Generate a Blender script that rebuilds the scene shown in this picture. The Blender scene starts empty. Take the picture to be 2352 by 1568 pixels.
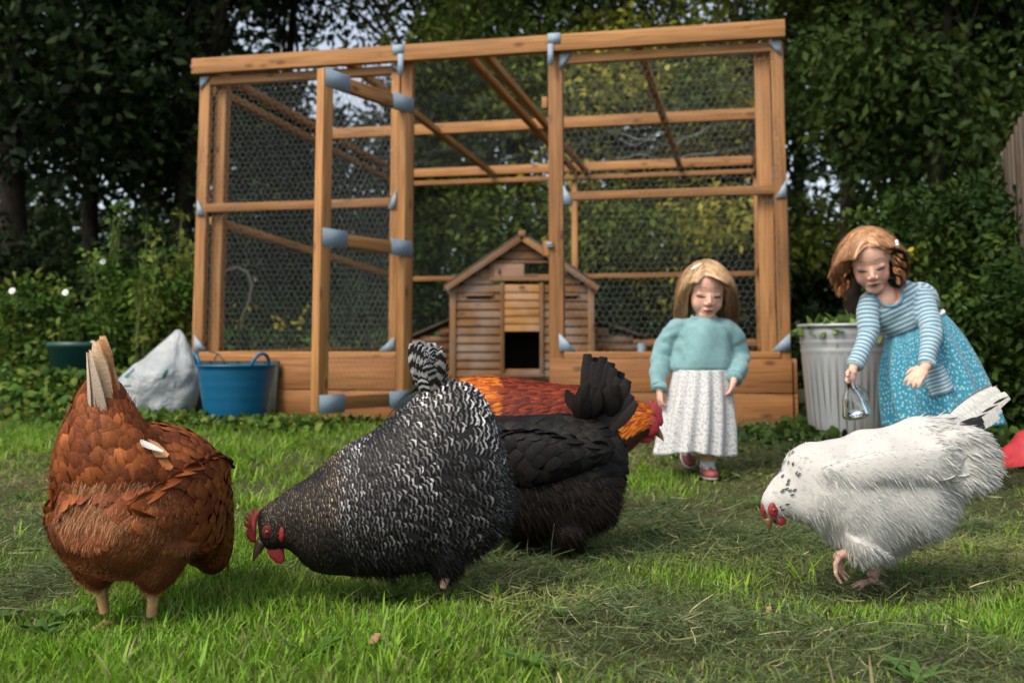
import bpy, math, random
import numpy as np
from mathutils import Vector, Matrix, noise
R = math.radians
random.seed(11)
RNG = np.random.default_rng(11)
scn = bpy.context.scene

# ------------------------------------------------------------------ camera, sky, sun, exposure
FPX = 2287.0                      # focal length in pixels of a 2352 px wide picture (35 mm lens)
PITCH = R(5.7)
CAM_Z = 0.46
SHIFT_Y = -0.0867
cam_d = bpy.data.cameras.new('camera')
cam = bpy.data.objects.new('camera', cam_d)
scn.collection.objects.link(cam)
cam.location = (0, 0, CAM_Z)
cam.rotation_euler = (R(90) + PITCH, 0, 0)
cam_d.sensor_width = 36.0
cam_d.lens = 35.0
cam_d.shift_y = SHIFT_Y
cam_d.clip_start = 0.05
cam_d.clip_end = 400
cam_d.dof.use_dof = True
cam_d.dof.focus_distance = 1.9
cam_d.dof.aperture_fstop = 4.5
scn.camera = cam

SUN_EL, SUN_AZ = R(50), R(222)    # azimuth measured from +Y towards +X: behind the camera, to its left
wd = bpy.data.worlds.new('World'); scn.world = wd; wd.use_nodes = True
wnt = wd.node_tree
bg = wnt.nodes['Background']
sky = wnt.nodes.new('ShaderNodeTexSky')
sky.sky_type = 'NISHITA'; sky.sun_disc = False
sky.sun_elevation = SUN_EL; sky.sun_rotation = SUN_AZ
sky.dust_density = 3.0; sky.air_density = 1.0; sky.ozone_density = 1.2
hz = wnt.nodes.new('ShaderNodeHueSaturation'); hz.inputs['Saturation'].default_value = .50     # thin overcast veil
wnt.links.new(sky.outputs[0], hz.inputs['Color']); wnt.links.new(hz.outputs[0], bg.inputs['Color'])
bg.inputs['Strength'].default_value = 0.13
sd = bpy.data.lights.new('sun', 'SUN'); so = bpy.data.objects.new('sun', sd)
scn.collection.objects.link(so)
sd.energy = 1.4; sd.angle = R(22); sd.color = (1.0, 0.86, 0.68)
sdir = Vector((math.sin(SUN_AZ) * math.cos(SUN_EL), math.cos(SUN_AZ) * math.cos(SUN_EL), math.sin(SUN_EL)))
so.rotation_euler = sdir.to_track_quat('Z', 'Y').to_euler()
so.location = (-4, -6, 9)
scn.view_settings.view_transform = 'Standard'
scn.view_settings.look = 'None'
scn.view_settings.exposure = 0.88
scn.view_settings.gamma = 1.0
scn.cycles.use_denoising = True
scn.cycles.max_bounces = 6
scn.cycles.diffuse_bounces = 3
scn.cycles.glossy_bounces = 2
scn.cycles.transmission_bounces = 6
scn.cycles.transparent_max_bounces = 6
scn.cycles.caustics_reflective = False
scn.cycles.caustics_refractive = False

# ------------------------------------------------------------------ helpers
ct, st = math.cos(PITCH), math.sin(PITCH)
def at(px, py, Y):
    """world point at depth Y under a pixel of the 2352 x 1568 view of the photograph"""
    u = (px - 1176) / FPX
    v = (784 - py) / FPX + SHIFT_Y * 2352 / FPX
    d = np.array([u, ct - v * st, st + v * ct])
    return np.array([0, 0, CAM_Z]) + d * (Y / d[1])
def ground(x, y):
    """height of the lawn and the bank behind it"""
    x = np.asarray(x, float); y = np.asarray(y, float)
    t = np.clip((y - 3.2) / 1.7, 0, 1); t = t * t * (3 - 2 * t)
    z = 0.11 * t + 0.035 * np.clip(y - 4.9, 0, 40)
    t2 = np.clip((y - 5.6) / 1.2, 0, 1) * np.clip((-1.9 - x) / .6, 0, 1)
    z = z + 0.06 * t2
    z = z + 0.006 * np.sin(x * 5.1 + 1.3 * y) * np.sin(y * 4.3 - x) + .004 * np.sin(x * 13) * np.sin(y * 11 + 2 * x)
    return z
def nrm(a):
    a = np.asarray(a, float)
    return a / np.maximum(np.linalg.norm(a, axis=-1, keepdims=True), 1e-9)
def snoise(P, s=1.0, seed=0.0):
    """smooth value noise for arrays of points, about -1..1"""
    P = np.asarray(P, float) * s + seed
    o = np.zeros(P.shape[:-1])
    for k, (a, b, c) in enumerate(((1, .7, .4), (-.6, 1.1, .8), (.5, -.9, 1.2), (1.3, .2, -.8), (-.9, -.7, .9))):
        o += np.sin(P[..., 0] * a + P[..., 1] * b + P[..., 2] * c + k * 1.7 + 1.3 * np.sin(P[..., 0] * b * .8 - P[..., 1] * c + k))
    return o / 3.2

ORG = {}
def _org(parent, org):
    if parent is not None:
        return ORG[parent.name]
    return np.zeros(3) if org is None else np.asarray(org, float)
def mk(name, V, F, mat, parent=None, org=None, smooth=False, uv=None, col=None, mats=None, fmat=None):
    """link one mesh object; V in world space; F an (m,k) array or a list of tuples; uv per loop; col per vertex (rgba)"""
    V = np.asarray(V, float).reshape(-1, 3)
    o3 = _org(parent, org)
    me = bpy.data.meshes.new(name)
    if isinstance(F, np.ndarray):
        loops = F.astype(np.int32).ravel(); k = F.shape[1]; m = F.shape[0]
        starts = np.arange(m, dtype=np.int32) * k
    else:
        loops = np.array([i for f in F for i in f], dtype=np.int32); m = len(F)
        lens = np.array([len(f) for f in F], dtype=np.int32)
        starts = np.concatenate([[0], np.cumsum(lens)[:-1]]).astype(np.int32)
    me.vertices.add(len(V)); me.vertices.foreach_set('co', (V - o3).astype(np.float32).ravel())
    me.loops.add(len(loops)); me.loops.foreach_set('vertex_index', loops)
    me.polygons.add(m); me.polygons.foreach_set('loop_start', starts)
    me.update(calc_edges=True)
    if uv is not None:
        l = me.uv_layers.new(name='UVMap'); l.data.foreach_set('uv', np.asarray(uv, np.float32).ravel())
    if col is not None:
        a = me.color_attributes.new('col', 'FLOAT_COLOR', 'POINT')
        c = np.asarray(col, np.float32)
        if c.shape[1] == 3: c = np.hstack([c, np.ones((len(c), 1), np.float32)])
        a.data.foreach_set('color', c.ravel())
    if smooth: me.polygons.foreach_set('use_smooth', np.ones(m, bool))
    for mm in (mats or [mat]): me.materials.append(mm)
    if fmat is not None: me.polygons.foreach_set('material_index', np.asarray(fmat, np.int32))
    me.validate()
    o = bpy.data.objects.new(name, me); scn.collection.objects.link(o)
    if parent is not None: o.parent = parent
    else: o.location = o3
    ORG[o.name] = o3
    return o
def empty(name, loc, parent=None):
    o = bpy.data.objects.new(name, None); scn.collection.objects.link(o)
    o.empty_display_size = .1
    loc = np.asarray(loc, float)
    if parent is not None:
        o.parent = parent; ORG[o.name] = ORG[parent.name]
    else:
        o.location = loc; ORG[o.name] = loc
    return o
def tag(o, label=None, cat=None, group=None, kind=None):
    if label: o['label'] = label
    if cat: o['category'] = cat
    if group: o['group'] = group
    if kind: o['kind'] = kind
    return o

class MB:
    """collects shapes for one mesh object"""
    def __init__(s): s.V = []; s.F = []; s.U = []; s.C = []; s.n = 0
    def add(s, V, F, U=None, col=(1, 1, 1, 1)):
        V = np.asarray(V, float).reshape(-1, 3)
        for f in F: s.F.append(tuple(int(i) + s.n for i in f))
        s.V.append(V); s.n += len(V)
        if U is None: U = [(0., 0.)] * sum(len(f) for f in F)
        s.U += list(U)
        c = np.asarray(col, float)
        s.C.append(np.tile(c, (len(V), 1)) if c.ndim == 1 else c)
        return s
    def hexa(s, c, x, y, z, col=(1, 1, 1, 1)):
        """box from centre and three half-axis vectors; uv runs in metres along x (u) and round it (v)"""
        c, x, y, z = (np.asarray(a, float) for a in (c, x, y, z))
        V = [c + i * x + j * y + k * z for i in (-1, 1) for j in (-1, 1) for k in (-1, 1)]
        F = [(0, 1, 3, 2), (4, 6, 7, 5), (0, 4, 5, 1), (2, 3, 7, 6), (0, 2, 6, 4), (1, 5, 7, 3)]
        lx, ly, lz = (2 * np.linalg.norm(a) for a in (x, y, z))
        r = random.random() * 40; q = random.random() * 40
        U = [(r, q), (r, q + lz), (r + ly, q + lz), (r + ly, q)]
        U += [(r, q), (r + ly, q), (r + ly, q + lz), (r, q + lz)]
        U += [(r, q), (r + lx, q), (r + lx, q + lz), (r, q + lz)]
        U += [(r, q + 1), (r, q + lz + 1), (r + lx, q + lz + 1), (r + lx, q + 1)]
        U += [(r, q + 2), (r, q + ly + 2), (r + lx, q + ly + 2), (r + lx, q + 2)]
        U += [(r, q + 3), (r + lx, q + 3), (r + lx, q + ly + 3), (r, q + ly + 3)]
        return s.add(V, F, U, col)
    def bar(s, p0, p1, w, h, up=(0, 0, 1), col=(1, 1, 1, 1)):
        """timber from p0 to p1 (centre line); h along up, w across"""
        p0 = np.asarray(p0, float); p1 = np.asarray(p1, float)
        x = (p1 - p0) / 2; d = nrm(x)
        y = nrm(np.cross(np.asarray(up, float), d)); z = np.cross(d, y)
        return s.hexa((p0 + p1) / 2, x, y * w / 2, z * h / 2, col)
    def tube(s, P, r, n=10, cap=True, col=(1, 1, 1, 1), flat=None):
        P = np.asarray(P, float); m = len(P)
        r = np.broadcast_to(np.asarray(r, float), (m,))
        T = nrm(np.gradient(P, axis=0))
        a = np.array([0, 0, 1.]) if abs(T[0][2]) < .9 else np.array([1., 0, 0])
        V = []; X = nrm(np.cross(a, T[0]))
        for i in range(m):
            X = nrm(X - T[i] * np.dot(X, T[i])); Y = np.cross(T[i], X)
            for k in range(n):
                t = 2 * math.pi * k / n
                V.append(P[i] + r[i] * (math.cos(t) * X + math.sin(t) * Y))
        F = [(i * n + k, i * n + (k + 1) % n, (i + 1) * n + (k + 1) % n, (i + 1) * n + k) for i in range(m - 1) for k in range(n)]
        if cap:
            F.append(tuple(range(n - 1, -1, -1))); F.append(tuple((m - 1) * n + k for k in range(n)))
        return s.add(V, F, None, col)
    def ring_loft(s, rings, cap=(True, True), col=(1, 1, 1, 1)):
        """rings: (m, n, 3) closed loops"""
        rings = np.asarray(rings, float); m, n, _ = rings.shape
        F = [(i * n + k, i * n + (k + 1) % n, (i + 1) * n + (k + 1) % n, (i + 1) * n + k) for i in range(m - 1) for k in range(n)]
        U = [(kk / n, ii / (m - 1)) for i in range(m - 1) for k in range(n) for kk, ii in ((k, i), (k + 1, i), (k + 1, i + 1), (k, i + 1))]
        if cap[0]: F.append(tuple(range(n - 1, -1, -1))); U += [(0, 0)] * n
        if cap[1]: F.append(tuple((m - 1) * n + k for k in range(n))); U += [(0, 1)] * n
        return s.add(rings.reshape(-1, 3), F, U, col)
    def lathe(s, c, prof, n=32, col=(1, 1, 1, 1), sx=1., sy=1., cap=(False, False)):
        """prof: (radius, z) list about a vertical axis at c"""
        c = np.asarray(c, float)
        t = np.arange(n) * 2 * math.pi / n
        rings = [np.stack([c[0] + r * sx * np.cos(t), c[1] + r * sy * np.sin(t), np.full(n, c[2] + z)], 1) for r, z in prof]
        return s.ring_loft(rings, cap, col)
    def ell(s, c, r, M=None, n=16, m=10, col=(1, 1, 1, 1)):
        """ellipsoid; M: 3x3 axes as columns"""
        c = np.asarray(c, float); r = np.asarray(r, float) if np.ndim(r) else np.array([r, r, r])
        M = np.eye(3) if M is None else np.asarray(M)
        V = [(0, 0, 1)]
        for i in range(1, m):
            p = math.pi * i / m
            V += [(math.sin(p) * math.cos(2 * math.pi * k / n), math.sin(p) * math.sin(2 * math.pi * k / n), math.cos(p)) for k in range(n)]
        V.append((0, 0, -1))
        V = (np.array(V) * r) @ M.T + c
        F = [(0, 1 + k, 1 + (k + 1) % n) for k in range(n)]
        for i in range(m - 2):
            a = 1 + i * n
            F += [(a + k, a + n + k, a + n + (k + 1) % n, a + (k + 1) % n) for k in range(n)]
        b = len(V) - 1; a = 1 + (m - 2) * n
        F += [(b, a + (k + 1) % n, a + k) for k in range(n)]
        return s.add(V, F, None, col)
    def build(s, name, mat, parent=None, org=None, smooth=False, bevel=0, col=False):
        V = np.concatenate(s.V)
        o = mk(name, V, s.F, mat, parent, org, smooth, s.U, np.concatenate(s.C) if col else None)
        if bevel:
            b = o.modifiers.new('bevel', 'BEVEL'); b.width = bevel; b.segments = 2; b.limit_method = 'ANGLE'
        return o

def fuse(mb, voxel, smooth=3, fac=.5):
    """union of the closed shapes in mb as one continuous surface; returns V, F"""
    me = bpy.data.meshes.new('tmp'); V = np.concatenate(mb.V)
    me.from_pydata(V.tolist(), [], mb.F); me.update()
    o = bpy.data.objects.new('tmp', me); scn.collection.objects.link(o)
    m = o.modifiers.new('r', 'REMESH'); m.mode = 'VOXEL'; m.voxel_size = voxel
    if smooth:
        m = o.modifiers.new('s', 'SMOOTH'); m.factor = fac; m.iterations = smooth
    dg = bpy.context.evaluated_depsgraph_get()
    e = o.evaluated_get(dg); em = e.to_mesh()
    v = np.empty(len(em.vertices) * 3, np.float32); em.vertices.foreach_get('co', v)
    n = len(em.polygons); lt = np.empty(n, np.int32); em.polygons.foreach_get('loop_total', lt)
    li = np.empty(len(em.loops), np.int32); em.loops.foreach_get('vertex_index', li)
    e.to_mesh_clear()
    if (lt == 4).all(): F = li.reshape(-1, 4)
    else:
        F = []; k = 0
        for q in lt: F.append(tuple(li[k:k + q])); k += q
    bpy.data.objects.remove(o); bpy.data.meshes.remove(me)
    return v.reshape(-1, 3).astype(float), F
def vnormals(V, F):
    F = np.asarray([f if len(f) == 4 else (*f, f[-1]) for f in F]) if not isinstance(F, np.ndarray) else F
    fn = np.cross(V[F[:, 2]] - V[F[:, 0]], V[F[:, 3]] - V[F[:, 1]])
    N = np.zeros_like(V)
    for k in range(F.shape[1]): np.add.at(N, F[:, k], fn)
    return nrm(N)

def cards(P, D, N, L, W, prof, lift=None, camber=0., cols=3, bend=None):
    """many small blades: base P, direction D, normal N, length L, width W; prof = width along the blade.
    returns V, F(quads), uv(per loop), rows*cols"""
    P, D, N = (np.asarray(a, float) for a in (P, D, N))
    n = len(P); Rr = len(prof)
    L = np.broadcast_to(np.asarray(L, float), (n,)); W = np.broadcast_to(np.asarray(W, float), (n,))
    D = nrm(D); S = nrm(np.cross(D, N)); N = np.cross(S, D)
    lift = lift if lift is not None else [0.] * Rr
    V = np.zeros((n, Rr, cols, 3))
    for r in range(Rr):
        t = r / (Rr - 1)
        c = P + D * (L * t)[:, None] + N * (L * lift[r])[:, None]
        if bend is not None: c = c + bend * ((L * t * t)[:, None])
        for k in range(cols):
            q = (k / (cols - 1)) * 2 - 1
            V[:, r, k] = c + S * (W * prof[r] * .5 * q)[:, None] - N * (camber * W * prof[r] * q * q)[:, None]
    base = (np.arange(n) * Rr * cols)[:, None]
    fs = []; us = []
    for r in range(Rr - 1):
        for k in range(cols - 1):
            a = r * cols + k
            fs.append(np.array([a, a + 1, a + cols + 1, a + cols]))
            us.append([(k / (cols - 1), r / (Rr - 1)), ((k + 1) / (cols - 1), r / (Rr - 1)), ((k + 1) / (cols - 1), (r + 1) / (Rr - 1)), (k / (cols - 1), (r + 1) / (Rr - 1))])
    F = (base[:, :, None] + np.array(fs)[None]).reshape(-1, 4)
    U = np.tile(np.array(us).reshape(1, -1, 2), (n, 1, 1)).reshape(-1, 2)
    return V.reshape(-1, 3), F, U, Rr * cols
class NP:
    """collects card arrays for one mesh"""
    def __init__(s): s.V = []; s.F = []; s.U = []; s.C = []; s.n = 0
    def add(s, V, F, U, col, per):
        s.V.append(V); s.F.append(F + s.n); s.U.append(U); s.n += len(V)
        col = np.asarray(col, float)
        s.C.append(np.repeat(col, per, axis=0))
    def build(s, name, mat, parent=None, org=None, smooth=True):
        return mk(name, np.concatenate(s.V), np.concatenate(s.F), mat, parent, org, smooth, np.concatenate(s.U), np.concatenate(s.C))

# ------------------------------------------------------------------ materials
def newmat(name, rough=.6, spec=.5):
    m = bpy.data.materials.new(name); m.use_nodes = True
    nt = m.node_tree; b = nt.nodes['Principled BSDF']
    b.inputs['Roughness'].default_value = rough
    b.inputs['Specular IOR Level'].default_value = spec
    return m, nt, b
def nd(nt, typ, ins=None, **props):
    n = nt.nodes.new('ShaderNode' + typ)
    for k, v in props.items(): setattr(n, k, v)
    for k, v in (ins or {}).items():
        if hasattr(v, 'is_output') or isinstance(v, bpy.types.NodeSocket): nt.links.new(v, n.inputs[k])
        else: n.inputs[k].default_value = v
    return n
def mixc(nt, fac, a, b, mode='MIX'):
    n = nt.nodes.new('ShaderNodeMix'); n.data_type = 'RGBA'; n.blend_type = mode
    for i, v in ((0, fac), (6, a), (7, b)):
        if isinstance(v, bpy.types.NodeSocket): nt.links.new(v, n.inputs[i])
        else: n.inputs[i].default_value = v if i == 0 else (*v[:3], 1)
    return n.outputs[2]
def math_(nt, op, a, b=0., c=0.):
    n = nt.nodes.new('ShaderNodeMath'); n.operation = op
    for i, v in enumerate((a, b, c)):
        if isinstance(v, bpy.types.NodeSocket): nt.links.new(v, n.inputs[i])
        else: n.inputs[i].default_value = v
    return n.outputs[0]
def ramp(nt, fac, stops):
    n = nt.nodes.new('ShaderNodeValToRGB'); e = n.color_ramp.elements
    while len(e) < len(stops): e.new(.5)
    for i, (p, c) in enumerate(stops): e[i].position = p; e[i].color = (*c[:3], 1) if len(c) >= 3 else (c[0], c[0], c[0], 1)
    nt.links.new(fac, n.inputs[0]); return n.outputs[0]
def bump(nt, b, h, strength=.3, dist=.01):
    n = nd(nt, 'Bump', {'Height': h, 'Strength': strength, 'Distance': dist})
    nt.links.new(n.outputs[0], b.inputs['Normal'])
def mat_plain(name, c, rough=.6, spec=.5, var=.15, scale=8., metal=0., bmp=0., coord='Object'):
    m, nt, b = newmat(name, rough, spec)
    tc = nd(nt, 'TexCoord'); n = nd(nt, 'TexNoise', {'Vector': tc.outputs[coord], 'Scale': scale, 'Detail': 5.})
    c = np.array(c); lo = c * (1 - var); hi = np.minimum(c * (1 + var), 1)
    nt.links.new(ramp(nt, n.outputs[0], [(.3, lo), (.7, hi)]), b.inputs['Base Color'])
    b.inputs['Metallic'].default_value = metal
    if bmp:
        n2 = nd(nt, 'TexNoise', {'Vector': tc.outputs[coord], 'Scale': scale * 6, 'Detail': 4.})
        bump(nt, b, n2.outputs[0], bmp, .005)
    return m
def mat_attr(name, rough=.6, spec=.4, trans=0., noise_s=0., noise_amt=.2, bmp=0., bscale=60., sss=0.):
    """colour from the 'col' attribute; trans: share of light that passes through (leaves)"""
    m, nt, b = newmat(name, rough, spec)
    a = nd(nt, 'Attribute', attribute_name='col'); c = a.outputs['Color']
    tc = nd(nt, 'TexCoord')
    if noise_s:
        n = nd(nt, 'TexNoise', {'Vector': tc.outputs['Object'], 'Scale': noise_s, 'Detail': 4.})
        c = mixc(nt, 1., c, ramp(nt, n.outputs[0], [(.3, (1 - noise_amt,) * 3), (.7, (1 + noise_amt,) * 3)]), 'MULTIPLY')
    nt.links.new(c, b.inputs['Base Color'])
    if bmp:
        n = nd(nt, 'TexNoise', {'Vector': tc.outputs['Object'], 'Scale': bscale, 'Detail': 3.}); bump(nt, b, n.outputs[0], bmp, .004)
    if sss:
        b.inputs['Subsurface Weight'].default_value = sss
        b.inputs['Subsurface Radius'].default_value = (.012, .005, .003); b.inputs['Subsurface Scale'].default_value = 1.
    if trans:
        t = nd(nt, 'BsdfTranslucent', {'Color': c}); mx = nd(nt, 'MixShader', {0: trans})
        nt.links.new(b.outputs[0], mx.inputs[1]); nt.links.new(t.outputs[0], mx.inputs[2])
        nt.links.new(mx.outputs[0], nt.nodes['Material Output'].inputs[0])
    return m
def mat_wood(name, a, b_, dark, rough=.65, knots=True, grain=1., weather=None):
    """sawn timber: grain runs along uv.x (metres)"""
    m, nt, b = newmat(name, rough, .3)
    tc = nd(nt, 'TexCoord')
    mp = nd(nt, 'Mapping', {'Vector': tc.outputs['UV'], 'Scale': (3., 70. * grain, 1.)})
    n = nd(nt, 'TexNoise', {'Vector': mp.outputs[0], 'Scale': 1., 'Detail': 6., 'Distortion': .6})
    c = ramp(nt, n.outputs[0], [(.3, b_), (.55, a), (.75, np.array(a) * 1.12)])
    mp2 = nd(nt, 'Mapping', {'Vector': tc.outputs['UV'], 'Scale': (1.2, 6., 1.)})
    n2 = nd(nt, 'TexNoise', {'Vector': mp2.outputs[0], 'Scale': 1.6, 'Detail': 3.})
    c = mixc(nt, 1., c, ramp(nt, n2.outputs[0], [(.3, (.74, .7, .68)), (.7, (1.12, 1.1, 1.06))]), 'MULTIPLY')
    if knots:
        mp3 = nd(nt, 'Mapping', {'Vector': tc.outputs['UV'], 'Scale': (5., 11., 1.)})
        v = nd(nt, 'TexVoronoi', {'Vector': mp3.outputs[0], 'Scale': 1., 'Randomness': 1.})
        f = ramp(nt, v.outputs['Distance'], [(.07, (.9, .9, .9)), (.20, (0, 0, 0))])
        c = mixc(nt, f, c, dark)
    oi = nd(nt, 'ObjectInfo'); c = mixc(nt, 1., c, ramp(nt, oi.outputs['Random'], [(0., (.66, .63, .60)), (.5, (.98, .97, .96)), (1., (1.22, 1.22, 1.20))]), 'MULTIPLY')
    nb_ = nd(nt, 'TexNoise', {'Vector': tc.outputs['Object'], 'Scale': 2.2, 'Detail': 6.}); c = mixc(nt, ramp(nt, nb_.outputs[0], [(.5, (0, 0, 0)), (.75, (.35, .35, .35))]), c, np.array(a) * .55 + np.array([.03, .03, .03]))
    if weather is not None:
        n3 = nd(nt, 'TexNoise', {'Vector': tc.outputs['Object'], 'Scale': 5., 'Detail': 5.})
        c = mixc(nt, ramp(nt, n3.outputs[0], [(.42, (0, 0, 0)), (.7, (.7, .7, .7))]), c, weather)
    nt.links.new(c, b.inputs['Base Color'])
    bump(nt, b, n.outputs[0], .25, .002)
    return m
# ------------------------------------------------------------------ ground and lawn
def ground_sheet():
    xs = np.unique(np.concatenate([np.linspace(-90, -5, 20), np.linspace(-5, 5, 121), np.linspace(5, 90, 20)]))
    ys = np.unique(np.concatenate([np.linspace(-60, 0, 12), np.linspace(0, 9, 121), np.linspace(9, 150, 24)]))
    X, Y = np.meshgrid(xs, ys); Z = ground(X, np.clip(Y, -60, 45))
    V = np.stack([X, Y, Z], -1).reshape(-1, 3); nx = len(xs); ny = len(ys)
    i = (np.arange(ny - 1)[:, None] * nx + np.arange(nx - 1)[None]).ravel()
    F = np.stack([i, i + 1, i + nx + 1, i + nx], 1)
    m, nt, b = newmat('soil', .95, .1)
    tc = nd(nt, 'TexCoord')
    n = nd(nt, 'TexNoise', {'Vector': tc.outputs['Object'], 'Scale': 3., 'Detail': 8.})
    n2 = nd(nt, 'TexNoise', {'Vector': tc.outputs['Object'], 'Scale': 45., 'Detail': 6.})
    c = ramp(nt, n.outputs[0], [(.35, (.04, .055, .016)), (.55, (.05, .056, .022)), (.72, (.085, .062, .036))])
    c = mixc(nt, .6, c, ramp(nt, n2.outputs[0], [(.3, (.02, .02, .01)), (.7, (.12, .11, .05))]))
    nt.links.new(c, b.inputs['Base Color']); bump(nt, b, n2.outputs[0], .6, .02)
    tag(mk('ground', V, F, m, smooth=True), kind='structure')
ground_sheet()

_lush = [  # px, py in the photograph, half sizes, strength: where the lawn is thick (+) or covered by cut grass (-)
    (420, 1480, 620, 110, 1.0), (560, 1260, 130, 150, .7), (330, 1010, 520, 55, .9), (1250, 1290, 130, 40, .5),
    (1560, 1320, 240, 38, .45), (2050, 1400, 330, 34, .6), (1000, 1440, 260, 60, .8), (2320, 1480, 90, 60, .5), (1500, 1120, 120, 30, .6), (620, 1060, 160, 50, .5),
    (1560, 1440, 380, 55, -1.0), (2080, 1490, 260, 50, -.8), (150, 1320, 90, 60, -1.1), (1200, 1330, 130, 30, -.6),
    (1620, 1190, 220, 45, -.7), (2230, 1290, 160, 40, -.9), (60, 1120, 120, 40, -.8), (560, 1120, 140, 22, -.6), (1700, 1020, 480, 60, -1.3), (2150, 1150, 300, 50, -.5)]
_lw = []
for px, py, rx, ry, s in _lush:
    Y = CAM_Z * FPX / (py - 810); X = (px - 1176) / FPX * Y
    Ya = CAM_Z * FPX / (py + ry - 810); Yb = CAM_Z * FPX / max(py - ry - 810, 60)
    _lw.append((X, Y, rx / FPX * Y, max((Yb - Ya) / 2, .05), s))
def lush(x, y):
    v = .14 + .36 * snoise(np.stack([x * 1.2, y * 2.0, 0 * x], -1), 2.6, 3.1) + .30 * snoise(np.stack([x, y * 1.6, 0 * x], -1), 7.5, 9.1)
    for X, Y, rx, ry, s in _lw: v = v + s * np.exp(-(((x - X) / rx) ** 2 + ((y - Y) / ry) ** 2))
    return v
def scatter_field(n, y0, y1, p=2.0, margin=.62):
    """points on the lawn the camera can see (and a margin), denser close to it"""
    y = y0 * (y1 / y0) ** (RNG.random(n) ** p if p != 1 else RNG.random(n))
    x = (RNG.random(n) * 2 - 1) * (y * margin + .15)
    return x, y
_feet = [((551 + 850 * .4336 - 1176) / FPX * 1.85, 1.83), ((2005 - 1176) / FPX * 1.9, 1.88), ((312 - 1176) / FPX * 1.76, 1.72), ((1250 - 1176) / FPX * 2.3, 2.24)]
def trodden(x, y):
    """grass is pressed down where the birds stand"""
    f = np.ones_like(x)
    for a, b in _feet: f = f * (1 - .62 * np.exp(-((x - a) / .17) ** 2 - ((y - b) / .13) ** 2))
    return f
def make_grass():
    g = NP()
    for n, y0, y1 in ((95000, 1.15, 2.6), (80000, 2.3, 5.2)):
        u = RNG.random(n); y = np.sqrt(y0 ** 2 + u * (y1 ** 2 - y0 ** 2))
        x = (RNG.random(n) * 2 - 1) * (y * .62 + .15)
        l = lush(x, y); keep = (RNG.random(n) < np.clip(.46 + l * .62, .18, 1)) & ~((y > 4.35) & (RNG.random(n) < np.clip((y - 4.5) * 1.2, 0, .75)) & (x > -.5))
        x, y, l = x[keep], y[keep], l[keep]; n = len(x)
        P = np.stack([x, y, ground(x, y) - .003], 1)
        az = RNG.random(n) * 2 * np.pi; tilt = np.abs(RNG.normal(0, .38, n)) + .06
        D = np.stack([np.cos(az) * np.sin(tilt), np.sin(az) * np.sin(tilt), np.cos(tilt)], 1)
        N = np.stack([np.cos(az + RNG.normal(0, .9, n)), np.sin(az + RNG.normal(0, .9, n)), np.full(n, .15)], 1)
        L = (.014 + .021 * np.clip(l + .35, 0, 1.1)) * (.6 + .8 * RNG.random(n)) * trodden(x, y); W = (.0022 + .0022 * RNG.random(n)) * (1 + .25 * (y > 2.6))
        bend = np.stack([np.cos(az) * .35, np.sin(az) * .35, np.full(n, -.12)], 1) * (RNG.random(n) * 1.2)[:, None]
        V, F, U, per = cards(P, D, N, L, W, [.8, 1, .75, .12], cols=2, bend=bend)
        b = np.clip(.5 + .45 * l, 0, 1)[:, None]
        c = (1 - b) * np.array([.22, .27, .06]) + b * np.array([.165, .325, .022])
        c = c * (.6 + .75 * RNG.random((n, 1)))
        yel = RNG.random(n) < .10 + .14 * (l < .1)
        c[yel] = np.array([.27, .25, .11]) * (.6 + .6 * RNG.random((yel.sum(), 1)))
        g.add(V, F, U, c, per)
    o = g.build('grass', mat_attr('grass_blade', .5, .35, trans=.35), smooth=False)
    tag(o, 'thick green lawn grass across the foreground', 'grass', kind='stuff')
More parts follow.
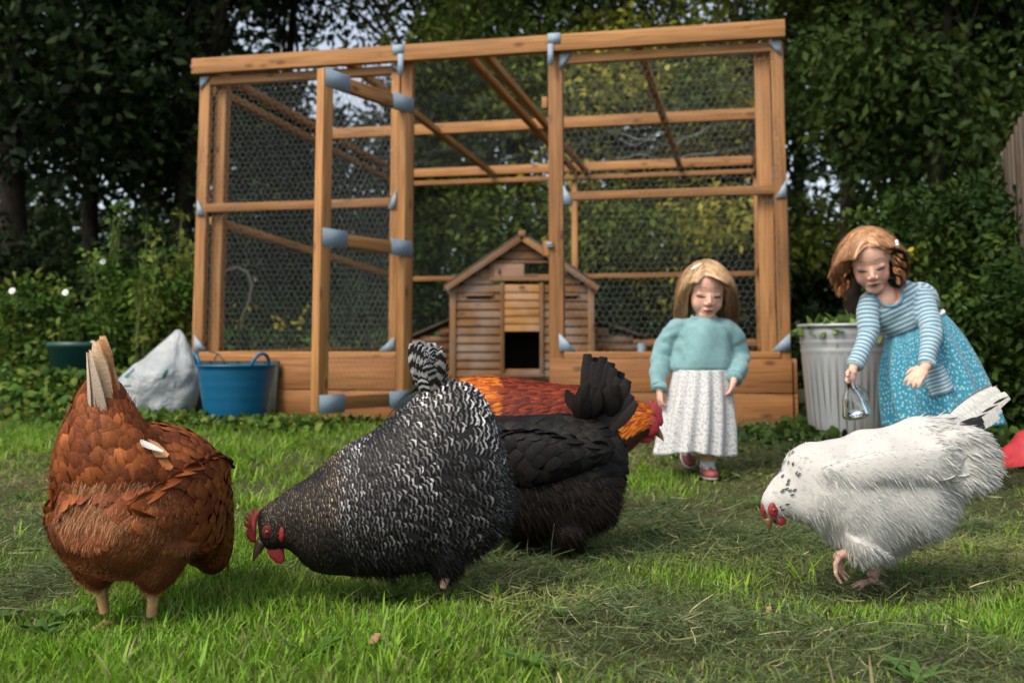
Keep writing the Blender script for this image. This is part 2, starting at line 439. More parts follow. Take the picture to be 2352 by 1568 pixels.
def make_tufts():
    """longer, coarser clumps standing out of the mown lawn, and a few broad weed rosettes"""
    g = NP(); n = 2600
    y = np.sqrt(1.2 ** 2 + RNG.random(n) * (4.2 ** 2 - 1.2 ** 2)); x = (RNG.random(n) * 2 - 1) * (y * .62 + .15); l = lush(x, y)
    q = RNG.random(n) < np.clip(l * .8 - .1, .03, .9); x, y, l = x[q], y[q], l[q]; k = 13
    cx = np.repeat(x, k) + RNG.normal(0, .012, len(x) * k); cy = np.repeat(y, k) + RNG.normal(0, .012, len(x) * k); n = len(cx)
    az = np.repeat(RNG.random(len(x)) * 6.28, k) + RNG.normal(0, 1.0, n); tilt = .12 + np.abs(RNG.normal(0, .35, n))
    D = np.stack([np.cos(az) * np.sin(tilt), np.sin(az) * np.sin(tilt), np.cos(tilt)], 1); N = np.stack([np.cos(az), np.sin(az), .2 + 0 * az], 1)
    L = np.repeat(.034 + .040 * RNG.random(len(x)), k) * (.5 + .8 * RNG.random(n)) * trodden(cx, cy); bend = np.stack([np.cos(az) * .5, np.sin(az) * .5, np.full(n, -.25)], 1) * (RNG.random(n) * 1.3)[:, None]
    V, F, U, per = cards(np.stack([cx, cy, ground(cx, cy) - .003], 1), D, N, L, .0030 + .0028 * RNG.random(n), [.75, 1, .9, .65, .1], cols=2, bend=bend)
    c = np.repeat(np.array([[.17, .335, .022]]) * (.6 + .75 * RNG.random((len(x), 1))) + RNG.random((len(x), 1)) * np.array([[.06, .02, .0]]), k, 0) * (.75 + .5 * RNG.random((n, 1)))
    dry = RNG.random(n) < .05; c[dry] = (.36, .31, .15); g.add(V, F, U, c, per)
    m = 90; y = np.sqrt(1.4 ** 2 + RNG.random(m) * (4.0 ** 2 - 1.4 ** 2)); x = (RNG.random(m) * 2 - 1) * y * .6; k = 7
    az = np.tile(np.arange(k) * 6.28 / k, m) + np.repeat(RNG.random(m) * 6, k); n = m * k
    D = np.stack([np.cos(az), np.sin(az), .35 + .3 * RNG.random(n)], 1); N = np.stack([-np.cos(az) * .4, -np.sin(az) * .4, np.ones(n)], 1)
    X = np.repeat(x, k); Yy = np.repeat(y, k); V, F, U, per = cards(np.stack([X, Yy, ground(X, Yy) + .008], 1), D, N, .03 + .03 * RNG.random(n), .014, [.3, .7, 1, .8, .15], lift=[0, .06, .08, .04, -.05], cols=3, camber=.15)
    g.add(V, F, U, np.array([[.085, .17, .03]]) * (.7 + .6 * RNG.random((n, 1))), per)
    tag(g.build('grass_tufts', bpy.data.materials['grass_blade'], smooth=False), 'longer coarse grass tufts and weed rosettes in the lawn', 'grass', kind='stuff')
def make_hay():
    g = NP()
    for n, y0, y1 in ((70000, 1.15, 2.7), (60000, 2.3, 5.0)):
        u = RNG.random(n); y = np.sqrt(y0 ** 2 + u * (y1 ** 2 - y0 ** 2)); x = (RNG.random(n) * 2 - 1) * (y * .62 + .15)
        l = lush(x, y); keep = RNG.random(n) < np.clip(.40 - l * .75, .015, 1)
        x, y, l = x[keep], y[keep], l[keep]; n = len(x)
        heap = np.clip(.2 - l, 0, 1) * (.5 + .5 * snoise(np.stack([x, y, 0 * x], -1), 13., 2.))
        z = ground(x, y) + .012 + RNG.random(n) * (.008 + .045 * np.clip(heap, 0, 1))
        az = RNG.random(n) * 2 * np.pi; el = RNG.normal(0, .28, n)
        D = np.stack([np.cos(az) * np.cos(el), np.sin(az) * np.cos(el), np.sin(el)], 1)
        N = np.stack([RNG.normal(0, .5, n), RNG.normal(0, .5, n) - .3, np.ones(n)], 1)
        side = np.stack([-np.sin(az), np.cos(az), RNG.normal(-.3, .3, n)], 1) * RNG.normal(0, .55, (n, 1))
        V, F, U, per = cards(np.stack([x, y, z], 1), D, N, .014 + .042 * RNG.random(n) ** 1.4, .0010 + .0014 * RNG.random(n), [.7, 1, 1, .5], cols=2, bend=side)
        b = RNG.random((n, 1))
        c = np.where(b < .70, np.array([[.070, .105, .040]]), np.where(b < .972, np.array([[.135, .16, .065]]), np.array([[.42, .36, .20]])))
        c = c * (.55 + .8 * RNG.random((n, 1)))
        pale = snoise(np.stack([x, y, 0 * x], -1), 3.3, 20.) > .62
        c[pale] = np.minimum(c[pale] * np.array([2.4, 2.0, 1.7]), np.array([.30, .27, .16]))
        g.add(V, F, U, c, per)
    tag(g.build('mown_clippings', mat_attr('hay', .8, .15, trans=.15), smooth=False), 'dry mown grass clippings lying in clumps on the lawn', 'clippings', kind='stuff')
make_grass(); make_hay(); make_tufts()

# ------------------------------------------------------------------ leaves
LEAF = mat_attr('leaf', .62, .14, trans=.25)
def leaf_arrays(C, rad, n, size, cols_, up=.6, flat=1., droop=0., spread=None, prof=(.25, 1, .12)):
    """n leaves in a cloud round centres C with radii rad; returns arrays for NP.add"""
    C = np.asarray(C, float).reshape(-1, 3); m = len(C)
    k = RNG.integers(0, m, n)
    d = nrm(RNG.normal(size=(n, 3))); r = RNG.random(n) ** .45
    rad = np.broadcast_to(np.asarray(rad, float), (m,))
    P = C[k] + d * (rad[k] * r)[:, None] * np.array([1, 1, flat])
    D = nrm(d * .6 + RNG.normal(size=(n, 3)) * .7 + np.array([0, 0, -droop]))
    N = nrm(RNG.normal(size=(n, 3)) * .75 + np.array([0, 0, up]))
    L = size * (.6 + .8 * RNG.random(n)); W = L * (.42 + .2 * RNG.random(n))
    V, F, U, per = cards(P, D, N, L, W, list(prof), lift=[0, .08, -.05], cols=2)
    pal = np.asarray(cols_, float); c0 = pal[RNG.integers(0, len(pal), m)][k]
    c = c0 * (.65 + .7 * RNG.random((n, 1)))
    return V, F, U, c, per
def cloud_centres(c, r, n, shell=.55):
    d = nrm(RNG.normal(size=(n, 3))); q = shell + (1 - shell) * RNG.random(n)
    return np.asarray(c, float) + d * q[:, None] * np.asarray(r, float)
BARK = mat_plain('bark', (.022, .018, .013), .9, .1, .4, 14., bmp=.8)
LEAFK = .64
def make_tree(x, y, crowns, nleaf, size, pal, label, h, tr=.12, lean=(0, 0), clump=.55, nclump=60, up=.5, droop=.2, name='broadleaf_tree', prof=(.25, 1, .12), inner=.25):
    z0 = float(ground(x, y)); root = empty(name, (x, y, z0))
    tag(root, label, 'tree', 'trees standing behind the chicken run')
    mb = MB(); top = np.array([x + lean[0], y + lean[1], z0 + h])
    P = [np.array([x, y, z0 - .1]) * (1 - t) + top * t + np.array([math.sin(t * 5 + x) * .12, math.cos(t * 4 + y) * .1, 0]) for t in np.linspace(0, 1, 9)]
    mb.tube(P, np.linspace(tr, tr * .3, 9), 9)
    NPx = NP()
    for (cx, cy, cz, rx, ry, rz) in crowns:
        c = np.array([x + cx, y + cy, z0 + cz]); 
        k = max(8, int(nclump * rx * rz * ry / 4))
        cc = cloud_centres(c, (rx, ry, rz), k, inner)
        for q in range(min(7, k)):
            a = P[3 + q % 5]; b = cc[q]; mid = (a + b) / 2 + np.array([0, 0, .15])
            mb.tube([a, mid, b], [tr * .34, tr * .2, tr * .07], 6)
        w = rx * ry * rz
        tot = sum(a * b * d for _, _, _, a, b, d in crowns)
        NPx.add(*leaf_arrays(cc, clump * (.7 + .6 * RNG.random(k)), int(nleaf * LEAFK * w / tot), size, pal, up, .75, droop, prof=prof))
    mb.build('trunk', BARK, root, smooth=True)
    NPx.build('crown', LEAF, root, smooth=False)
    return root
DARK = [(.006, .014, .004), (.009, .020, .005), (.014, .028, .007), (.022, .040, .009)]  # tones lowered: the shade among the trees is put into the leaf colour
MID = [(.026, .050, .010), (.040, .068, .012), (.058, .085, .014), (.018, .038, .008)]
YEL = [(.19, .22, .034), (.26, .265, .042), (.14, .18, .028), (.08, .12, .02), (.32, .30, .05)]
def T(px, Y): return (px - 1176) / FPX * Y
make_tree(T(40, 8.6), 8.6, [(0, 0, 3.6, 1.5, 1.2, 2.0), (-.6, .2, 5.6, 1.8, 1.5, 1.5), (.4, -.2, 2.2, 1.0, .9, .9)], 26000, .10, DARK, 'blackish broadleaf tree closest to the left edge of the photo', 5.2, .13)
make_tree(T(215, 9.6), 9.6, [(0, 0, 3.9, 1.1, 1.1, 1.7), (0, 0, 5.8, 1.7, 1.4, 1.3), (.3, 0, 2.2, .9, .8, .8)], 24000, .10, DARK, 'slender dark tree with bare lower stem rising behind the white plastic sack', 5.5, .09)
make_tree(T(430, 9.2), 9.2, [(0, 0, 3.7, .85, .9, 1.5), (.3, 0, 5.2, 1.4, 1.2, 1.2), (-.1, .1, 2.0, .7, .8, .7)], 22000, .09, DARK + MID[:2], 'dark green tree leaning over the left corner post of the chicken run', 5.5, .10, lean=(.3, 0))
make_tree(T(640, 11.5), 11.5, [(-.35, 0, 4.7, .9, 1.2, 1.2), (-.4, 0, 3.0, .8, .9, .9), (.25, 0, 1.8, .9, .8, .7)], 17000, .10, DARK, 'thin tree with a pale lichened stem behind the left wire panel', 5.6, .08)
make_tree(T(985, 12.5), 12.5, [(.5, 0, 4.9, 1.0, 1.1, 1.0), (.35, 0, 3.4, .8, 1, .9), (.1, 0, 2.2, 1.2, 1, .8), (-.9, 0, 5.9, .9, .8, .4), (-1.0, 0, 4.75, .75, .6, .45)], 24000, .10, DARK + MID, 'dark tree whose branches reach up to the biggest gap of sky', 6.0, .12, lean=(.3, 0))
make_tree(T(1180, 10.4), 10.4, [(0, 0, 2.9, 1.1, .9, 1.1), (.3, 0, 4.4, 1.2, 1.0, .9), (-.3, 0, 1.6, .9, .8, .9)], 30000, .075, MID + YEL[2:4], 'olive green feathery tree straight behind the gable of the henhouse', 4.8, .09, prof=(.3, 1, .12))
make_tree(T(1440, 10.2), 10.2, [(0, 0, 2.9, 1.3, .9, 1.2), (0, 0, 4.5, 1.3, 1, .7), (.2, 0, 1.5, 1.2, .8, .9)], 36000, .075, YEL, 'yellow green feathery tree filling the wire above the small girl', 4.8, .09, droop=.4)
make_tree(T(1700, 11.2), 11.2, [(0, 0, 3.1, 1.1, .9, 1.2), (0, 0, 4.8, 1.3, 1, .9), (.1, 0, 1.5, 1.0, .8, .8)], 26000, .085, MID + YEL[2:4], 'mid green tree behind the right hand wire panel of the run', 5.2, .10)
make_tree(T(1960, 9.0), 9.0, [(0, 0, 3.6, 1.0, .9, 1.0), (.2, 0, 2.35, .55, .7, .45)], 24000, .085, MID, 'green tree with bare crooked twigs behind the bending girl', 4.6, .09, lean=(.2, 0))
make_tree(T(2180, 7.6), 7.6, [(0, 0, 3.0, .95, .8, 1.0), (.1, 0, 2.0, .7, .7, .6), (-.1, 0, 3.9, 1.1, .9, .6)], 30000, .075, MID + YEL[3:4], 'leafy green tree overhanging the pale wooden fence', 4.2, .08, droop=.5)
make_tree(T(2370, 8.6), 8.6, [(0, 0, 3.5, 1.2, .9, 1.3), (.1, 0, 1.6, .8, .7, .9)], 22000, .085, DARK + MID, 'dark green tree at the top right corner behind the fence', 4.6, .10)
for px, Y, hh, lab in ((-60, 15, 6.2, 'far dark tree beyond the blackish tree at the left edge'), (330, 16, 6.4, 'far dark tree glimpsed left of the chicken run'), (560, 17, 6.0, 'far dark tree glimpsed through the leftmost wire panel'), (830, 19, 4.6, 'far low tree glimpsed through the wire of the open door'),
                      (1080, 18, 7.2, 'far tall tree right of the biggest gap of sky'), (1330, 17, 7.4, 'far dark tree behind the yellow green feathery tree'), (1600, 17, 7.2, 'far dark tree behind the mid green tree on the right'), (1830, 18, 6.6, 'far dark tree glimpsed beside the right corner post of the run'), (2080, 16, 6.6, 'far dark tree showing above the bending girl'), (2400, 14, 6.2, 'far dark tree beyond the pale fence')):
    h2 = hh / 2
    make_tree(T(px, Y), Y, [(0, 0, h2 * 1.25, 1.9, 1.3, h2 * .8), (.2, 0, h2 * .45, 1.6, 1.2, h2 * .4)], 9500, .15, DARK, lab, hh * .8, .14, clump=.75, nclump=26)

def make_woodland():
    g = NP()
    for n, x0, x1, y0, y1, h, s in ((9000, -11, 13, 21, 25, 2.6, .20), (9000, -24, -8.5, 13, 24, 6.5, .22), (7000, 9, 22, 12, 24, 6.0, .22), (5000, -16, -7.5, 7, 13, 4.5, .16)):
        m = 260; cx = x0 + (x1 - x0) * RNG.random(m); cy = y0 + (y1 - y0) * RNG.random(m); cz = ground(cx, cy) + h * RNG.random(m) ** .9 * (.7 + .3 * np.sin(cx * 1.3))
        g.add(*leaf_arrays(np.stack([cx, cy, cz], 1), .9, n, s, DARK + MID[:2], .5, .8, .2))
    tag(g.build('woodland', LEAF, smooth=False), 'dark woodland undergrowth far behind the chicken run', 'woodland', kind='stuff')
make_woodland()
# ------------------------------------------------------------------ shrubs, weeds and ground cover
WSTEM = mat_plain('weed_stem', (.07, .09, .025), .8, .2, .3, 9.)
def make_shrub(x, y, r, h, n, size, pal, label, name='shrub', stems=7, droop=.2, grp='shrubs and tall weeds behind the lawn'):
    z0 = float(ground(x, y)); root = empty(name, (x, y, z0)); tag(root, label, 'shrub', grp)
    mb = MB(); cs = []
    for k in range(stems):
        a = RNG.random() * 6.28; q = r * RNG.random() ** .6
        tip = np.array([x + math.cos(a) * q, y + math.sin(a) * q * .7, z0 + h * (.55 + .45 * RNG.random())])
        b = np.array([x + math.cos(a) * .012, y + math.sin(a) * .012, z0 - .03])
        mid = (tip * .5 + b * .5) + RNG.normal(0, .03, 3); mb.tube([b, mid, tip], [.008, .006, .003], 5)
        for t in np.linspace(.25, 1, 7): cs.append(b * (1 - t) + tip * t)
    mb.build('stems', WSTEM, root)
    g = NP(); g.add(*leaf_arrays(cs, r * .34, n, size, pal, .7, .8, droop, prof=(.35, 1, .08)))
    g.build('foliage', LEAF, root, smooth=False)
    return root
WEED = [(.055, .115, .016), (.07, .14, .02), (.10, .17, .025), (.04, .085, .015), (.14, .17, .03)]
NET = [(.028, .062, .011), (.042, .085, .014), (.060, .105, .018), (.020, .045, .009)]
for px, Y, r, h, n, s, pal, lab in (
    (60, 6.6, .42, .72, 2600, .05, WEED, 'bright green weed clump at the left edge below the dark trees'),
    (180, 6.9, .40, .60, 2400, .05, WEED, 'leafy green weed clump behind the sunken green tub'),
    (300, 6.5, .34, .86, 2400, .045, WEED[:4], 'tall nettle clump behind the brown hen'),
    (395, 6.6, .28, 1.0, 2000, .045, [WEED[2], WEED[4], WEED[0]], 'tall yellow tipped weed clump just left of the run corner post'),
    (120, 8.0, .8, 1.2, 3600, .07, DARK, 'dark shrub under the trees at far left'),
    (360, 8.2, .7, 1.1, 3000, .07, DARK, 'dark brambly shrub behind the tall yellow tipped weeds')):
    make_shrub(T(px, Y), Y, r, h, n, s, pal, lab)
for px, Y, r, h, n, s, pal, lab in (
    (330, 6.3, .13, 1.12, 420, .05, [WEED[2], WEED[4]], 'single tall nettle spike rising above the brown hen tail'),
    (422, 6.9, .11, 1.22, 360, .05, [WEED[4]], 'single tall yellowish weed spike touching the corner post'),
    (242, 6.7, .12, 1.25, 380, .05, WEED[:2], 'single tall climbing weed stem under the highest white flower'),
    (590, 10.1, .75, .75, 5000, .06, NET, 'low green shrub seen through the leftmost wire panel'),
    (830, 10.3, .75, .85, 5000, .06, NET, 'low green shrub seen through the wire door'),
    (1060, 10.0, .7, 1.3, 4200, .06, DARK + NET, 'dark shrub behind the left nest box'),
    (1560, 9.9, .9, 1.2, 5200, .06, DARK + NET, 'dark shrub seen through the wire behind the small girl'),
    (1750, 9.6, .6, 1.2, 3000, .06, DARK, 'dark shrub behind the right corner post of the run'),
    (1880, 7.4, .42, .55, 1800, .06, DARK, 'low dark shrub behind the metal dustbin')):
    make_shrub(T(px, Y), Y, r, h, n, s, pal, lab)
for px, Y, r, h, n, s, pal, lab in (
    (2110, 6.2, .36, 1.35, 6500, .048, NET, 'tall leafy shrub directly behind the bending girl'),
    (2230, 5.6, .42, 1.40, 8500, .046, NET, 'tall broad leaved shrub in front of the fence top'),
    (2330, 4.9, .42, 1.12, 8500, .044, NET, 'broad shrub at the right edge below the fence'),
    (2290, 4.5, .40, .62, 6500, .042, NET[1:], 'low leafy shrub behind the red plastic sheet'),
    (2440, 4.3, .4, .9, 5200, .046, NET, 'shrub cut by the right edge of the photo')):
    make_shrub(T(px, Y), Y, r, h, n, s, pal, lab)
for px, Y, r, h, n, s, pal, lab in (
    (300, 13.5, 1.5, 2.2, 4200, .12, DARK, 'far dark undershrub left of the corner post of the run'), (520, 14.0, 1.3, 2.0, 4000, .12, DARK, 'far dark undershrub seen low through the left wire panel'),
    (800, 14.5, 1.4, 1.9, 4200, .12, DARK, 'far dark undershrub seen low through the open door'), (1330, 13.5, 1.5, 2.1, 4600, .12, DARK + NET, 'far dark undershrub just right of the henhouse gable'),
    (1640, 13.5, 1.4, 2.1, 4400, .12, DARK + NET, 'far dark undershrub behind the head of the small girl'), (1900, 12.5, 1.1, 1.7, 3600, .11, DARK, 'far dark undershrub above the rim of the metal dustbin'), (60, 12.0, 1.4, 2.2, 4000, .12, DARK, 'far dark undershrub under the trees at the left edge')):
    make_shrub(T(px, Y), Y, r, h, n, s, pal, lab, stems=14)
def make_cover():
    g = NP()
    # rough bank on the left, weeds round the trug and the foot of the run, scrub strip on the right
    for px, Y, rx, ry, h, n, s, pal in ((90, 5.9, .6, .5, .14, 2600, .05, WEED), (260, 5.6, .5, .4, .10, 1800, .045, WEED), (420, 4.75, .3, .1, .06, 500, .030, WEED), (560, 4.7, .35, .1, .05, 450, .032, WEED[1:]),
                                     (690, 4.55, .2, .1, .04, 500, .03, WEED), (800, 4.85, .3, .12, .02, 250, .03, NET), (1250, 4.6, .5, .15, .02, 400, .03, NET), (1720, 4.2, .5, .3, .012, 350, .026, NET), (1800, 4.4, .2, .15, .03, 300, .034, NET), (185, 5.6, .3, .12, .20, 1500, .045, WEED),
                                     (2150, 4.3, .6, .35, .05, 900, .045, NET), (60, 4.9, .6, .2, .04, 600, .04, WEED), (700, 9.8, 1.4, .5, .35, 4200, .05, NET), (1500, 9.4, 2.2, .3, .18, 2600, .05, NET), (2420, 5.4, .8, .7, .5, 4000, .06, NET), (300, 7.6, 1.2, .5, .35, 4000, .06, DARK + WEED[:1])):
        x = T(px, Y) + RNG.normal(0, rx * .6, n); y = Y + RNG.normal(0, ry * .6, n)
        P = np.stack([x, y, ground(x, y) + h * RNG.random(n) ** .8], 1)
        D = nrm(RNG.normal(size=(n, 3)) + np.array([0, -.2, .3])); N = nrm(RNG.normal(size=(n, 3)) * .6 + np.array([0, -.3, .9]))
        L = s * (.6 + .8 * RNG.random(n))
        V, F, U, per = cards(P, D, N, L, L * .8, [.35, 1, .9, .2], lift=[0, .1, .08, -.05], cols=3, camber=.12)
        pl = np.asarray(pal)[RNG.integers(0, len(pal), n)] * (.65 + .7 * RNG.random((n, 1)))
        g.add(V, F, U, pl, per)
    tag(g.build('ground_weeds', LEAF, smooth=False), 'low leafy weeds along the foot of the run and the banks', 'weeds', kind='stuff')
make_cover()
FLOW = mat_plain('white_petal', (.85, .85, .82), .6, .3, .04, 20.)
def bindweed(px, py, Y, lab):
    c = at(px, py, Y); mb = MB()
    mb.lathe((0, 0, 0), [(.003, -.025), (.005, -.015), (.010, -.005), (.019, 0), (.020, .002), (.010, -.004)], 14)
    V = np.concatenate(mb.V); M = np.array(Matrix.Rotation(R(70), 3, 'X')); mb.V = [V @ M.T + c]
    o = mb.build('bindweed_flower', FLOW, org=c, smooth=True); tag(o, lab, 'flower', 'white bindweed flowers on the weeds')
bindweed(150, 672, 6.2, 'white trumpet flower halfway between the left edge and the run')
bindweed(28, 668, 6.2, 'white trumpet flower nearest the left edge')
bindweed(236, 601, 6.4, 'highest white trumpet flower against the dark trees')
bindweed(212, 790, 6.0, 'small low white flower beside the sunken green tub')
YF = mat_plain('yellow_leaf', (.50, .42, .05), .6, .3, .2, 20.)
def yellow_spray(px, py, Y, n, r, lab):
    c = at(px, py, Y); g = NP(); k = n
    P = c + RNG.normal(0, r, (k, 3)); D = nrm(RNG.normal(size=(k, 3)) + np.array([0, 0, .4])); N = nrm(RNG.normal(size=(k, 3)) + np.array([0, -.8, .3]))
    V, F, U, per = cards(P, D, N, .05, .03, [.3, 1, .1], cols=2); g.add(V, F, U, np.tile((.55, .46, .06), (k, 1)), per)
    mb = MB(); root = g.build('yellow_leaves', LEAF, org=c, smooth=False)
    tag(root, lab, 'leaves', 'yellowing leaf sprays')
yellow_spray(548, 728, 9.3, 16, .06, 'yellow leaf spray seen through the wire beside the left corner post')
yellow_spray(640, 745, 9.3, 10, .05, 'smallest yellow leaf spray in the middle of the left wire panel')
yellow_spray(688, 735, 9.3, 12, .06, 'yellow leaf spray seen just left of the door stile')
yellow_spray(2118, 575, 6.0, 10, .035, 'yellow leaf spray by the white hair clip of the bending girl')
# ------------------------------------------------------------------ chicken run
WOOD = mat_wood('run_timber', (.41, .21, .078), (.25, .112, .036), (.12, .045, .018))
WOOD2 = mat_wood('run_board', (.35, .165, .058), (.21, .09, .03), (.10, .04, .016))
GALV = mat_plain('galvanised', (.26, .34, .41), .6, .25, .08, 12.)
A0 = np.array([-1.73, 5.40, 0.]); DS = nrm(np.array([3.057, -.65, 0.])); DN = np.array([-DS[1], DS[0], 0.])
UP = np.array([0, 0, 1.])
def Fp(s, d, z): return A0 + DS * s + DN * d + UP * z
LN, DP, ZG, ZS, ZT = 3.125, 3.5, .12, .445, 2.07
run = empty('chicken_run', Fp(1.56, 1.7, .12))
tag(run, 'big new timber and wire chicken run with its door standing open', 'chicken run')
def piece(name, p0, p1, w, h, up=UP, m=WOOD, par=run):
    mb = MB(); mb.bar(p0, p1, w, h, up); return mb.build(name, m, par, bevel=.003)
def post(s, d, w, dd, z0, z1): return piece('post', Fp(s, d, z0), Fp(s, d, z1), dd, w, DS)
# posts: front
post(.030, .022, .060, .045, ZG, 1.975); post(.096, .085, .066, .060, ZG, 1.97)
post(1.137, .022, .046, .045, ZS + .017, 1.975); post(1.199, .024, .062, .048, ZG - .02, 1.985)
post(1.995, .024, .074, .048, ZG - .02, 1.985)
post(3.095, .022, .058, .045, ZG - .02, 1.975); post(3.026, .085, .075, .060, ZG - .02, 1.97)
# rear posts
for s in (.025, 1.58, 3.10): post(s, DP - .025, .05, .045, .22, 1.975)
# header and roof frame
piece('header', Fp(-.03, -.024, 2.027), Fp(LN + .01, -.024, 2.027), .045, .086)
piece('batten', Fp(-.055, .03, 2.058), Fp(.30, .03, 2.058), .05, .022)
piece('rail', Fp(.048, .022, 1.952), Fp(1.16, .022, 1.952), .045, .045); piece('rail', Fp(2.034, .022, 1.952), Fp(3.074, .022, 1.952), .045, .045)
for s in (.025, 3.098):
    piece('roof_rail', Fp(s, .0, 2.035), Fp(s, DP, 2.035), .045, .045)
    piece('roof_rail', Fp(s, .14, 1.935), Fp(s, DP - .05, 1.935), .045, .045)
piece('roof_rail', Fp(.05, DP - .02, 2.045), Fp(3.07, DP - .02, 2.045), .045, .075)
piece('roof_rail', Fp(.05, DP - .06, 1.945), Fp(3.07, DP - .06, 1.945), .045, .04)
piece('roof_rail', Fp(.05, 1.75, 2.03), Fp(3.07, 1.75, 2.03), .045, .075)
for s in (.865, 1.525, 1.62, 2.42):
    piece('rafter', Fp(s, .0, 2.01), Fp(s + (.06 if s > 1 else 0), DP - .05, 2.008), .04, .042)
# wall rails
piece('rail', Fp(.048, .020, 1.243), Fp(1.113, .020, 1.243), .040, .046); piece('rail', Fp(2.034, .020, 1.243), Fp(3.074, .020, 1.243), .040, .042)
piece('rail', Fp(.048, .018, ZS), Fp(1.16, .018, ZS), .055, .034); piece('rail', Fp(2.034, .018, ZS), Fp(3.074, .018, ZS), .055, .034)
for s in (.022, 3.10): piece('rail', Fp(s, .14, 1.19), Fp(s, DP - .05, 1.11), .04, .045); piece('rail', Fp(s, .14, ZS), Fp(s, DP - .05, ZS + .05), .045, .034)
piece('rail', Fp(.05, DP - .03, 1.10), Fp(3.07, DP - .03, 1.10), .04, .042)
piece('rail', Fp(.05, DP - .03, .53), Fp(3.07, DP - .03, .53), .04, .042)
# base boards
for k, (z0, z1) in enumerate(((.10, .262), (.267, .427))):
    zc = (z0 + z1) / 2; h = z1 - z0
    piece('base_board', Fp(.01, -.012 + .002 * k, zc), Fp(1.165, -.012 + .002 * k, zc), .024, h, m=WOOD2)
    piece('base_board', Fp(1.965, -.012 + .002 * k, zc), Fp(LN, -.012 + .002 * k, zc), .024, h, m=WOOD2)
    for s in (-.012, LN + .013): piece('base_board', Fp(s, .0, zc), Fp(s, DP, zc + .05), .022, h, m=WOOD2)
    piece('base_board', Fp(.05, DP + .02, zc + .14), Fp(3.07, DP + .02, zc + .14), .024, h, m=WOOD2)
# wire netting: hexagonal mesh of thin wire
def hexnet(O, X, Y, w, h, name, par=run, cell=.034, r=.0006, sag=.006, seed=0, mat=None):
    dx = cell; dy = cell * .86
    nx = int(w / dx) + 1; ny = int(h / dy) + 1
    segs = []
    for j in range(ny):
        o = (j % 2) * dx / 2
        for i in range(nx):
            x = i * dx + o; y = j * dy
            a = (x, y + dy * .30); b = (x + dx / 2, y + dy * .70); c = (x + dx, y + dy * .30); d = (x, y - dy * .30)
            if j: segs.append(((x, y - dy * .30), a))
            segs.append((a, b)); segs.append((b, c))
    S = np.array(segs); S = S[(S[:, :, 0].max(1) <= w) & (S[:, :, 1].max(1) <= h)]
    O, X, Y = (np.asarray(q, float) for q in (O, X, Y)); Z = np.cross(X, Y)
    def W(q):
        P = O + q[:, :1] * X + q[:, 1:] * Y
        s = sag * (np.sin(q[:, 0] * 7.1 + seed) * np.sin(q[:, 1] * 6.3 + 2 * seed) + .5 * np.sin(q[:, 0] * 17 + q[:, 1] * 13 + seed))
        return P + s[:, None] * Z + (.0025 * np.sin(q[:, :1] * 91 + q[:, 1:] * 57)) * X
    p, q = W(S[:, 0]), W(S[:, 1]); t = nrm(q - p); u = nrm(np.cross(t, Z)); v = np.cross(t, u)
    n = len(S); V = np.zeros((n, 6, 3))
    for k in range(3):
        o = r * (math.cos(k * 2.094) * u + math.sin(k * 2.094) * v); V[:, k] = p + o; V[:, 3 + k] = q + o
    f = np.array([[0, 1, 4, 3], [1, 2, 5, 4], [2, 0, 3, 5]])
    Fq = (np.arange(n)[:, None, None] * 6 + f[None]).reshape(-1, 4)
    return mk(name, V.reshape(-1, 3), Fq, mat or WIRE, par)
WIRE = mat_plain('wire', (.22, .25, .24), .45, .5, .2, 60., metal=.35)
hexnet(Fp(.0, -.002, ZS), DS, UP, 1.14, 1.53, 'wire_netting', seed=1)
hexnet(Fp(2.01, -.002, ZS), DS, UP, 1.09, 1.53, 'wire_netting', seed=2)
hexnet(Fp(.0, .03, .47), DN, UP, 3.45, 1.5, 'wire_netting', seed=3, r=.00045)
hexnet(Fp(LN + .002, .02, .47), DN, UP, 3.45, 1.5, 'wire_netting', seed=4)
hexnet(Fp(.02, DP + .004, .5), DS, UP, 3.08, 1.48, 'wire_netting', seed=5, r=.0005)
hexnet(Fp(.02, .02, 2.062), DS, DN, 3.08, 3.44, 'wire_netting', seed=6, sag=.012, r=.0005)
# loose wire edges lying on the roof
mb = MB()
for k, (s0, d0, s1) in enumerate(((2.0, 2.35, 2.75), (2.05, 2.6, 2.65), (1.95, 3.2, 2.8))):
    P = [Fp(s0 + (s1 - s0) * t, d0 + .06 * math.sin(t * 9 + k), 2.085 + .02 * math.sin(t * 14 + k * 2) - .05 * math.sin(t * 3.14)) for t in np.linspace(0, 1, 24)]
    mb.tube(P, .0035, 5)
mb.build('netting_edge', WIRE, run)
# brackets: flat plates and folded corners
def tri(c, a, b, t=.004):
    """triangular corner plate in the front plane"""
    mb = MB(); V = []
    for d in (-.006, -.006 - t):
        V += [Fp(*c) + DN * d, Fp(c[0] + a, c[1], c[2]) + DN * d, Fp(c[0], c[1], c[2] + b) + DN * d]
    mb.add(V, [(0, 1, 2), (5, 4, 3), (0, 3, 4, 1), (1, 4, 5, 2), (2, 5, 3, 0)])
    mb.build('corner_bracket', GALV, run)
for s, z, a, b in ((.005, 1.975, .06, -.075), (.01, 1.20, .05, .09), (.02, .465, .075, .085), (1.15, 1.205, -.045, .10), (1.15, .465, -.085, .075), (1.16, 1.98, -.05, -.05),
                   (2.02, 1.975, .055, -.085), (2.035, 1.20, .055, .10), (2.01, .465, .085, .09), (3.115, 1.975, -.065, -.075), (3.12, 1.20, -.05, .085), (3.12, .465, -.09, .085)):
    tri((s, -.001, z), a, b)
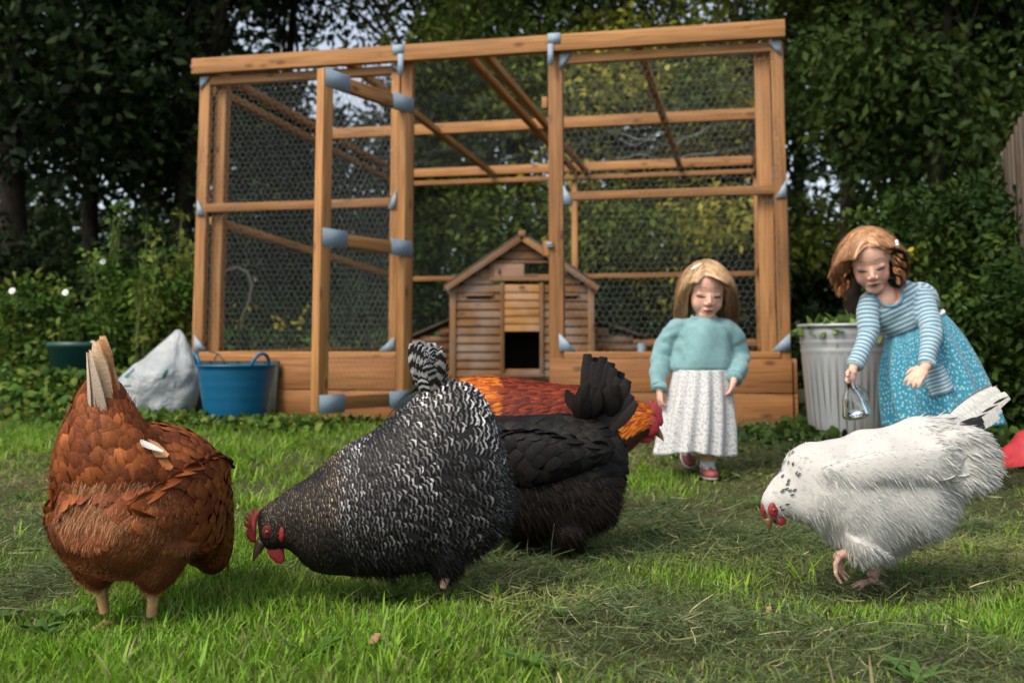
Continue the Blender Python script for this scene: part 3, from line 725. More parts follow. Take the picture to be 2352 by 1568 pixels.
def plate(s0, s1, z0, z1, d=-.050, par=run):
    mb = MB(); mb.hexa(Fp((s0 + s1) / 2, d, (z0 + z1) / 2), DS * (s1 - s0) / 2, DN * .0018, UP * (z1 - z0) / 2); mb.build('flat_plate', GALV, par)
plate(1.135, 1.195, 2.02, 2.07, -.0495); plate(1.165, 1.195, 1.905, 2.019, -.0495)
plate(1.965, 2.03, 2.022, 2.075, -.0495); plate(1.965, 1.993, 1.91, 2.021, -.0495)
piece('block', Fp(1.94, .01, 1.70), Fp(1.94, .01, 1.76), .03, .03, DS)
piece('block', Fp(1.945, .012, .94), Fp(1.945, .012, 1.02), .03, .04, DS)
mb = MB(); mb.hexa(Fp(1.965, -.012, 1.0), DS * .014, DN * .010, UP * .008); mb.tube([Fp(1.95, -.016, .988), Fp(1.985, -.016, .988)], .005, 8); mb.build('latch', GALV, run)
# the open door
H0 = Fp(1.232, -.03, 0); H1 = np.array([-.893, 4.53, 0.]); DD = nrm(H1 - H0); DW = float(np.linalg.norm(H1 - H0)); DNn = np.cross(UP, DD)
door = empty('door', H0, run); tag(door, 'open wire door hinged on the middle post')
def dpt(a, o, z): return H0 + DD * a + DNn * o + UP * z
def dpiece(name, a0, z0, a1, z1, w, h, up): 
    mb = MB(); mb.bar(dpt(a0, 0, z0), dpt(a1, 0, z1), w, h, up); return mb.build(name, WOOD, door, bevel=.003)
dpiece('stile', .035, .19, .035, 1.775, .045, .068, DD); dpiece('stile', DW - .035, .19, DW - .035, 1.775, .045, .068, DD)
for z, h in ((1.735, .066), (.985, .06), (.225, .062)): dpiece('rail', .070, z, DW - .070, z, .040, h, UP)
for a in (.035, DW - .150):
    for z in (1.735, .985, .225):
        for o in (1,):
            mb = MB(); mb.hexa(dpt(a + .055, o * .0243, z), DD * .085, DNn * .0016, UP * .042); mb.build('flat_plate', GALV, door)
hexnet(dpt(.02, -.021 if DNn[1] < 0 else .021, .2), DD, UP, DW - .04, 1.55, 'wire_netting', par=door, seed=8)

# ------------------------------------------------------------------ henhouse
CW = mat_wood('henhouse_cladding', (.27, .145, .065), (.18, .09, .038), (.08, .04, .02), .75, weather=(.29, .235, .195))
CW2 = mat_wood('henhouse_trim', (.29, .155, .065), (.20, .10, .04), (.08, .04, .02), .7, weather=(.25, .19, .15))
ROOF = mat_plain('roof_felt', (.085, .07, .055), .9, .2, .3, 12., bmp=.4)
DARKIN = mat_plain('inside_shade', (.012, .010, .008), .9, .1)  # near-black colour standing in for the shade inside openings
CX, CY, CZ = .07, 7.0, .285        # front face centre, floor height
hw = .485
coop = empty('henhouse', (CX, CY + .4, .2)); tag(coop, 'weathered wooden henhouse with pointed roof inside the chicken run', 'henhouse')
def cb(name, x0, x1, y0, y1, z0, z1, m=CW, par=coop, bev=.003):
    mb = MB(); c = np.array([CX + (x0 + x1) / 2, CY + (y0 + y1) / 2, CZ + (z0 + z1) / 2])
    dims = np.array([abs(x1 - x0), abs(y1 - y0), abs(z1 - z0)]) / 2
    ax = [np.array([dims[0], 0, 0]), np.array([0, dims[1], 0]), np.array([0, 0, dims[2]])]
    k = int(np.argmax(dims)); order = [k] + [q for q in range(3) if q != k]
    if np.linalg.det(np.array([ax[q] / np.linalg.norm(ax[q]) for q in order])) < 0: order = [order[0], order[2], order[1]]
    mb.hexa(c, *[ax[q] for q in order]); return mb.build(name, m, par, bevel=bev)
ez, gz = .66, .975                 # eave and ridge heights above the floor
def front_wall():
    """shiplap boards over the gable, cut round the pop hole and the vent"""
    mb = MB(); z = 0.; bh = .059
    pop = (-.125, .125, .06, .33); vent = (-.20, .20, .69, .80)
    while z < gz - .03:
        z1 = min(z + bh, gz - .01); zm = (z + z1) / 2
        xm = hw if z1 <= ez else hw * (gz - z1 + .02) / (gz - ez + .02)
        xm = min(xm, hw)
        spans = [(-xm, xm)]
        for a, b, q0, q1 in (pop, vent):
            if z1 > q0 + .01 and z < q1 - .01:
                ns = []
                for s0, s1 in spans:
                    if s0 < a: ns.append((s0, min(s1, a)))
                    if s1 > b: ns.append((max(s0, b), s1))
                spans = [q for q in ns if q[1] - q[0] > .01]
        for s0, s1 in spans:
            c = np.array([CX + (s0 + s1) / 2, CY, CZ + zm])
            mb.hexa(c + np.array([0, 0, 0]), np.array([(s1 - s0) / 2, 0, 0]), np.array([0, .008, 0]), np.array([0, .006, (z1 - z) / 2 - .0015]))
        z += bh
    mb.build('cladding', CW, coop, bevel=.003)
front_wall()
cb('shade_sheet', -hw + .02, hw - .02, .30, .31, .02, ez, DARKIN)  # added dark sheet that puts shade behind the pop hole and vent
for s in (-1, 1):
    mb = MB(); z = .0
    while z < ez - .02:
        mb.hexa((CX + s * hw, CY + .45, CZ + z + .03), np.array([0, .44, 0]), np.array([.008, 0, 0]), np.array([-.004 * s, 0, .0285])); z += .059
    mb.build('cladding', CW, coop)
cb('floor', -hw, hw, .01, .88, -.02, .0, CW2); cb('back_wall', -hw, hw, .88, .9, 0, ez)
for s in (-1, 1):
    cb('corner_trim', s * hw - .022, s * hw + .022, -.022, -.0085, -.03, ez, CW2)
    cb('leg', s * (hw - .03) - .02, s * (hw - .03) + .02, .02, .06, -.14, -.021, CW2); cb('leg', s * (hw - .03) - .02, s * (hw - .03) + .02, .82, .86, -.14, -.021, CW2)
    # roof slope with overhang
    mb = MB(); a = np.array([CX, 0, CZ + gz + .012]); b = np.array([CX + s * (hw + .055), 0, CZ + ez - .038])
    mid = (a + b) / 2 + np.array([0, CY + .43, 0]); x = (b - a) / 2; n = nrm(np.cross(np.array([0, 1., 0]), x)); n = n if n[2] > 0 else -n
    mb.hexa(mid + n * .014, np.array([0, .49, 0]), x, n * .010); mb.build('roof_slope', ROOF, coop)
    mb = MB(); off = np.array([0, CY - .058 + .43 - .43, 0]); mb.bar((a + n * -.012) + off, (b + n * -.012) + off, .018, .04, n); mb.build('barge_board', CW2, coop, bevel=.003)
    # side vents slots with their little ledges
    mb = MB(); mb.bar((CX + s * .30 - .10, CY - .017, CZ + .575), (CX + s * .30 + .10, CY - .017, CZ + .575), .018, .02); mb.build('vent_ledge', CW2, coop, bevel=.002)
    mb = MB(); mb.bar((CX + s * .30 - .085, CY - .0095, CZ + .553), (CX + s * .30 + .085, CY - .0095, CZ + .553), .004, .018); mb.build('vent_slot', DARKIN, coop)  # near-black strip, the shade of the slot put into colour
mb = MB(); mb.bar((CX, CY - .08, CZ + gz + .026), (CX, CY + .94, CZ + gz + .026), .05, .042); mb.build('ridge_cap', CW2, coop, bevel=.006)
# vent with sliding shutter
for z in (.684, .806): cb('vent_frame', -.225, .235, -.022, -.009, z - .011, z + .011, CW2)
cb('vent_frame', -.225, -.2, -.0215, -.009, .6955, .7945, CW2)
sh = cb('shutter', -.198, .015, -.018, -.0095, .697, .793, mat_wood('shutter_wood', (.44, .28, .20), (.36, .22, .15), (.2, .1, .06)))
mb = MB(); mb.tube([(CX - .16, CY - .03, CZ + .72), (CX - .16, CY - .03, CZ + .76)], .006, 8); mb.build('shutter_knob', mat_plain('dark_metal', (.06, .05, .045), .5), sh)
cb('vent_block', .02, .11, -.018, -.0095, .70, .722, CW2)
# pop hole, its frame, guide rails and lifted door
for s in (-1, 1): cb('pop_hole_frame', s * .137 - .014, s * .137 + .014, -.026, -.0088, .03, .66, CW2)
cb('pop_hole_sill', -.15, .15, -.030, -.0087, .0, .029, CW2)
mb = MB()
for k in range(6): mb.hexa((CX, CY - .0165, CZ + .345 + k * .055), np.array([.122, 0, 0]), np.array([0, .006, 0]), np.array([0, .004, .0265]))
pd = mb.build('pop_door', mat_wood('pop_door_wood', (.42, .22, .07), (.30, .145, .05), (.14, .06, .02), weather=(.45, .34, .27)), coop, bevel=.002)
mb = MB(); mb.tube([(CX - .02, CY - .04, CZ + .628), (CX + .02, CY - .04, CZ + .628)], .006, 8); mb.build('pop_door_knob', bpy.data.materials['dark_metal'], pd)
# nest boxes on either side
for s, w, nm in ((-1, .31, 'left'), (1, .40, 'right')):
    nb = empty('nest_box', (CX + s * (hw + w / 2), CY + .3, CZ), coop)
    x0 = s * (hw + .012); x1 = s * (hw + w)
    mb = MB(); z = .06
    while z < .36:
        zt = .39 if True else 0
        f = lambda q: .05 + .34 - .13 * abs(q - x0) / w
        z1 = z + .056
        xe = x1 if z1 < f(x1) else x0 + (x1 - x0) * max(0., (f(x0) - z1) / (f(x0) - f(x1)))
        if abs(xe - x0) > .02:
            mb.hexa((CX + (x0 + xe) / 2, CY + .18, CZ + z + .028), np.array([(xe - x0) / 2, 0, 0]), np.array([0, .008, 0]), np.array([0, .005, .0265]))
        z += .058
    mb.build('front_board', CW, nb)
    mb = MB(); mb.hexa((CX + x1, CY + .43, CZ + .15), np.array([0, .25, 0]), np.array([.009, 0, 0]), np.array([0, 0, .10])); mb.build('end_board', CW, nb)
    mb = MB(); mb.hexa((CX + (x0 + x1) / 2, CY + .43, CZ + .05), np.array([(x1 - x0) / 2, 0, 0]), np.array([0, .245, 0]), np.array([0, 0, .009])); mb.build('bottom_board', CW, nb)
    a = np.array([CX + x0, 0, CZ + .415]); b = np.array([CX + x1 + s * .03, 0, CZ + .275]); x = (b - a) / 2
    n = nrm(np.cross(np.array([0, 1., 0]), x)); n = n if n[2] > 0 else -n
    mb = MB(); mb.hexa((a + b) / 2 + np.array([0, CY + .43, 0]), np.array([0, .28, 0]), x, n * .009); mb.build('lid', ROOF, nb)
    if s > 0: mb = MB(); mb.hexa((CX + x1 - .03, CY + .168, CZ + .15), np.array([.025, 0, 0]), np.array([0, .002, 0]), np.array([0, 0, .09])); mb.build('metal_strip', GALV, nb)

# ------------------------------------------------------------------ things round the run
# blue flexible tub
BLUE = mat_plain('blue_rubber', (.003, .095, .20), .38, .5, .1, 6.)
def trug():
    c = at(540, 968, 4.88); c[2] = float(ground(c[0], c[1])) - .01
    root = empty('flexible_tub', c); tag(root, 'bright blue flexible tub with loop handles beside the white plastic sack', 'tub')
    Hh = .285; mb = MB(); prof = []
    for k in range(16):
        t = k / 15; prof.append((.130 + .055 * t ** .8 + .0012 * math.sin(t * 60), Hh * t))
    prof += [(.194, Hh + .003), (.194, Hh + .010), (.184, Hh + .012)] + [(.180 - .055 * (1 - t) ** .9, Hh * t) for t in np.linspace(.97, .06, 10)]
    mb.lathe(c, prof, 48, cap=(True, True)); 
    mb.build('bowl', BLUE, root, smooth=True)
    for s in (-1, 1):
        P = []
        for t in np.linspace(0, math.pi, 15):
            P.append(c + np.array([s * (.178 + .018 * math.sin(t)), -.05 * math.cos(t) * (1 if s > 0 else 1) , Hh + .005 + .058 * math.sin(t)]))
        m2 = MB(); a = R(-18 if s > 0 else -12)
        m2.tube(P, .0085, 10); V = np.concatenate(m2.V); V = (V - c) @ np.array(Matrix.Rotation(R(-38) if s > 0 else R(25), 3, 'Z')).T + c; m2.V = [V]
        m2.build('handle', BLUE, root, smooth=True)
trug()
# white plastic sack
def sack():
    c = at(370, 915, 5.12); c[2] = float(ground(c[0], c[1]))
    mb = MB(); n = 56; rings = []
    H = .42
    prof = [(0, .15), (.1, .172), (.3, .184), (.42, .176), (.50, .150), (.56, .116), (.62, .086), (.68, .062), (.74, .038), (.80, .01)]
    K = 44
    fd = nrm(np.random.default_rng(4).normal(size=(46, 3)))
    for i in range(K):
        t = i / (K - 1); z = .47 * t
        zz = [p[0] * .5875 for p in prof]; r = np.interp(z, zz, [p[1] for p in prof])
        cx = .075 * np.clip((z - .18) / .26, 0, 1) - .035 * np.clip(1 - z / .25, 0, 1); 
        row = []
        for k in range(n):
            a = 2 * math.pi * k / n; d = np.array([math.cos(a), math.sin(a), z * 6])
            w = snoise(d * np.array([1.6, 1.6, .8]), 1.4, 2.) * .10 + abs(snoise(d * np.array([2.6, 2.6, 1.2]), 1.5, 7.)) * .26 - .12 + .05 * abs(snoise(d, 5., 3.)) + .05 * math.sin(a * 5 + z * 22)
            dq = np.sort(fd @ nrm(np.array([d[0], d[1], (z - .2) * 4.5])))[-2:]; w = w * .6 + .75 * min(dq[1] - dq[0], .15) - .06
            rr = r * (1 + w * min(1, z * 9 + .25)); row.append(c + np.array([cx + rr * 1.12 * math.cos(a), rr * .85 * math.sin(a), z - .02]))
        rings.append(row)
    mb.ring_loft(rings, (True, True)); 
    m, nt, b = newmat('sack_plastic', .38, .5); tc = nd(nt, 'TexCoord')
    sep = nd(nt, 'SeparateXYZ', {0: tc.outputs['UV']}); 
    nz = nd(nt, 'TexNoise', {'Vector': tc.outputs['Object'], 'Scale': 14., 'Detail': 3.})
    base = ramp(nt, nz.outputs[0], [(.35, (.42, .47, .49)), (.65, (.56, .59, .60))])
    # dark print round the foot, small coloured print on the left side
    foot = ramp(nt, math_(nt, 'ADD', sep.outputs[1], math_(nt, 'MULTIPLY', nz.outputs[0], .25)), [(.26, (1, 1, 1)), (.32, (0, 0, 0))])
    wv = nd(nt, 'TexWave', {'Vector': tc.outputs['Object'], 'Scale': 9., 'Distortion': 6.}, bands_direction='Z')
    base = mixc(nt, foot, base, ramp(nt, wv.outputs[0], [(.3, (.05, .06, .05)), (.7, (.16, .18, .16))]))
    def spot(u, v, ru, rv, colr, base):
        du = math_(nt, 'DIVIDE', math_(nt, 'SUBTRACT', sep.outputs[0], u), ru); dv = math_(nt, 'DIVIDE', math_(nt, 'SUBTRACT', sep.outputs[1], v), rv)
        d = math_(nt, 'ADD', math_(nt, 'MULTIPLY', du, du), math_(nt, 'MULTIPLY', dv, dv))
        d = math_(nt, 'ADD', d, math_(nt, 'MULTIPLY', nz.outputs[0], 1.2))
        return mixc(nt, ramp(nt, d, [(.95, (1, 1, 1)), (1.15, (0, 0, 0))]), base, colr)
    base = spot(.60, .52, .035, .06, (.03, .22, .14), base); base = spot(.635, .56, .02, .05, (.12, .10, .32), base); base = spot(.585, .40, .03, .03, (.05, .05, .06), base); base = spot(.64, .40, .05, .018, (.08, .08, .10), base); base = spot(.79, .52, .012, .08, (.03, .16, .15), base)
    nt.links.new(base, b.inputs['Base Color']); b.inputs['Transmission Weight'].default_value = 0.
    b.inputs['Subsurface Weight'].default_value = .2; b.inputs['Subsurface Scale'].default_value = .02
    n2 = nd(nt, 'TexNoise', {'Vector': tc.outputs['Object'], 'Scale': 22., 'Detail': 4., 'Distortion': 1.}); bump(nt, b, n2.outputs[0], .7, .02)
    t_ = nd(nt, 'BsdfTranslucent', {'Color': base}); mx_ = nd(nt, 'MixShader', {0: .35}); nt.links.new(b.outputs[0], mx_.inputs[1]); nt.links.new(t_.outputs[0], mx_.inputs[2]); nt.links.new(mx_.outputs[0], nt.nodes['Material Output'].inputs[0])
    o = mb.build('plastic_sack', m, org=c, smooth=True); tag(o, 'crumpled white plastic sack left of the blue tub', 'sack')
sack()
# green boards leaning under the sill
def green_panel():
    root = empty('board_panel', Fp(.30, -.06, .12)); tag(root, 'mossy dark green upright boards behind the blue tub', 'boards')
    mg = mat_wood('green_board', (.045, .060, .045), (.025, .035, .026), (.02, .02, .015), .8, knots=False)
    for k in range(7):
        s = .03 + k * .078
        mb = MB(); mb.bar(Fp(s, -.075, ZG - .02), Fp(s + .004 * (k % 2), -.045, .415), .018 + .003 * (k % 2), .07, DS); mb.build('board', mg, root, bevel=.003)
    mb = MB(); mb.bar(Fp(-.02, -.035, .36), Fp(.54, -.035, .36), .012, .04); mb.build('cross_batten', mg, root)
green_panel()
# black wire dangling from the corner bracket
mb = MB()
P = [at(455, 800, 5.2), at(478, 806, 5.15), at(500, 812, 5.12), at(513, 826, 5.1), at(524, 840, 5.08)]
mb.tube(P, .004, 6); mb.tube([at(500, 812, 5.12), at(492, 826, 5.1)], .004, 6)
tag(mb.build('garden_wire', mat_plain('black_wire', (.03, .03, .03), .5), org=P[0]), 'loose black wire hanging from the left corner of the run', 'wire')
# bent cane seen through the left panel
mb = MB(); P = [at(510, 640, 9.3), at(520, 620, 9.3), at(545, 613, 9.3), at(568, 625, 9.3), at(578, 655, 9.3), at(572, 690, 9.3), at(556, 728, 9.3), at(550, 770, 9.3)]
mb.tube(P, .012, 7); tag(mb.build('bent_cane', mat_plain('cane', (.20, .18, .14), .8), org=P[-1], smooth=True), 'pale bent cane arching behind the left wire panel', 'cane')
# sunken green tub and edging board on the left bank
def tub():
    c = at(185, 830, 5.9); z = float(ground(c[0], c[1])); c[2] = z - .02
    mg = mat_plain('green_plastic', (.008, .05, .045), .45, .5, .2, 9.)
    mb = MB(); top = at(185, 786, 5.9)[2] - c[2]
    mb.lathe(c, [(.15, 0), (.172, top * .9), (.19, top * .92), (.19, top), (.168, top), (.145, .02)], 36, cap=(True, True)); mb.build('bucket_tmp', mg) if False else None
    o = mb.build('garden_tub', mg, org=c, smooth=False); tag(o, 'dark green plastic tub sunk among the weeds at left', 'tub')
tub()
def edging():
    a = at(-120, 925, 5.35); b = at(196, 908, 5.5); a[2] = float(ground(a[0], a[1])) + .02; b[2] = float(ground(b[0], b[1])) + .02
    mb = MB(); mb.bar(a, b, .03, .07)
    tag(mb.build('edging_board', mat_wood('old_board', (.12, .085, .06), (.07, .05, .035), (.03, .02, .015), .85), org=(a + b) / 2, bevel=.004), 'weathered brown edging board along the left edge of the lawn', 'board')
edging()
# metal dustbin
def dustbin():
    c = at(1947, 1004, 4.4); c[2] = float(ground(c[0], c[1])) - .004
    top = at(1947, 752, 4.4)[2] - c[2]
    m, nt, b = newmat('zinc', .48, .5); tc = nd(nt, 'TexCoord'); b.inputs['Metallic'].default_value = .55
    n = nd(nt, 'TexNoise', {'Vector': nd(nt, 'Mapping', {'Vector': tc.outputs['Object'], 'Scale': (9., 9., 2.)}).outputs[0], 'Scale': 1.5, 'Detail': 6.})
    sp = nd(nt, 'SeparateXYZ', {0: tc.outputs['Object']})
    cc = ramp(nt, n.outputs[0], [(.3, (.33, .35, .36)), (.7, (.47, .49, .50))])
    rust = ramp(nt, math_(nt, 'SUBTRACT', math_(nt, 'MULTIPLY', n.outputs[0], .30), sp.outputs[2]), [(.06, (0, 0, 0)), (.16, (.6, .6, .6))])
    nt.links.new(mixc(nt, rust, cc, (.24, .17, .12)), b.inputs['Base Color'])
    root = empty('dustbin', c); tag(root, 'grey galvanised metal dustbin behind the bending girl', 'dustbin')
    K = 96; t = np.arange(K) * 2 * np.pi / K; rings = []
    r0, r1 = .158, .192
    for z in np.linspace(0, 1, 40):
        r = r0 + (r1 - r0) * z
        if z < .78: rr = r + .0011 * np.sin(t * 34) * min(1, (.78 - z) * 12) 
        else: rr = np.full(K, r + .0035 * math.sin((z - .78) * 90) * (z < .93))
        rings.append(np.stack([c[0] + rr * np.cos(t), c[1] + rr * np.sin(t), np.full(K, c[2] + z * top)], 1))
    for r, z in ((.199, top), (.201, top + .008), (.196, top + .014), (.188, top + .008), (.185, top - .1), (.16, .04)):
        rings.append(np.stack([c[0] + r * np.cos(t), c[1] + r * np.sin(t), np.full(K, c[2] + z)], 1))
    mb = MB(); mb.ring_loft(rings, (True, True)); mb.build('body', m, root, smooth=True)
    h = at(2038, 806, 4.26); mb = MB(); mb.tube([h + np.array([-.02, 0, .03]), h + np.array([-.02, -.02, 0]), h + np.array([-.02, -.02, -.045]), h + np.array([-.02, 0, -.06])], .006, 8); mb.build('handle', mat_plain('rusty_metal', (.16, .10, .06), .7), root, smooth=True)
    g = NP(); k = 260; q = RNG.random(k) ** .5 * .17; a = RNG.random(k) * 6.28
    P = np.stack([c[0] + q * np.cos(a), c[1] + q * np.sin(a), c[2] + top - .03 + .055 * (1 - (q / .17) ** 2) * RNG.random(k)], 1)
    V, F, U, per = cards(P, nrm(RNG.normal(size=(k, 3)) + np.array([0, 0, .1])), nrm(RNG.normal(size=(k, 3)) * .6 + np.array([0, 0, 1])), .07, .04, [.3, 1, .9, .2], lift=[0, .15, .1, -.1], cols=3, camber=.15)
    g.add(V, F, U, np.array([.14, .22, .06]) * (.7 + .8 * RNG.random((k, 1))), per)
    tag(g.build('garden_waste', LEAF, org=c + np.array([0, 0, top])), 'pale green leaves heaped in the top of the metal dustbin', 'garden waste')
dustbin()
# pale fence on the right
def fence():
    a = np.array([2.75, 3.3, 0]); b = np.array([2.88, 6.03, 0.]); a = np.array([2.36 - .57 * .9, 4.5 - 1.53 * .9, 0]); b = np.array([2.98, 6.1, 0.])
    root = empty('wooden_fence', (a + b) / 2 + np.array([0, 0, .1])); tag(root, 'tall weathered vertical board fence at the right edge', 'fence')
    mf = mat_wood('fence_board', (.13, .10, .075), (.08, .062, .05), (.04, .03, .025), .85, weather=(.12, .11, .09))
    d = nrm(b - a); L = float(np.linalg.norm(b - a)); n = int(L / .085)
    side = np.cross(UP, d)
    for k in range(n):
        p = a + d * (k + .5) * .085; z0 = float(ground(p[0], p[1])) + .03
        h = 1.56 + .012 * math.sin(k * 3.7) - .0
        mb = MB(); mb.bar(p + side * (.008 * (k % 2)) + UP * z0, p + side * (.008 * (k % 2)) + UP * h, .016, .062, d); mb.build('board', mf, root, bevel=.003)
    for z in (.5, 1.30):
        mb = MB(); mb.bar(a + side * -.045 + UP * z, b + side * -.045 + UP * z, .05, .07); mb.build('rail', mf, root)
fence()
# red sheet
def red_sheet():
    c = at(2330, 1020, 3.75); c[2] = float(ground(c[0], c[1]))
    nx, ny = 36, 22; V = []
    for j in range(ny):
        for i in range(nx):
            u = i / (nx - 1); v = j / (ny - 1)
            x = -.085 + .36 * u; y = -.10 + .26 * v
            hgt = .115 * min(1, u / .32) ** 1.1 * math.exp(-((v - .45) / .33) ** 2) * (1 - .5 * max(0, (u - .6)))
            w = .012 * math.sin(u * 21 + v * 6) * (hgt / .12) + .010 * snoise(np.array([u * 6, v * 6, 0]), 2.)
            V.append(c + np.array([x, y, .012 + hgt + abs(w)]))
    i = (np.arange(ny - 1)[:, None] * nx + np.arange(nx - 1)[None]).ravel()
    F = np.stack([i, i + 1, i + nx + 1, i + nx], 1)
    m = mat_plain('red_cloth', (.48, .035, .045), .55, .4, .2, 14., bmp=.3)
    o = mk('red_sheet', np.array(V), F, m, org=c, smooth=True); s = o.modifiers.new('s', 'SOLIDIFY'); s.thickness = .004
    tag(o, 'rumpled red plastic sheet on the ground at the right edge', 'sheet')
red_sheet()
# poultry drinker inside the run
def drinker():
    c = at(936, 885, 6.0); c[2] = at(936, 880, 6.0)[2]
    root = empty('poultry_drinker', c); tag(root, 'white and orange poultry drinker half hidden behind the barred hen tail', 'drinker')
    mb = MB(); mb.lathe(c, [(.065, .06), (.062, .14), (.045, .16), (.012, .168)], 24, cap=(True, True)); mb.build('tank', mat_plain('white_plastic', (.75, .75, .78), .4, .5, .03), root, smooth=True)
    mb = MB(); mb.lathe(c, [(.03, 0), (.085, .012), (.09, .05), (.07, .052), (.06, .06)], 24, cap=(True, True)); mb.build('base', mat_plain('orange_plastic', (.75, .16, .04), .4, .5, .05), root, smooth=True)
drinker()
# fallen leaf
for px, py, lab in ((848, 1493, 'curled tan dead leaf on the grass in front of the barred hen'), (1760, 1420, 'small tan leaf on the grass below the white hen head'),):
    Y = CAM_Z * FPX / (py - 810) ; c = at(px, py, Y); mb = MB()
    V, F, U, per = cards([c + [0, 0, .012]], [[.8, .2, .55]], [[-.3, -.8, .6]], .02 if px < 1000 else .012, .014 if px < 1000 else .010, [.3, 1, .9, .1], lift=[0, .1, .25, .1], cols=3, camber=.3)
    o = mk('dead_leaf', V, F, mat_plain('dead_leaf', (.30, .17, .085), .8), org=c, smooth=True, uv=U); tag(o, lab, 'leaf')
# ------------------------------------------------------------------ poultry
def feather_mat(name, kind):
    """col.rgb tints a feather, uv runs across (x) and along (y) it"""
    m, nt, b = newmat(name, .55, .16)
    tc = nd(nt, 'TexCoord'); sp = nd(nt, 'SeparateXYZ', {0: tc.outputs['UV']}); u, v = sp.outputs[0], sp.outputs[1]
    a = nd(nt, 'Attribute', attribute_name='col'); c = a.outputs['Color']
    du = math_(nt, 'ABSOLUTE', math_(nt, 'SUBTRACT', u, .5))
    nz = nd(nt, 'TexNoise', {'Vector': tc.outputs['Object'], 'Scale': 260., 'Detail': 2.})
    barb = nd(nt, 'TexNoise', {'Vector': nd(nt, 'Mapping', {'Vector': tc.outputs['UV'], 'Scale': (3., 34., 1.), 'Rotation': (0, 0, .5)}).outputs[0], 'Scale': 1., 'Detail': 2.})
    if kind == 'barred':
        # pale cross bars, the last one near the tip, curved with the feather edge; alpha channel carries a region value
        vv = math_(nt, 'ADD', v, math_(nt, 'MULTIPLY', math_(nt, 'MULTIPLY', du, du), .55))
        vv = math_(nt, 'ADD', vv, math_(nt, 'MULTIPLY', math_(nt, 'SUBTRACT', nz.outputs[0], .5), .16))
        bars = ramp(nt, vv, [(.0, (0, 0, 0)), (.40, (0, 0, 0)), (.46, (.4, .4, .4)), (.50, (.4, .4, .4)), (.56, (0, 0, 0)), (.70, (0, 0, 0)), (.80, (1, 1, 1)), (.86, (1, 1, 1)), (.95, (0, 0, 0))])
        c = mixc(nt, bars, (.0075, .0062, .0058), c)
        b.inputs['Roughness'].default_value = .42
    elif kind == 'tailbar':
        vv = math_(nt, 'ADD', math_(nt, 'MULTIPLY', v, 3.2), math_(nt, 'MULTIPLY', du, .8))
        vv = math_(nt, 'ADD', vv, math_(nt, 'MULTIPLY', nz.outputs[0], .5)); vv = math_(nt, 'FRACT', vv)
        bars = ramp(nt, vv, [(.38, (0, 0, 0)), (.52, (1, 1, 1)), (.80, (1, 1, 1)), (.95, (0, 0, 0))])
        c = mixc(nt, bars, (.014, .012, .011), c)
    elif kind == 'edged':
        sh = ramp(nt, du, [(.0, (1.25, 1.22, 1.2)), (.05, (1., 1., 1.)), (.40, (.94, .92, .9)), (.5, (1.12, 1.08, 1.05))])
        c = mixc(nt, 1., c, sh, 'MULTIPLY')
        c = mixc(nt, 1., c, ramp(nt, v, [(.25, (.75, .72, .7)), (.85, (1.1, 1.08, 1.05)), (.97, (1.35, 1.3, 1.2))]), 'MULTIPLY')
    c = mixc(nt, 1., c, ramp(nt, barb.outputs[0], [(.3, (.82, .82, .82)), (.7, (1.15, 1.15, 1.15))]), 'MULTIPLY')
    nt.links.new(c, b.inputs['Base Color'])
    bump(nt, b, barb.outputs[0], .35, .002)
    if kind in ('white',):
        b.inputs['Subsurface Weight'].default_value = .15; b.inputs['Subsurface Scale'].default_value = .01
    return m

class Bird:
    """local frame: x forward, y to the bird's left, z up; origin on the grass under the body"""
    def __init__(s, org, yaw):
        s.o = np.asarray(org, float); s.f = np.array([math.cos(yaw), math.sin(yaw), 0.]); s.l = np.array([-math.sin(yaw), math.cos(yaw), 0.])
    def W(s, P):
        P = np.asarray(P, float); return s.o + P[..., :1] * s.f + P[..., 1:2] * s.l + P[..., 2:3] * UP
    def Dv(s, P):
        P = np.asarray(P, float); return P[..., :1] * s.f + P[..., 1:2] * s.l + P[..., 2:3] * UP
def loft_surface(T, B, w, cy=None, m=70, n=56, egg=.14, sq=1.0):
    """dense grid of a body loft; T, B: (k,2) upper/lower outline points (x,z); w half widths"""
    T = np.asarray(T, float); B = np.asarray(B, float); w = np.asarray(w, float); k = len(w)
    cy = np.zeros(k) if cy is None else np.asarray(cy, float)
    A = np.concatenate([T, B, w[:, None], cy[:, None]], 1)
    s = np.concatenate([[0], np.cumsum(np.linalg.norm(np.diff((T + B) / 2, axis=0), axis=1) + .35 * np.linalg.norm(np.diff(T - B, axis=0), axis=1))])
    s /= s[-1]; t = np.linspace(0, 1, m); out = np.zeros((m, 6))
    for i, tt in enumerate(t):                       # Catmull-Rom through the stations
        j = min(max(int(np.searchsorted(s, tt)) - 1, 0), k - 2)
        q = (tt - s[j]) / (s[j + 1] - s[j]); p0, p1, p2, p3 = A[max(j - 1, 0)], A[j], A[j + 1], A[min(j + 2, k - 1)]
        out[i] = .5 * (2 * p1 + (p2 - p0) * q + (2 * p0 - 5 * p1 + 4 * p2 - p3) * q * q + (3 * p1 - p0 - 3 * p2 + p3) * q ** 3)
    a = np.arange(n) * 2 * np.pi / n; ca, sa = np.cos(a), np.sin(a)
    ca = np.sign(ca) * np.abs(ca) ** sq; sa = np.sign(sa) * np.abs(sa) ** sq
    c = (out[:, :2] + out[:, 2:4]) / 2; h = (out[:, :2] - out[:, 2:4]) / 2
    S = np.zeros((m, n, 3))
    S[:, :, 0] = c[:, :1] + h[:, :1] * ca; S[:, :, 2] = c[:, 1:] + h[:, 1:] * ca
    S[:, :, 1] = out[:, 5:6] + out[:, 4:5] * sa * (1 - egg * ca)
    return S
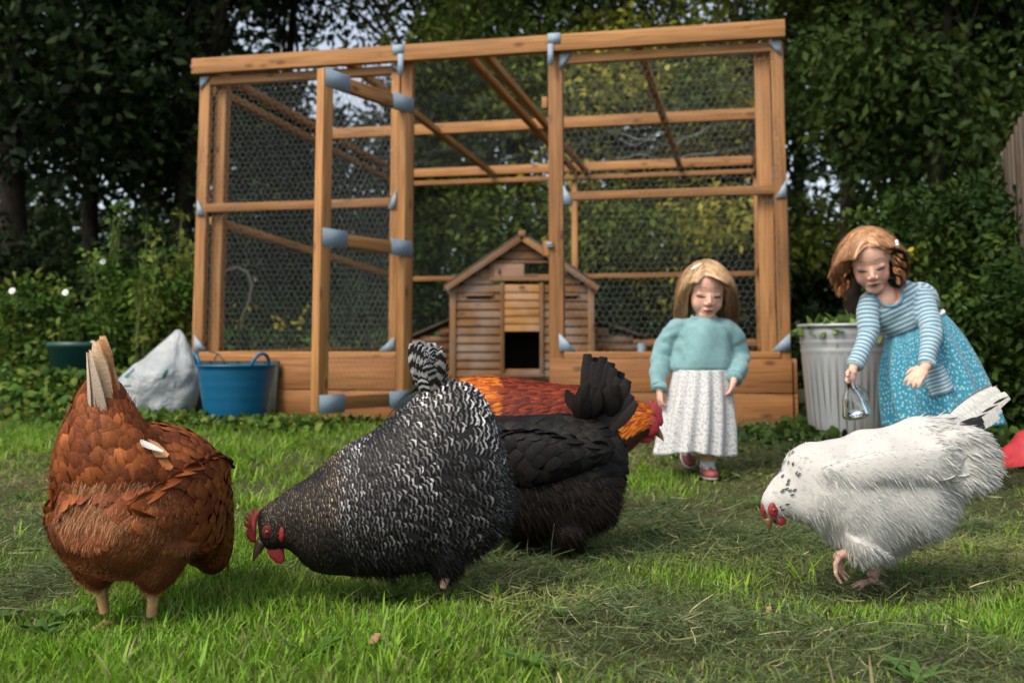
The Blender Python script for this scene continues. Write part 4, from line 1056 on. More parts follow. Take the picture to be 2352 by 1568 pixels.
def closed(mb, S):
    mb.ring_loft(S, (True, True))
def surf_frame(S, u, v):
    """position, normal and head-to-tail direction on a loft grid at fractional ring u and angle index v"""
    m, n, _ = S.shape
    def smp(u, v):
        u = np.clip(u, 0, m - 1.001); i = u.astype(int); f = (u - i)[:, None]; v = v % n; j = v.astype(int) % n; g = (v - np.floor(v))[:, None]; j2 = (j + 1) % n
        return (S[i, j] * (1 - g) + S[i, j2] * g) * (1 - f) + (S[i + 1, j] * (1 - g) + S[i + 1, j2] * g) * f
    P = smp(u, v); D = nrm(smp(u + .7, v) - smp(u - .7, v)); A = nrm(smp(u, v + .7) - smp(u, v - .7))
    return P, nrm(np.cross(A, D)), D
def coat(S, Lf, lap=.42, wr=.72, u0=2, u1=None, jit=.25):
    """feather rows over a loft: Lf(u/m, angle) gives feather length; returns P, N, D, L, u, angle"""
    m, n, _ = S.shape; u1 = m - 2 if u1 is None else u1
    C = S.mean(1); u = float(u0); Ps = []
    row = 0
    while u < u1:
        i = int(u); tf = u / m; ring = S[i]; per = np.linalg.norm(np.roll(ring, -1, 0) - ring, axis=1).sum()
        L = Lf(tf, 0.); k = max(5, int(per / (L * wr * .78)))
        v = (np.arange(k) + .5 * (row % 2) + RNG.normal(0, jit * .5, k)) * n / k
        uu = u + RNG.normal(0, jit, k) * .6
        Ps.append(np.stack([uu, v % n], 1)); row += 1
        j = min(i + 1, m - 1); st = np.linalg.norm(S[j] - S[i], axis=1).mean()
        u += max(.18, lap * L / max(st, 1e-4))
    q = np.concatenate(Ps); P, N, D = surf_frame(S, q[:, 0], q[:, 1])
    ang = q[:, 1] / n * 2 * np.pi
    L = np.array([Lf(a, b) for a, b in zip(q[:, 0] / m, ang)])
    return P, N, D, L, q[:, 0] / m, ang
FPROF = [.45, .85, 1.0, .95, .62, .2]
FLIFT = [-.06, .02, .07, .09, .07, .03]
def strands(bird, S, n, L, W, sel, col, var=.3, grav=.5, out=.6, lo=0., hi=1.):
    """loose downy strands on part of a loft"""
    m, k, _ = S.shape
    u = (lo + (hi - lo) * RNG.random(n)) * (m - 2); v = RNG.random(n) * k
    P, N, D = surf_frame(S, u, v); q = sel(u / m, v / k * 2 * np.pi, P); P, N, D = P[q], N[q], D[q]; n = len(P)
    d = nrm(D * .8 + N * out * (.5 + RNG.random((n, 1))) + np.array([0, 0, -grav]) + RNG.normal(0, .25, (n, 3)))
    V, F, U, per = cards(bird.W(P - N * .004), bird.Dv(d), bird.Dv(nrm(N + RNG.normal(0, .5, (n, 3)))), L * (.5 + RNG.random(n)), W, [1, .9, .6, .1], cols=2, bend=np.tile([0, 0, -.25], (n, 1)))
    c = np.asarray(col)[RNG.integers(0, len(col), n)] * (1 - var + 2 * var * RNG.random((n, 1)))
    return V, F, U, c, per
def strands_mesh(bird, V, F, n, L, W, sel, col, var=.3, grav=.5, out=.6, nn=.2):
    """down growing from the finished body surface; sel works on local coordinates"""
    F = np.asarray([f if len(f) == 4 else (*f, f[-1]) for f in F]) if not isinstance(F, np.ndarray) else F
    Nv = vnormals(V, F); Lc = np.stack([(V - bird.o) @ bird.f, (V - bird.o) @ bird.l, V[:, 2] - bird.o[2]], 1); Ln = np.stack([Nv @ bird.f, Nv @ bird.l, Nv[:, 2]], 1)
    c = Lc[F].mean(1); cn = nrm(Ln[F].mean(1)); ok = np.where(sel(c, cn))[0]
    k = ok[RNG.integers(0, len(ok), n)]; w = RNG.random((n, 2)); q = F[k]
    P = Lc[q[:, 0]] * ((1 - w[:, :1]) * (1 - w[:, 1:])) + Lc[q[:, 1]] * (w[:, :1] * (1 - w[:, 1:])) + Lc[q[:, 2]] * (w[:, :1] * w[:, 1:]) + Lc[q[:, 3]] * ((1 - w[:, :1]) * w[:, 1:])
    N = cn[k]; D = np.array([-.8, 0, -grav]); D = D - N * (N @ D)[:, None]; D = nrm(D + 1e-4)
    d = nrm(D + N * out * (.4 + .9 * RNG.random((n, 1))) + RNG.normal(0, .22, (n, 3)))
    V2, F2, U, per = cards(bird.W(P - N * .004), bird.Dv(d), bird.Dv(nrm(N + RNG.normal(0, nn, (n, 3)))), L * (.5 + RNG.random(n)), W, [1, .9, .6, .1], cols=2, bend=np.tile([0, 0, -.25], (n, 1)))
    cc = np.asarray(col)[RNG.integers(0, len(col), n)] * (1 - var + 2 * var * RNG.random((n, 1)))
    return V2, F2, U, cc, per
def tube_leg(mb, bird, P, r): mb.tube(bird.W(np.array(P)), r, 9)
def leg(bird, root, P, toes, mat, r=(.010, .0075, .0065, .007)):
    """P: points from the thigh to the foot joint; toes: list of point lists"""
    mb = MB(); tube_leg(mb, bird, P, np.interp(np.linspace(0, 1, len(P)), np.linspace(0, 1, len(r)), r))
    for t in toes: tube_leg(mb, bird, t, np.linspace(.0062, .0028, len(t)))
    V, F = fuse(mb, .0022, 2); return mk('leg', V, F, mat, root, smooth=True)
def std_toes(x, y, z=-.010, s=.7):
    a = np.array([x, y, z + .012])
    return [[a, a + np.array([.025 * s * math.cos(t), .025 * s * math.sin(t), -.002]), a + np.array([.052 * s * math.cos(t), .052 * s * math.sin(t), -.012])] for t in (-.5, 0., .5, math.pi * .92)]
SHANK = mat_plain('shank_skin', (.42, .26, .19), .6, .4, .3, 60., bmp=.5)
SHANK2 = mat_plain('yellow_shank', (.40, .24, .10), .6, .4, .3, 60., bmp=.5)
SHANK3 = mat_plain('dark_shank', (.04, .035, .03), .6, .4, .3, 60., bmp=.5)
FACE = mat_plain('face_skin', (.13, .016, .016), .6, .3, .3, 70., bmp=.4)
RED = mat_plain('comb_skin', (.25, .014, .020), .45, .5, .3, 70., bmp=.4)
BEAKM = mat_plain('horn', (.20, .12, .05), .4, .5, .35, 60.)
BEAKD = mat_plain('dark_horn', (.07, .045, .025), .4, .5, .35, 60.)
EYE1 = mat_plain('eye_iris', (.22, .06, .015), .1, .6, .1, 10.); EYE2 = mat_plain('eye_pupil', (.004, .004, .004), .05, .8)
def plate_part(name, bird, pts, y, th, mat, root, bev=.0015, sub=True):
    """flat fleshy part cut from an outline in the side plane, with rounded thickness"""
    pts = np.asarray(pts, float); n = len(pts); rings = []; c = pts.mean(0)
    for o, sc in ((-th / 2, .80), (-th / 4, .97), (th / 4, .97), (th / 2, .80)):
        q = c + (pts - c) * sc; rings.append(bird.W(np.stack([q[:, 0], np.full(n, y + o), q[:, 1]], 1)))
    mb = MB(); mb.ring_loft(rings, (True, True)); return mb.build(name, mat, root, smooth=True)
def head_parts(bird, root, beak, comb, wattle, eye, lobe=None, beakm=BEAKM, hw=.016, ew=.0038, facem=None, fr=.0115):
    facem = facem or FACE
    b0, b1, r0 = np.array(beak[0]), np.array(beak[1]), beak[2]
    mb = MB(); d = b1 - b0; k = np.array([-d[1], d[0]]); k = k / np.linalg.norm(k); k = k if k[1] > 0 else -k
    P = [np.array([*(b0 + d * t + k * (.18 * r0 * math.sin(t * 2.2))), 0.])[[0, 2, 1]] for t in np.linspace(-.25, 1, 9)]
    mb.tube(bird.W(np.array(P)), [r0 * 1.05, r0, r0 * .95, r0 * .86, r0 * .75, r0 * .6, r0 * .44, r0 * .27, r0 * .08], 12); mb.build('beak', beakm, root, smooth=True)
    if comb is not None: plate_part('comb', bird, comb, 0., .007, RED, root)
    if wattle is not None:
        for s in (-1, 1): plate_part('wattle', bird, wattle, s * .008, .006, RED, root)
    for s in (-1, 1):
        e = np.array([eye[0], s * hw, eye[1]])
        mb = MB(); mb.ell(bird.W(e), fr, np.stack([bird.f, bird.l, UP], 1) @ np.diag([.8, .32, 1.05]), 14, 8); fc = mb.build('face', facem, root, smooth=True)
        mb = MB(); mb.ell(bird.W(e + np.array([0, s * .0025, 0])), ew, None, 12, 8); ey = mb.build('eye', EYE1, root, smooth=True)
        mb = MB(); mb.ell(bird.W(e + np.array([0, s * .0055, 0])), ew * .5, None, 10, 6); mb.build('pupil', EYE2, ey, smooth=True)
        if lobe is not None:
            mb = MB(); mb.ell(bird.W(np.array([lobe[0], s * (hw + .004), lobe[1]])), np.array([.0055, .005, .015]), np.stack([bird.f, bird.l, UP], 1), 12, 8); mb.build('ear_lobe', RED, root, smooth=True)
def fan(bird, mat, root, base, ang, n, L, W, col, lean=.25, yoff=.012, name='tail', var=.15, curve=.0, prof=(.5, .8, 1, 1.02, .9, .55), side=(-1, 1), bx=0.0, roll=.5, grow=0.):
    """tail quills in two folded sides; ang: (first, last) angle above 'backwards' in the side plane"""
    g = NP()
    for s in side:
        t = np.linspace(0, 1, n); a = ang[0] + (ang[1] - ang[0]) * t + RNG.normal(0, .03, n)
        P = np.stack([base[0] + bx * t, s * (yoff * (1 - t) + .002), base[1] + 0 * t - .012 * (1 - t)], 1)
        D = np.stack([-np.cos(a), s * lean * (1 - t), np.sin(a)], 1)
        N = np.stack([-.12 * np.ones(n), s * np.ones(n) * (1 - roll * .3), roll * np.ones(n)], 1)
        Ls = L * (.82 + .18 * np.sin(t * 2.6)) * (1 - grow * (1 - t)) * (1 + RNG.normal(0, .04, n)); ex = np.stack([0 * t, s * (.0012 * np.arange(n)), 0 * t], 1)
        V, F, U, per = cards(bird.W(P + ex), bird.Dv(D), bird.Dv(N), Ls, W, list(prof), lift=[0, .01, .02, .02, .0, -.03], cols=3, camber=.16,
                             bend=bird.Dv(np.tile([curve, 0, -abs(curve) * .3], (n, 1))))
        g.add(V, F, U, np.asarray(col)[RNG.integers(0, len(col), n)] * (1 - var + 2 * var * RNG.random((n, 1))), per)
    return g.build(name, mat, root)
def add_coat(g, bird, S, Lf, colf, lap=.42, wr=.72, camber=.10, lift=FLIFT, prof=FPROF, down=0., u0=2, u1=None, keep=None, jit=.25):
    P, N, D, L, u, a = coat(S, Lf, lap, wr, u0, u1, jit)
    if keep is not None:
        q = keep(u, a, P); P, N, D, L, u, a = P[q], N[q], D[q], L[q], u[q], a[q]
    D = nrm(D + np.array([0, 0, -down]) * (1 - np.abs(N[:, 2:3])) + RNG.normal(0, .06, P.shape))
    N = nrm(N + RNG.normal(0, .07, P.shape))
    V, F, U, per = cards(bird.W(P - D * (L * .3)[:, None]), bird.Dv(D), bird.Dv(N), L, L * wr * (.9 + .2 * RNG.random(len(L))), prof, lift=lift, cols=3, camber=camber)
    g.add(V, F, U, colf(u, a, P), per)
def side_bird(px0, pyg, conv, Y, facing, yaw, lift=0.):
    """outline tracing helper: zoomed picture point -> local (x, z) for a bird standing at depth Y, seen from its side"""
    base = at(px0, pyg, Y); base[2] = float(ground(base[0], base[1])) + lift
    sc = Y / FPX
    ang = math.pi - yaw if facing < 0 else yaw
    ang = (math.pi + yaw) if facing < 0 else -yaw
    b = Bird(base, ang)
    def q(zx, zy):
        px, py = conv(zx, zy)
        return ((px - px0) * sc * facing / math.cos(yaw), at(px, py, Y)[2] - base[2])
    return b, q

# ---- barred hen -------------------------------------------------------------------------------------------------
def barred_hen():
    conv = lambda x, y: (551 + x * .4336, 753 + y * .4336)
    Y = 1.88; b, q = side_bird(551 + 850 * .4336, 1370, conv, Y, -1, R(12), .012); sc = Y / FPX * .4336
    st = [((140, 985), (158, 1105), 34), ((162, 935), (205, 1150), 60), ((215, 892), (275, 1140), 76), ((290, 838), (325, 1172), 102), ((380, 782), (372, 1225), 150),
          ((470, 700), (440, 1268), 205), ((580, 615), (560, 1288), 250), ((720, 535), (720, 1296), 276), ((850, 430), (890, 1292), 282), ((975, 320), (1050, 1276), 268),
          ((1120, 285), (1200, 1235), 240), ((1240, 345), (1310, 1140), 195), ((1315, 480), (1385, 1050), 135), ((1352, 640), (1420, 930), 60)]
    T = [q(*s[0]) for s in st]; B = [q(*s[1]) for s in st]; w = [s[2] * sc for s in st]
    S = loft_surface(T, B, w)
    mb = MB(); closed(mb, b.W(S))
    for s in (-1, 1):
        th = [q(1050, 1170), q(1060, 1255), q(1055, 1330)] if s > 0 else [q(800, 1180), q(800, 1260), q(780, 1320)]
        mb.tube(b.W(np.array([[p[0], s * .030, p[1]] for p in th])), [.044, .032, .014], 12)
    V, F = fuse(mb, .006, 3); DK = (.012, .011, .011)
    root = mk('hen', V, F, mat_plain('dark_down', DK, .7, .3, .3, 60.), org=b.o, smooth=True)
    tag(root, 'black hen with white barred feathers pecking at the grass', 'hen')
    g = NP()
    def Lf(u, a): return .0075 + .019 * np.clip((u - .05) / .5, 0, 1) ** 1.1 + .010 * np.clip((u - .62) / .25, 0, 1)
    def col(u, a, P):
        n = len(u); k = .20 + .50 * np.clip((u - .15) / .6, 0, 1); pn = snoise(P, 30., 5.); k = k * (.25 + 1.1 * RNG.random(n) ** 1.5) * np.clip(.62 + .5 * np.cos(a), .10, 1) * np.clip(1 + .7 * pn, .25, 1.7)  # bars dim toward the underside, its shade put into the colour
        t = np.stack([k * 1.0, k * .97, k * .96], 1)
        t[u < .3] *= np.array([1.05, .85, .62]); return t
    fm = feather_mat('barred_feather', 'barred')
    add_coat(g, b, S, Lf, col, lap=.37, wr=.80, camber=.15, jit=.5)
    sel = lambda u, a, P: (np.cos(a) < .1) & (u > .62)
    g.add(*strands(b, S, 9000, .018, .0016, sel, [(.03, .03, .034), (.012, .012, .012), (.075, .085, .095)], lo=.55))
    g.add(*strands_mesh(b, V, F, 6000, .018, .0018, lambda c, n: (c[:, 2] < .10) & (c[:, 0] < .10), [(.010, .009, .009), (.008, .007, .007), (.03, .03, .034)], out=.45))
    # folded wing on the flank: a low raised pad covered with bigger feathers
    for i in range(0):
        for s in (1, -1):
            p = q(1060 + 12 * i, 575 + 17 * i); V_, F_, U_, per = cards(b.W([[p[0], s * (268 - 4 * i) * sc, p[1]]]), b.Dv([[-1., -s * .28, -.10 - .03 * i]]), b.Dv([[-.15, s, .25]]), .085 - .006 * i, .020, FPROF, lift=FLIFT, cols=3, camber=.14); g.add(V_, F_, U_, [(.30, .31, .33)], per)
    g.add(*strands_mesh(b, V, F, 5000, .022, .0020, lambda c, n: (c[:, 0] < q(1260, 0)[0]) & (n[:, 0] < -.2), [(.06, .065, .07), (.012, .011, .011), (.16, .17, .18)], out=.45, grav=.3))
    WT = [q(850, 560), q(920, 555), q(1000, 550), q(1080, 552), q(1170, 570), q(1290, 610)]; WB = [q(860, 700), q(930, 740), q(1010, 730), q(1090, 700), q(1180, 670), q(1300, 635)]
    for s in (1, -1):
        Sw = loft_surface(WT, WB, [.003, .006, .009, .011, .010, .006], cy=[s * x * sc for x in (272, 268, 265, 255, 230, 185)], m=40, n=30)
        pass
    g.build('plumage', fm, root)
    tb = q(1000, 300); tm = feather_mat('barred_quill', 'tailbar')
    fan(b, tm, root, tb, (R(86), R(104)), 6, .088, .030, [(.36, .37, .38), (.30, .28, .26)], lean=.25, curve=-.05, bx=.02, yoff=.025)
    g2 = NP(); k = 46                                       # cushion feathers round the tail
    a = RNG.random(k) * 2 * np.pi; h = RNG.random(k)
    P = np.stack([tb[0] + (.028 - .014 * h) * np.cos(a), .028 * np.sin(a), tb[1] - .02 + .055 * h], 1)
    D = np.stack([.12 * np.cos(a) + .05, .2 * np.sin(a), np.ones(k)], 1); N = np.stack([np.cos(a), np.sin(a), .2 * np.ones(k)], 1)
    V, F, U, per = cards(b.W(P), b.Dv(D), b.Dv(N), .042, .024, FPROF, lift=FLIFT, cols=3, camber=.15, bend=b.Dv(np.stack([.12 * np.cos(a), .12 * np.sin(a), -.1 + 0 * a], 1)))
    g2.add(V, F, U, np.array([.36, .37, .39]) * (.5 + .8 * RNG.random((k, 1))), per); g2.build('tail_coverts', tm, root)
    comb = [q(158, 935), q(150, 965), q(140, 1000), q(138, 1060), q(140, 1110), q(112, 1105), q(92, 1075), q(88, 1050), q(106, 1040), q(76, 1015), q(78, 1008), q(112, 1018), q(78, 975), q(84, 970), q(116, 992), q(88, 950), q(95, 948), q(125, 970), q(118, 928), q(128, 924), q(142, 950)]
    head_parts(b, root, (q(158, 1118), q(130, 1205), .0098), comb, [q(190, 1125), q(250, 1125), q(272, 1150), q(280, 1195), q(265, 1218), q(235, 1210), q(205, 1180), q(190, 1150)], q(190, 1042), q(262, 1052), BEAKD, hw=.0225)
    leg(b, root, [(*q(1060, 1300), 0)[0:1] + (.045,) + q(1060, 1300)[1:], (q(1052, 1345)[0], .045, q(1052, 1345)[1]), (q(1048, 1400)[0], .045, .02)], std_toes(q(1048, 1400)[0], .045, -.026), SHANK)
    leg(b, root, [(q(780, 1290)[0], -.045, q(780, 1290)[1]), (q(750, 1330)[0], -.045, q(750, 1330)[1]), (q(740, 1380)[0], -.045, .02)], std_toes(q(740, 1380)[0], -.045, -.026), SHANK)
barred_hen()

# ---- white hen --------------------------------------------------------------------------------------------------
def white_hen():
    conv = lambda x, y: (1709 + x * .3516, 864 + y * .3516)
    Y = 1.93; b, q = side_bird(1709 + 860 * .3516, 1358, conv, Y, -1, R(6), .020); sc = Y / FPX * .3516
    st = [((128, 800), (160, 895), 32), ((148, 748), (225, 915), 58), ((205, 665), (285, 905), 84), ((262, 605), (340, 925), 118), ((318, 505), (410, 955), 170), ((430, 425), (500, 1010), 225),
          ((580, 395), (590, 1100), 262), ((740, 386), (700, 1160), 285), ((900, 337), (850, 1160), 295), ((1060, 308), (1010, 1110), 290), ((1220, 250), (1160, 1090), 262), ((1365, 262), (1290, 1040), 212), ((1465, 350), (1370, 960), 155), ((1520, 500), (1405, 830), 75)]
    T = [q(*s[0]) for s in st]; B = [q(*s[1]) for s in st]; w = [s[2] * sc for s in st]
    S = loft_surface(T, B, w, egg=.10)
    L0 = S.copy(); d = snoise(S * np.array([1, 1, 1]), 34., 4.) * .006 + snoise(S, 80., 2.) * .002
    c = S.mean(1, keepdims=True); S = S + nrm(S - c) * d[..., None] * np.clip(np.linspace(0, 1, len(S)) * 6, 0, 1)[:, None, None]
    mb = MB(); closed(mb, b.W(S))
    y1 = .045
    mb.tube(b.W(np.array([[q(720, 1050)[0], y1, q(720, 1050)[1]], [q(690, 1120)[0], y1, q(690, 1120)[1]], [q(660, 1170)[0], y1, q(660, 1170)[1]]])), [.05, .034, .014], 12)
    mb.tube(b.W(np.array([[q(950, 1080)[0], -y1, q(950, 1080)[1]], [q(920, 1200)[0], -y1, q(920, 1200)[1]], [q(905, 1260)[0], -y1, q(905, 1260)[1]]])), [.065, .036, .014], 12)
    # saddle cushions each side of the tail
    for zx, zy, r in ((1400, 400, .036), (1430, 480, .040), (1420, 570, .042), (1390, 650, .040)):
        for s in (-1, 1): p = q(zx, zy); mb.ell(b.W(np.array([p[0], s * .05, p[1]])), np.array([r * 1.4, .03, r * .72]), np.stack([b.f, b.l, UP], 1), 16, 10)
    for s in (-1, 1):
        Sw = loft_surface([q(440, 570), q(600, 505), q(800, 460), q(1000, 445), q(1200, 440), q(1370, 450)], [q(470, 650), q(620, 705), q(780, 655), q(980, 660), q(1180, 640), q(1400, 560)], [.007, .012, .014, .014, .012, .006], cy=[s * x * sc for x in (200, 252, 285, 285, 262, 205)], m=40, n=30)
        closed(mb, b.W(Sw))
    V, F = fuse(mb, .0050, 3)
    WH = (.50, .49, .46); wm = feather_mat('white_feather', 'white')
    root = mk('hen', V, F, mat_plain('white_down', (.50, .49, .46), .75, .2, .03, 40., bmp=.2), org=b.o, smooth=True)
    tag(root, 'white hen stepping forward with one foot lifted', 'hen')
    g = NP()
    def colf(u, a, P):
        n = len(u); t = np.tile(WH, (n, 1)) * (.94 + .08 * RNG.random((n, 1))); t[:, 2] *= 1 - .05 * RNG.random(n)
        # black flecks in the neck hackle
        return t
    flat = [-.05, .0, .02, .03, .025, .01]
    add_coat(g, b, S, lambda u, a: .034, colf, lap=.45, wr=.85, lift=flat, camber=.05, keep=lambda u, a, P: (np.cos(a) > .2) & (u > .80))
    g.add(*strands_mesh(b, V, F, 12000, .020, .0030, lambda c, n: (c[:, 0] < q(1150, 0)[0]) & (c[:, 2] > .16), [(.50, .49, .46), (.47, .46, .43)], .06, out=.18, nn=.2, grav=.15))
    g.add(*strands_mesh(b, V, F, 30000, .011, .0022, lambda c, n: c[:, 2] > .12, [(.50, .49, .46), (.47, .46, .43)], .05, out=.22, nn=.22, grav=.2))
    add_coat(g, b, S, lambda u, a: .0085, lambda u, a, P: np.tile((.09, .09, .095), (len(u), 1)), lap=.6, wr=.42, camber=.05, lift=[.30, .36, .40, .42, .40, .36], u0=2, u1=30, keep=lambda u, a, P: (P[:, 0] > q(335, 0)[0]) & (P[:, 0] < q(215, 0)[0]) & (np.cos(a) > -.7) & (RNG.random(len(u)) < .055))
    nk = strands(b, S, 60, .010, .0042, lambda u, a, P: (P[:, 0] > q(330, 0)[0]) & (P[:, 0] < q(222, 0)[0]) & (np.cos(a) > -.6), [(.03, .03, .035)], .2, grav=.4, out=.12, lo=.0, hi=.35); g.add(*nk)
    sel = lambda u, a, P: (np.cos(a) < .05) & (u > .3)
    g.add(*strands_mesh(b, V, F, 22000, .017, .0018, lambda c, n: (c[:, 2] < .235) & (c[:, 0] < .14), [(.50, .49, .46), (.47, .455, .42), (.51, .50, .485)], .04, out=.22, nn=.12))
    sel2 = lambda u, a, P: np.cos(a) > -.2
    g.add(*strands(b, S, 9000, .012, .0016, sel2, [(.60, .585, .55)], .05, lo=.2, out=.08, grav=.1))
    # folded wing
    WT = [q(440, 560), q(600, 500), q(800, 455), q(1000, 440), q(1200, 440), q(1370, 450)]; WB = [q(470, 650), q(620, 700), q(780, 650), q(980, 655), q(1180, 640), q(1400, 560)]
    for s in (1, -1):
        Sw = loft_surface(WT, WB, [.007, .012, .014, .014, .012, .006], cy=[s * x * sc for x in (200, 252, 285, 285, 262, 205)], m=40, n=30)
        add_coat(g, b, Sw, lambda u, a: .040 + .016 * u, colf, lap=.36, wr=.8, lift=flat, camber=.06, keep=lambda u, a, P: (P[:, 1] * s > .04) & (u > .74) & (np.cos(a) < .5))
        g.add(*strands(b, Sw, 5000, .010, .0016, lambda u, a, P: P[:, 1] * s > .04, [(.60, .585, .55)], .03, out=.08, grav=.1))
        g.add(*strands(b, Sw, 900, .018, .002, lambda u, a, P: np.cos(a) < -.3, [(.58, .56, .53)], .05, out=.2))
    # cushion feathers
    k = 0; P = []; 
    for s in (-1, 1):
        for i in range(k // 2):
            p = q(1180 + 300 * RNG.random(), 330 + 380 * RNG.random()); P.append((p[0], s * (.045 + .035 * RNG.random()), p[1]))
    P = np.array(P).reshape(-1, 3); Nn = np.stack([-.3 + 0 * P[:, 0], np.sign(P[:, 1]), .35 + 0 * P[:, 0]], 1); Dd = np.stack([-1 + 0 * P[:, 0], 0 * P[:, 0], -.05 + .35 * (P[:, 2] - P[:, 2].mean()) / .05], 1)
    V, F, U, per = cards(b.W(P), b.Dv(Dd), b.Dv(Nn), .060, .036, [.6, .9, 1., .95, .7, .3], lift=[-.04, .0, .03, .04, .03, .01], cols=3, camber=.10); g.add(V, F, U, colf(np.full(len(P), .9), None, P), per)
    g.build('plumage', wm, root)
    tb = q(1330, 350)
    tail = fan(b, wm, root, tb, (R(24), R(34)), 6, .150, .032, [WH], lean=.06, yoff=.018, var=.03)
    P = np.array([[tb[0] + .006, s * (.028 + .003 * i), tb[1] - .012 - .010 * i] for s in (-1, 1) for i in range(3)]); k = len(P)
    V, F, U, per = cards(b.W(P), b.Dv(np.tile([-1, 0, .42], (k, 1))), b.Dv(np.tile([0, 1., .3], (k, 1))), .085, .024, list((.5, .8, 1, 1, .9, .5)), cols=3, camber=.1); Cq = np.tile((.02, .02, .022), (k, 1))
    for j in range(k):      # every dark quill a part of its own
        gq = NP(); gq.add(V[j * per:(j + 1) * per], F[:len(F) // k], U[:len(U) // k], Cq[j:j + 1], per); gq.build('dark_quill', wm, root)
    P = np.array([[tb[0] - .045 - .022 * i, .036 + .001 * i, tb[1] + .018 + .016 * i] for i in range(3)]); k = len(P)
    V, F, U, per = cards(b.W(P), b.Dv(np.tile([-1, 0, .45], (k, 1))), b.Dv(np.tile([0, 1., .2], (k, 1))), .036, .005, [.3, .8, 1, .8, .4, .1], cols=3); Cq = np.tile((.03, .03, .032), (k, 1))
    for j in range(k):      # every dark quill a part of its own
        gq = NP(); gq.add(V[j * per:(j + 1) * per], F[:len(F) // k], U[:len(U) // k], Cq[j:j + 1], per); gq.build('dark_quill', wm, root)
    head_parts(b, root, (q(172, 930), q(172, 1000), .0080), [q(128, 815), q(122, 850), q(132, 890), q(150, 925), q(158, 915), q(150, 870), q(142, 820)], [q(205, 900), q(250, 895), q(278, 920), q(275, 945), q(245, 962), q(215, 950)], q(185, 850), None, BEAKM, hw=.0165, facem=RED, fr=.0135)
    q0 = q; q = lambda x, y: q0(x - 48, y - 14)
    X = q(690, 1150)
    leg(b, root, [(X[0], y1, X[1]), (q(640, 1135)[0], y1, q(640, 1135)[1]), (q(595, 1150)[0], y1, q(595, 1150)[1])],
        [[(q(595, 1150)[0], y1 + o, q(595, 1150)[1]), (q(560 + e, 1190)[0], y1 + o * 2, q(560 + e, 1190)[1]), (q(556 + e, 1250)[0], y1 + o * 2.4, q(556 + e, 1250)[1]), (q(590 + e * 1.2, 1308)[0], y1 + o * 2.4, q(590 + e * 1.2, 1308)[1])] for o, e in ((.008, 0), (0., 55), (-.008, 95))], SHANK, r=(.012, .009, .0085))
    q = lambda x, y: q0(x + 48, y)
    X = q(915, 1240); Z = q(848, 1415)
    leg(b, root, [(X[0], -y1, X[1]), ((X[0] * .4 + Z[0] * .6), -y1, X[1] * .4 + Z[1] * .6), (Z[0], -y1, .02)], std_toes(Z[0], -y1), SHANK, r=(.0125, .009, .009))
white_hen()

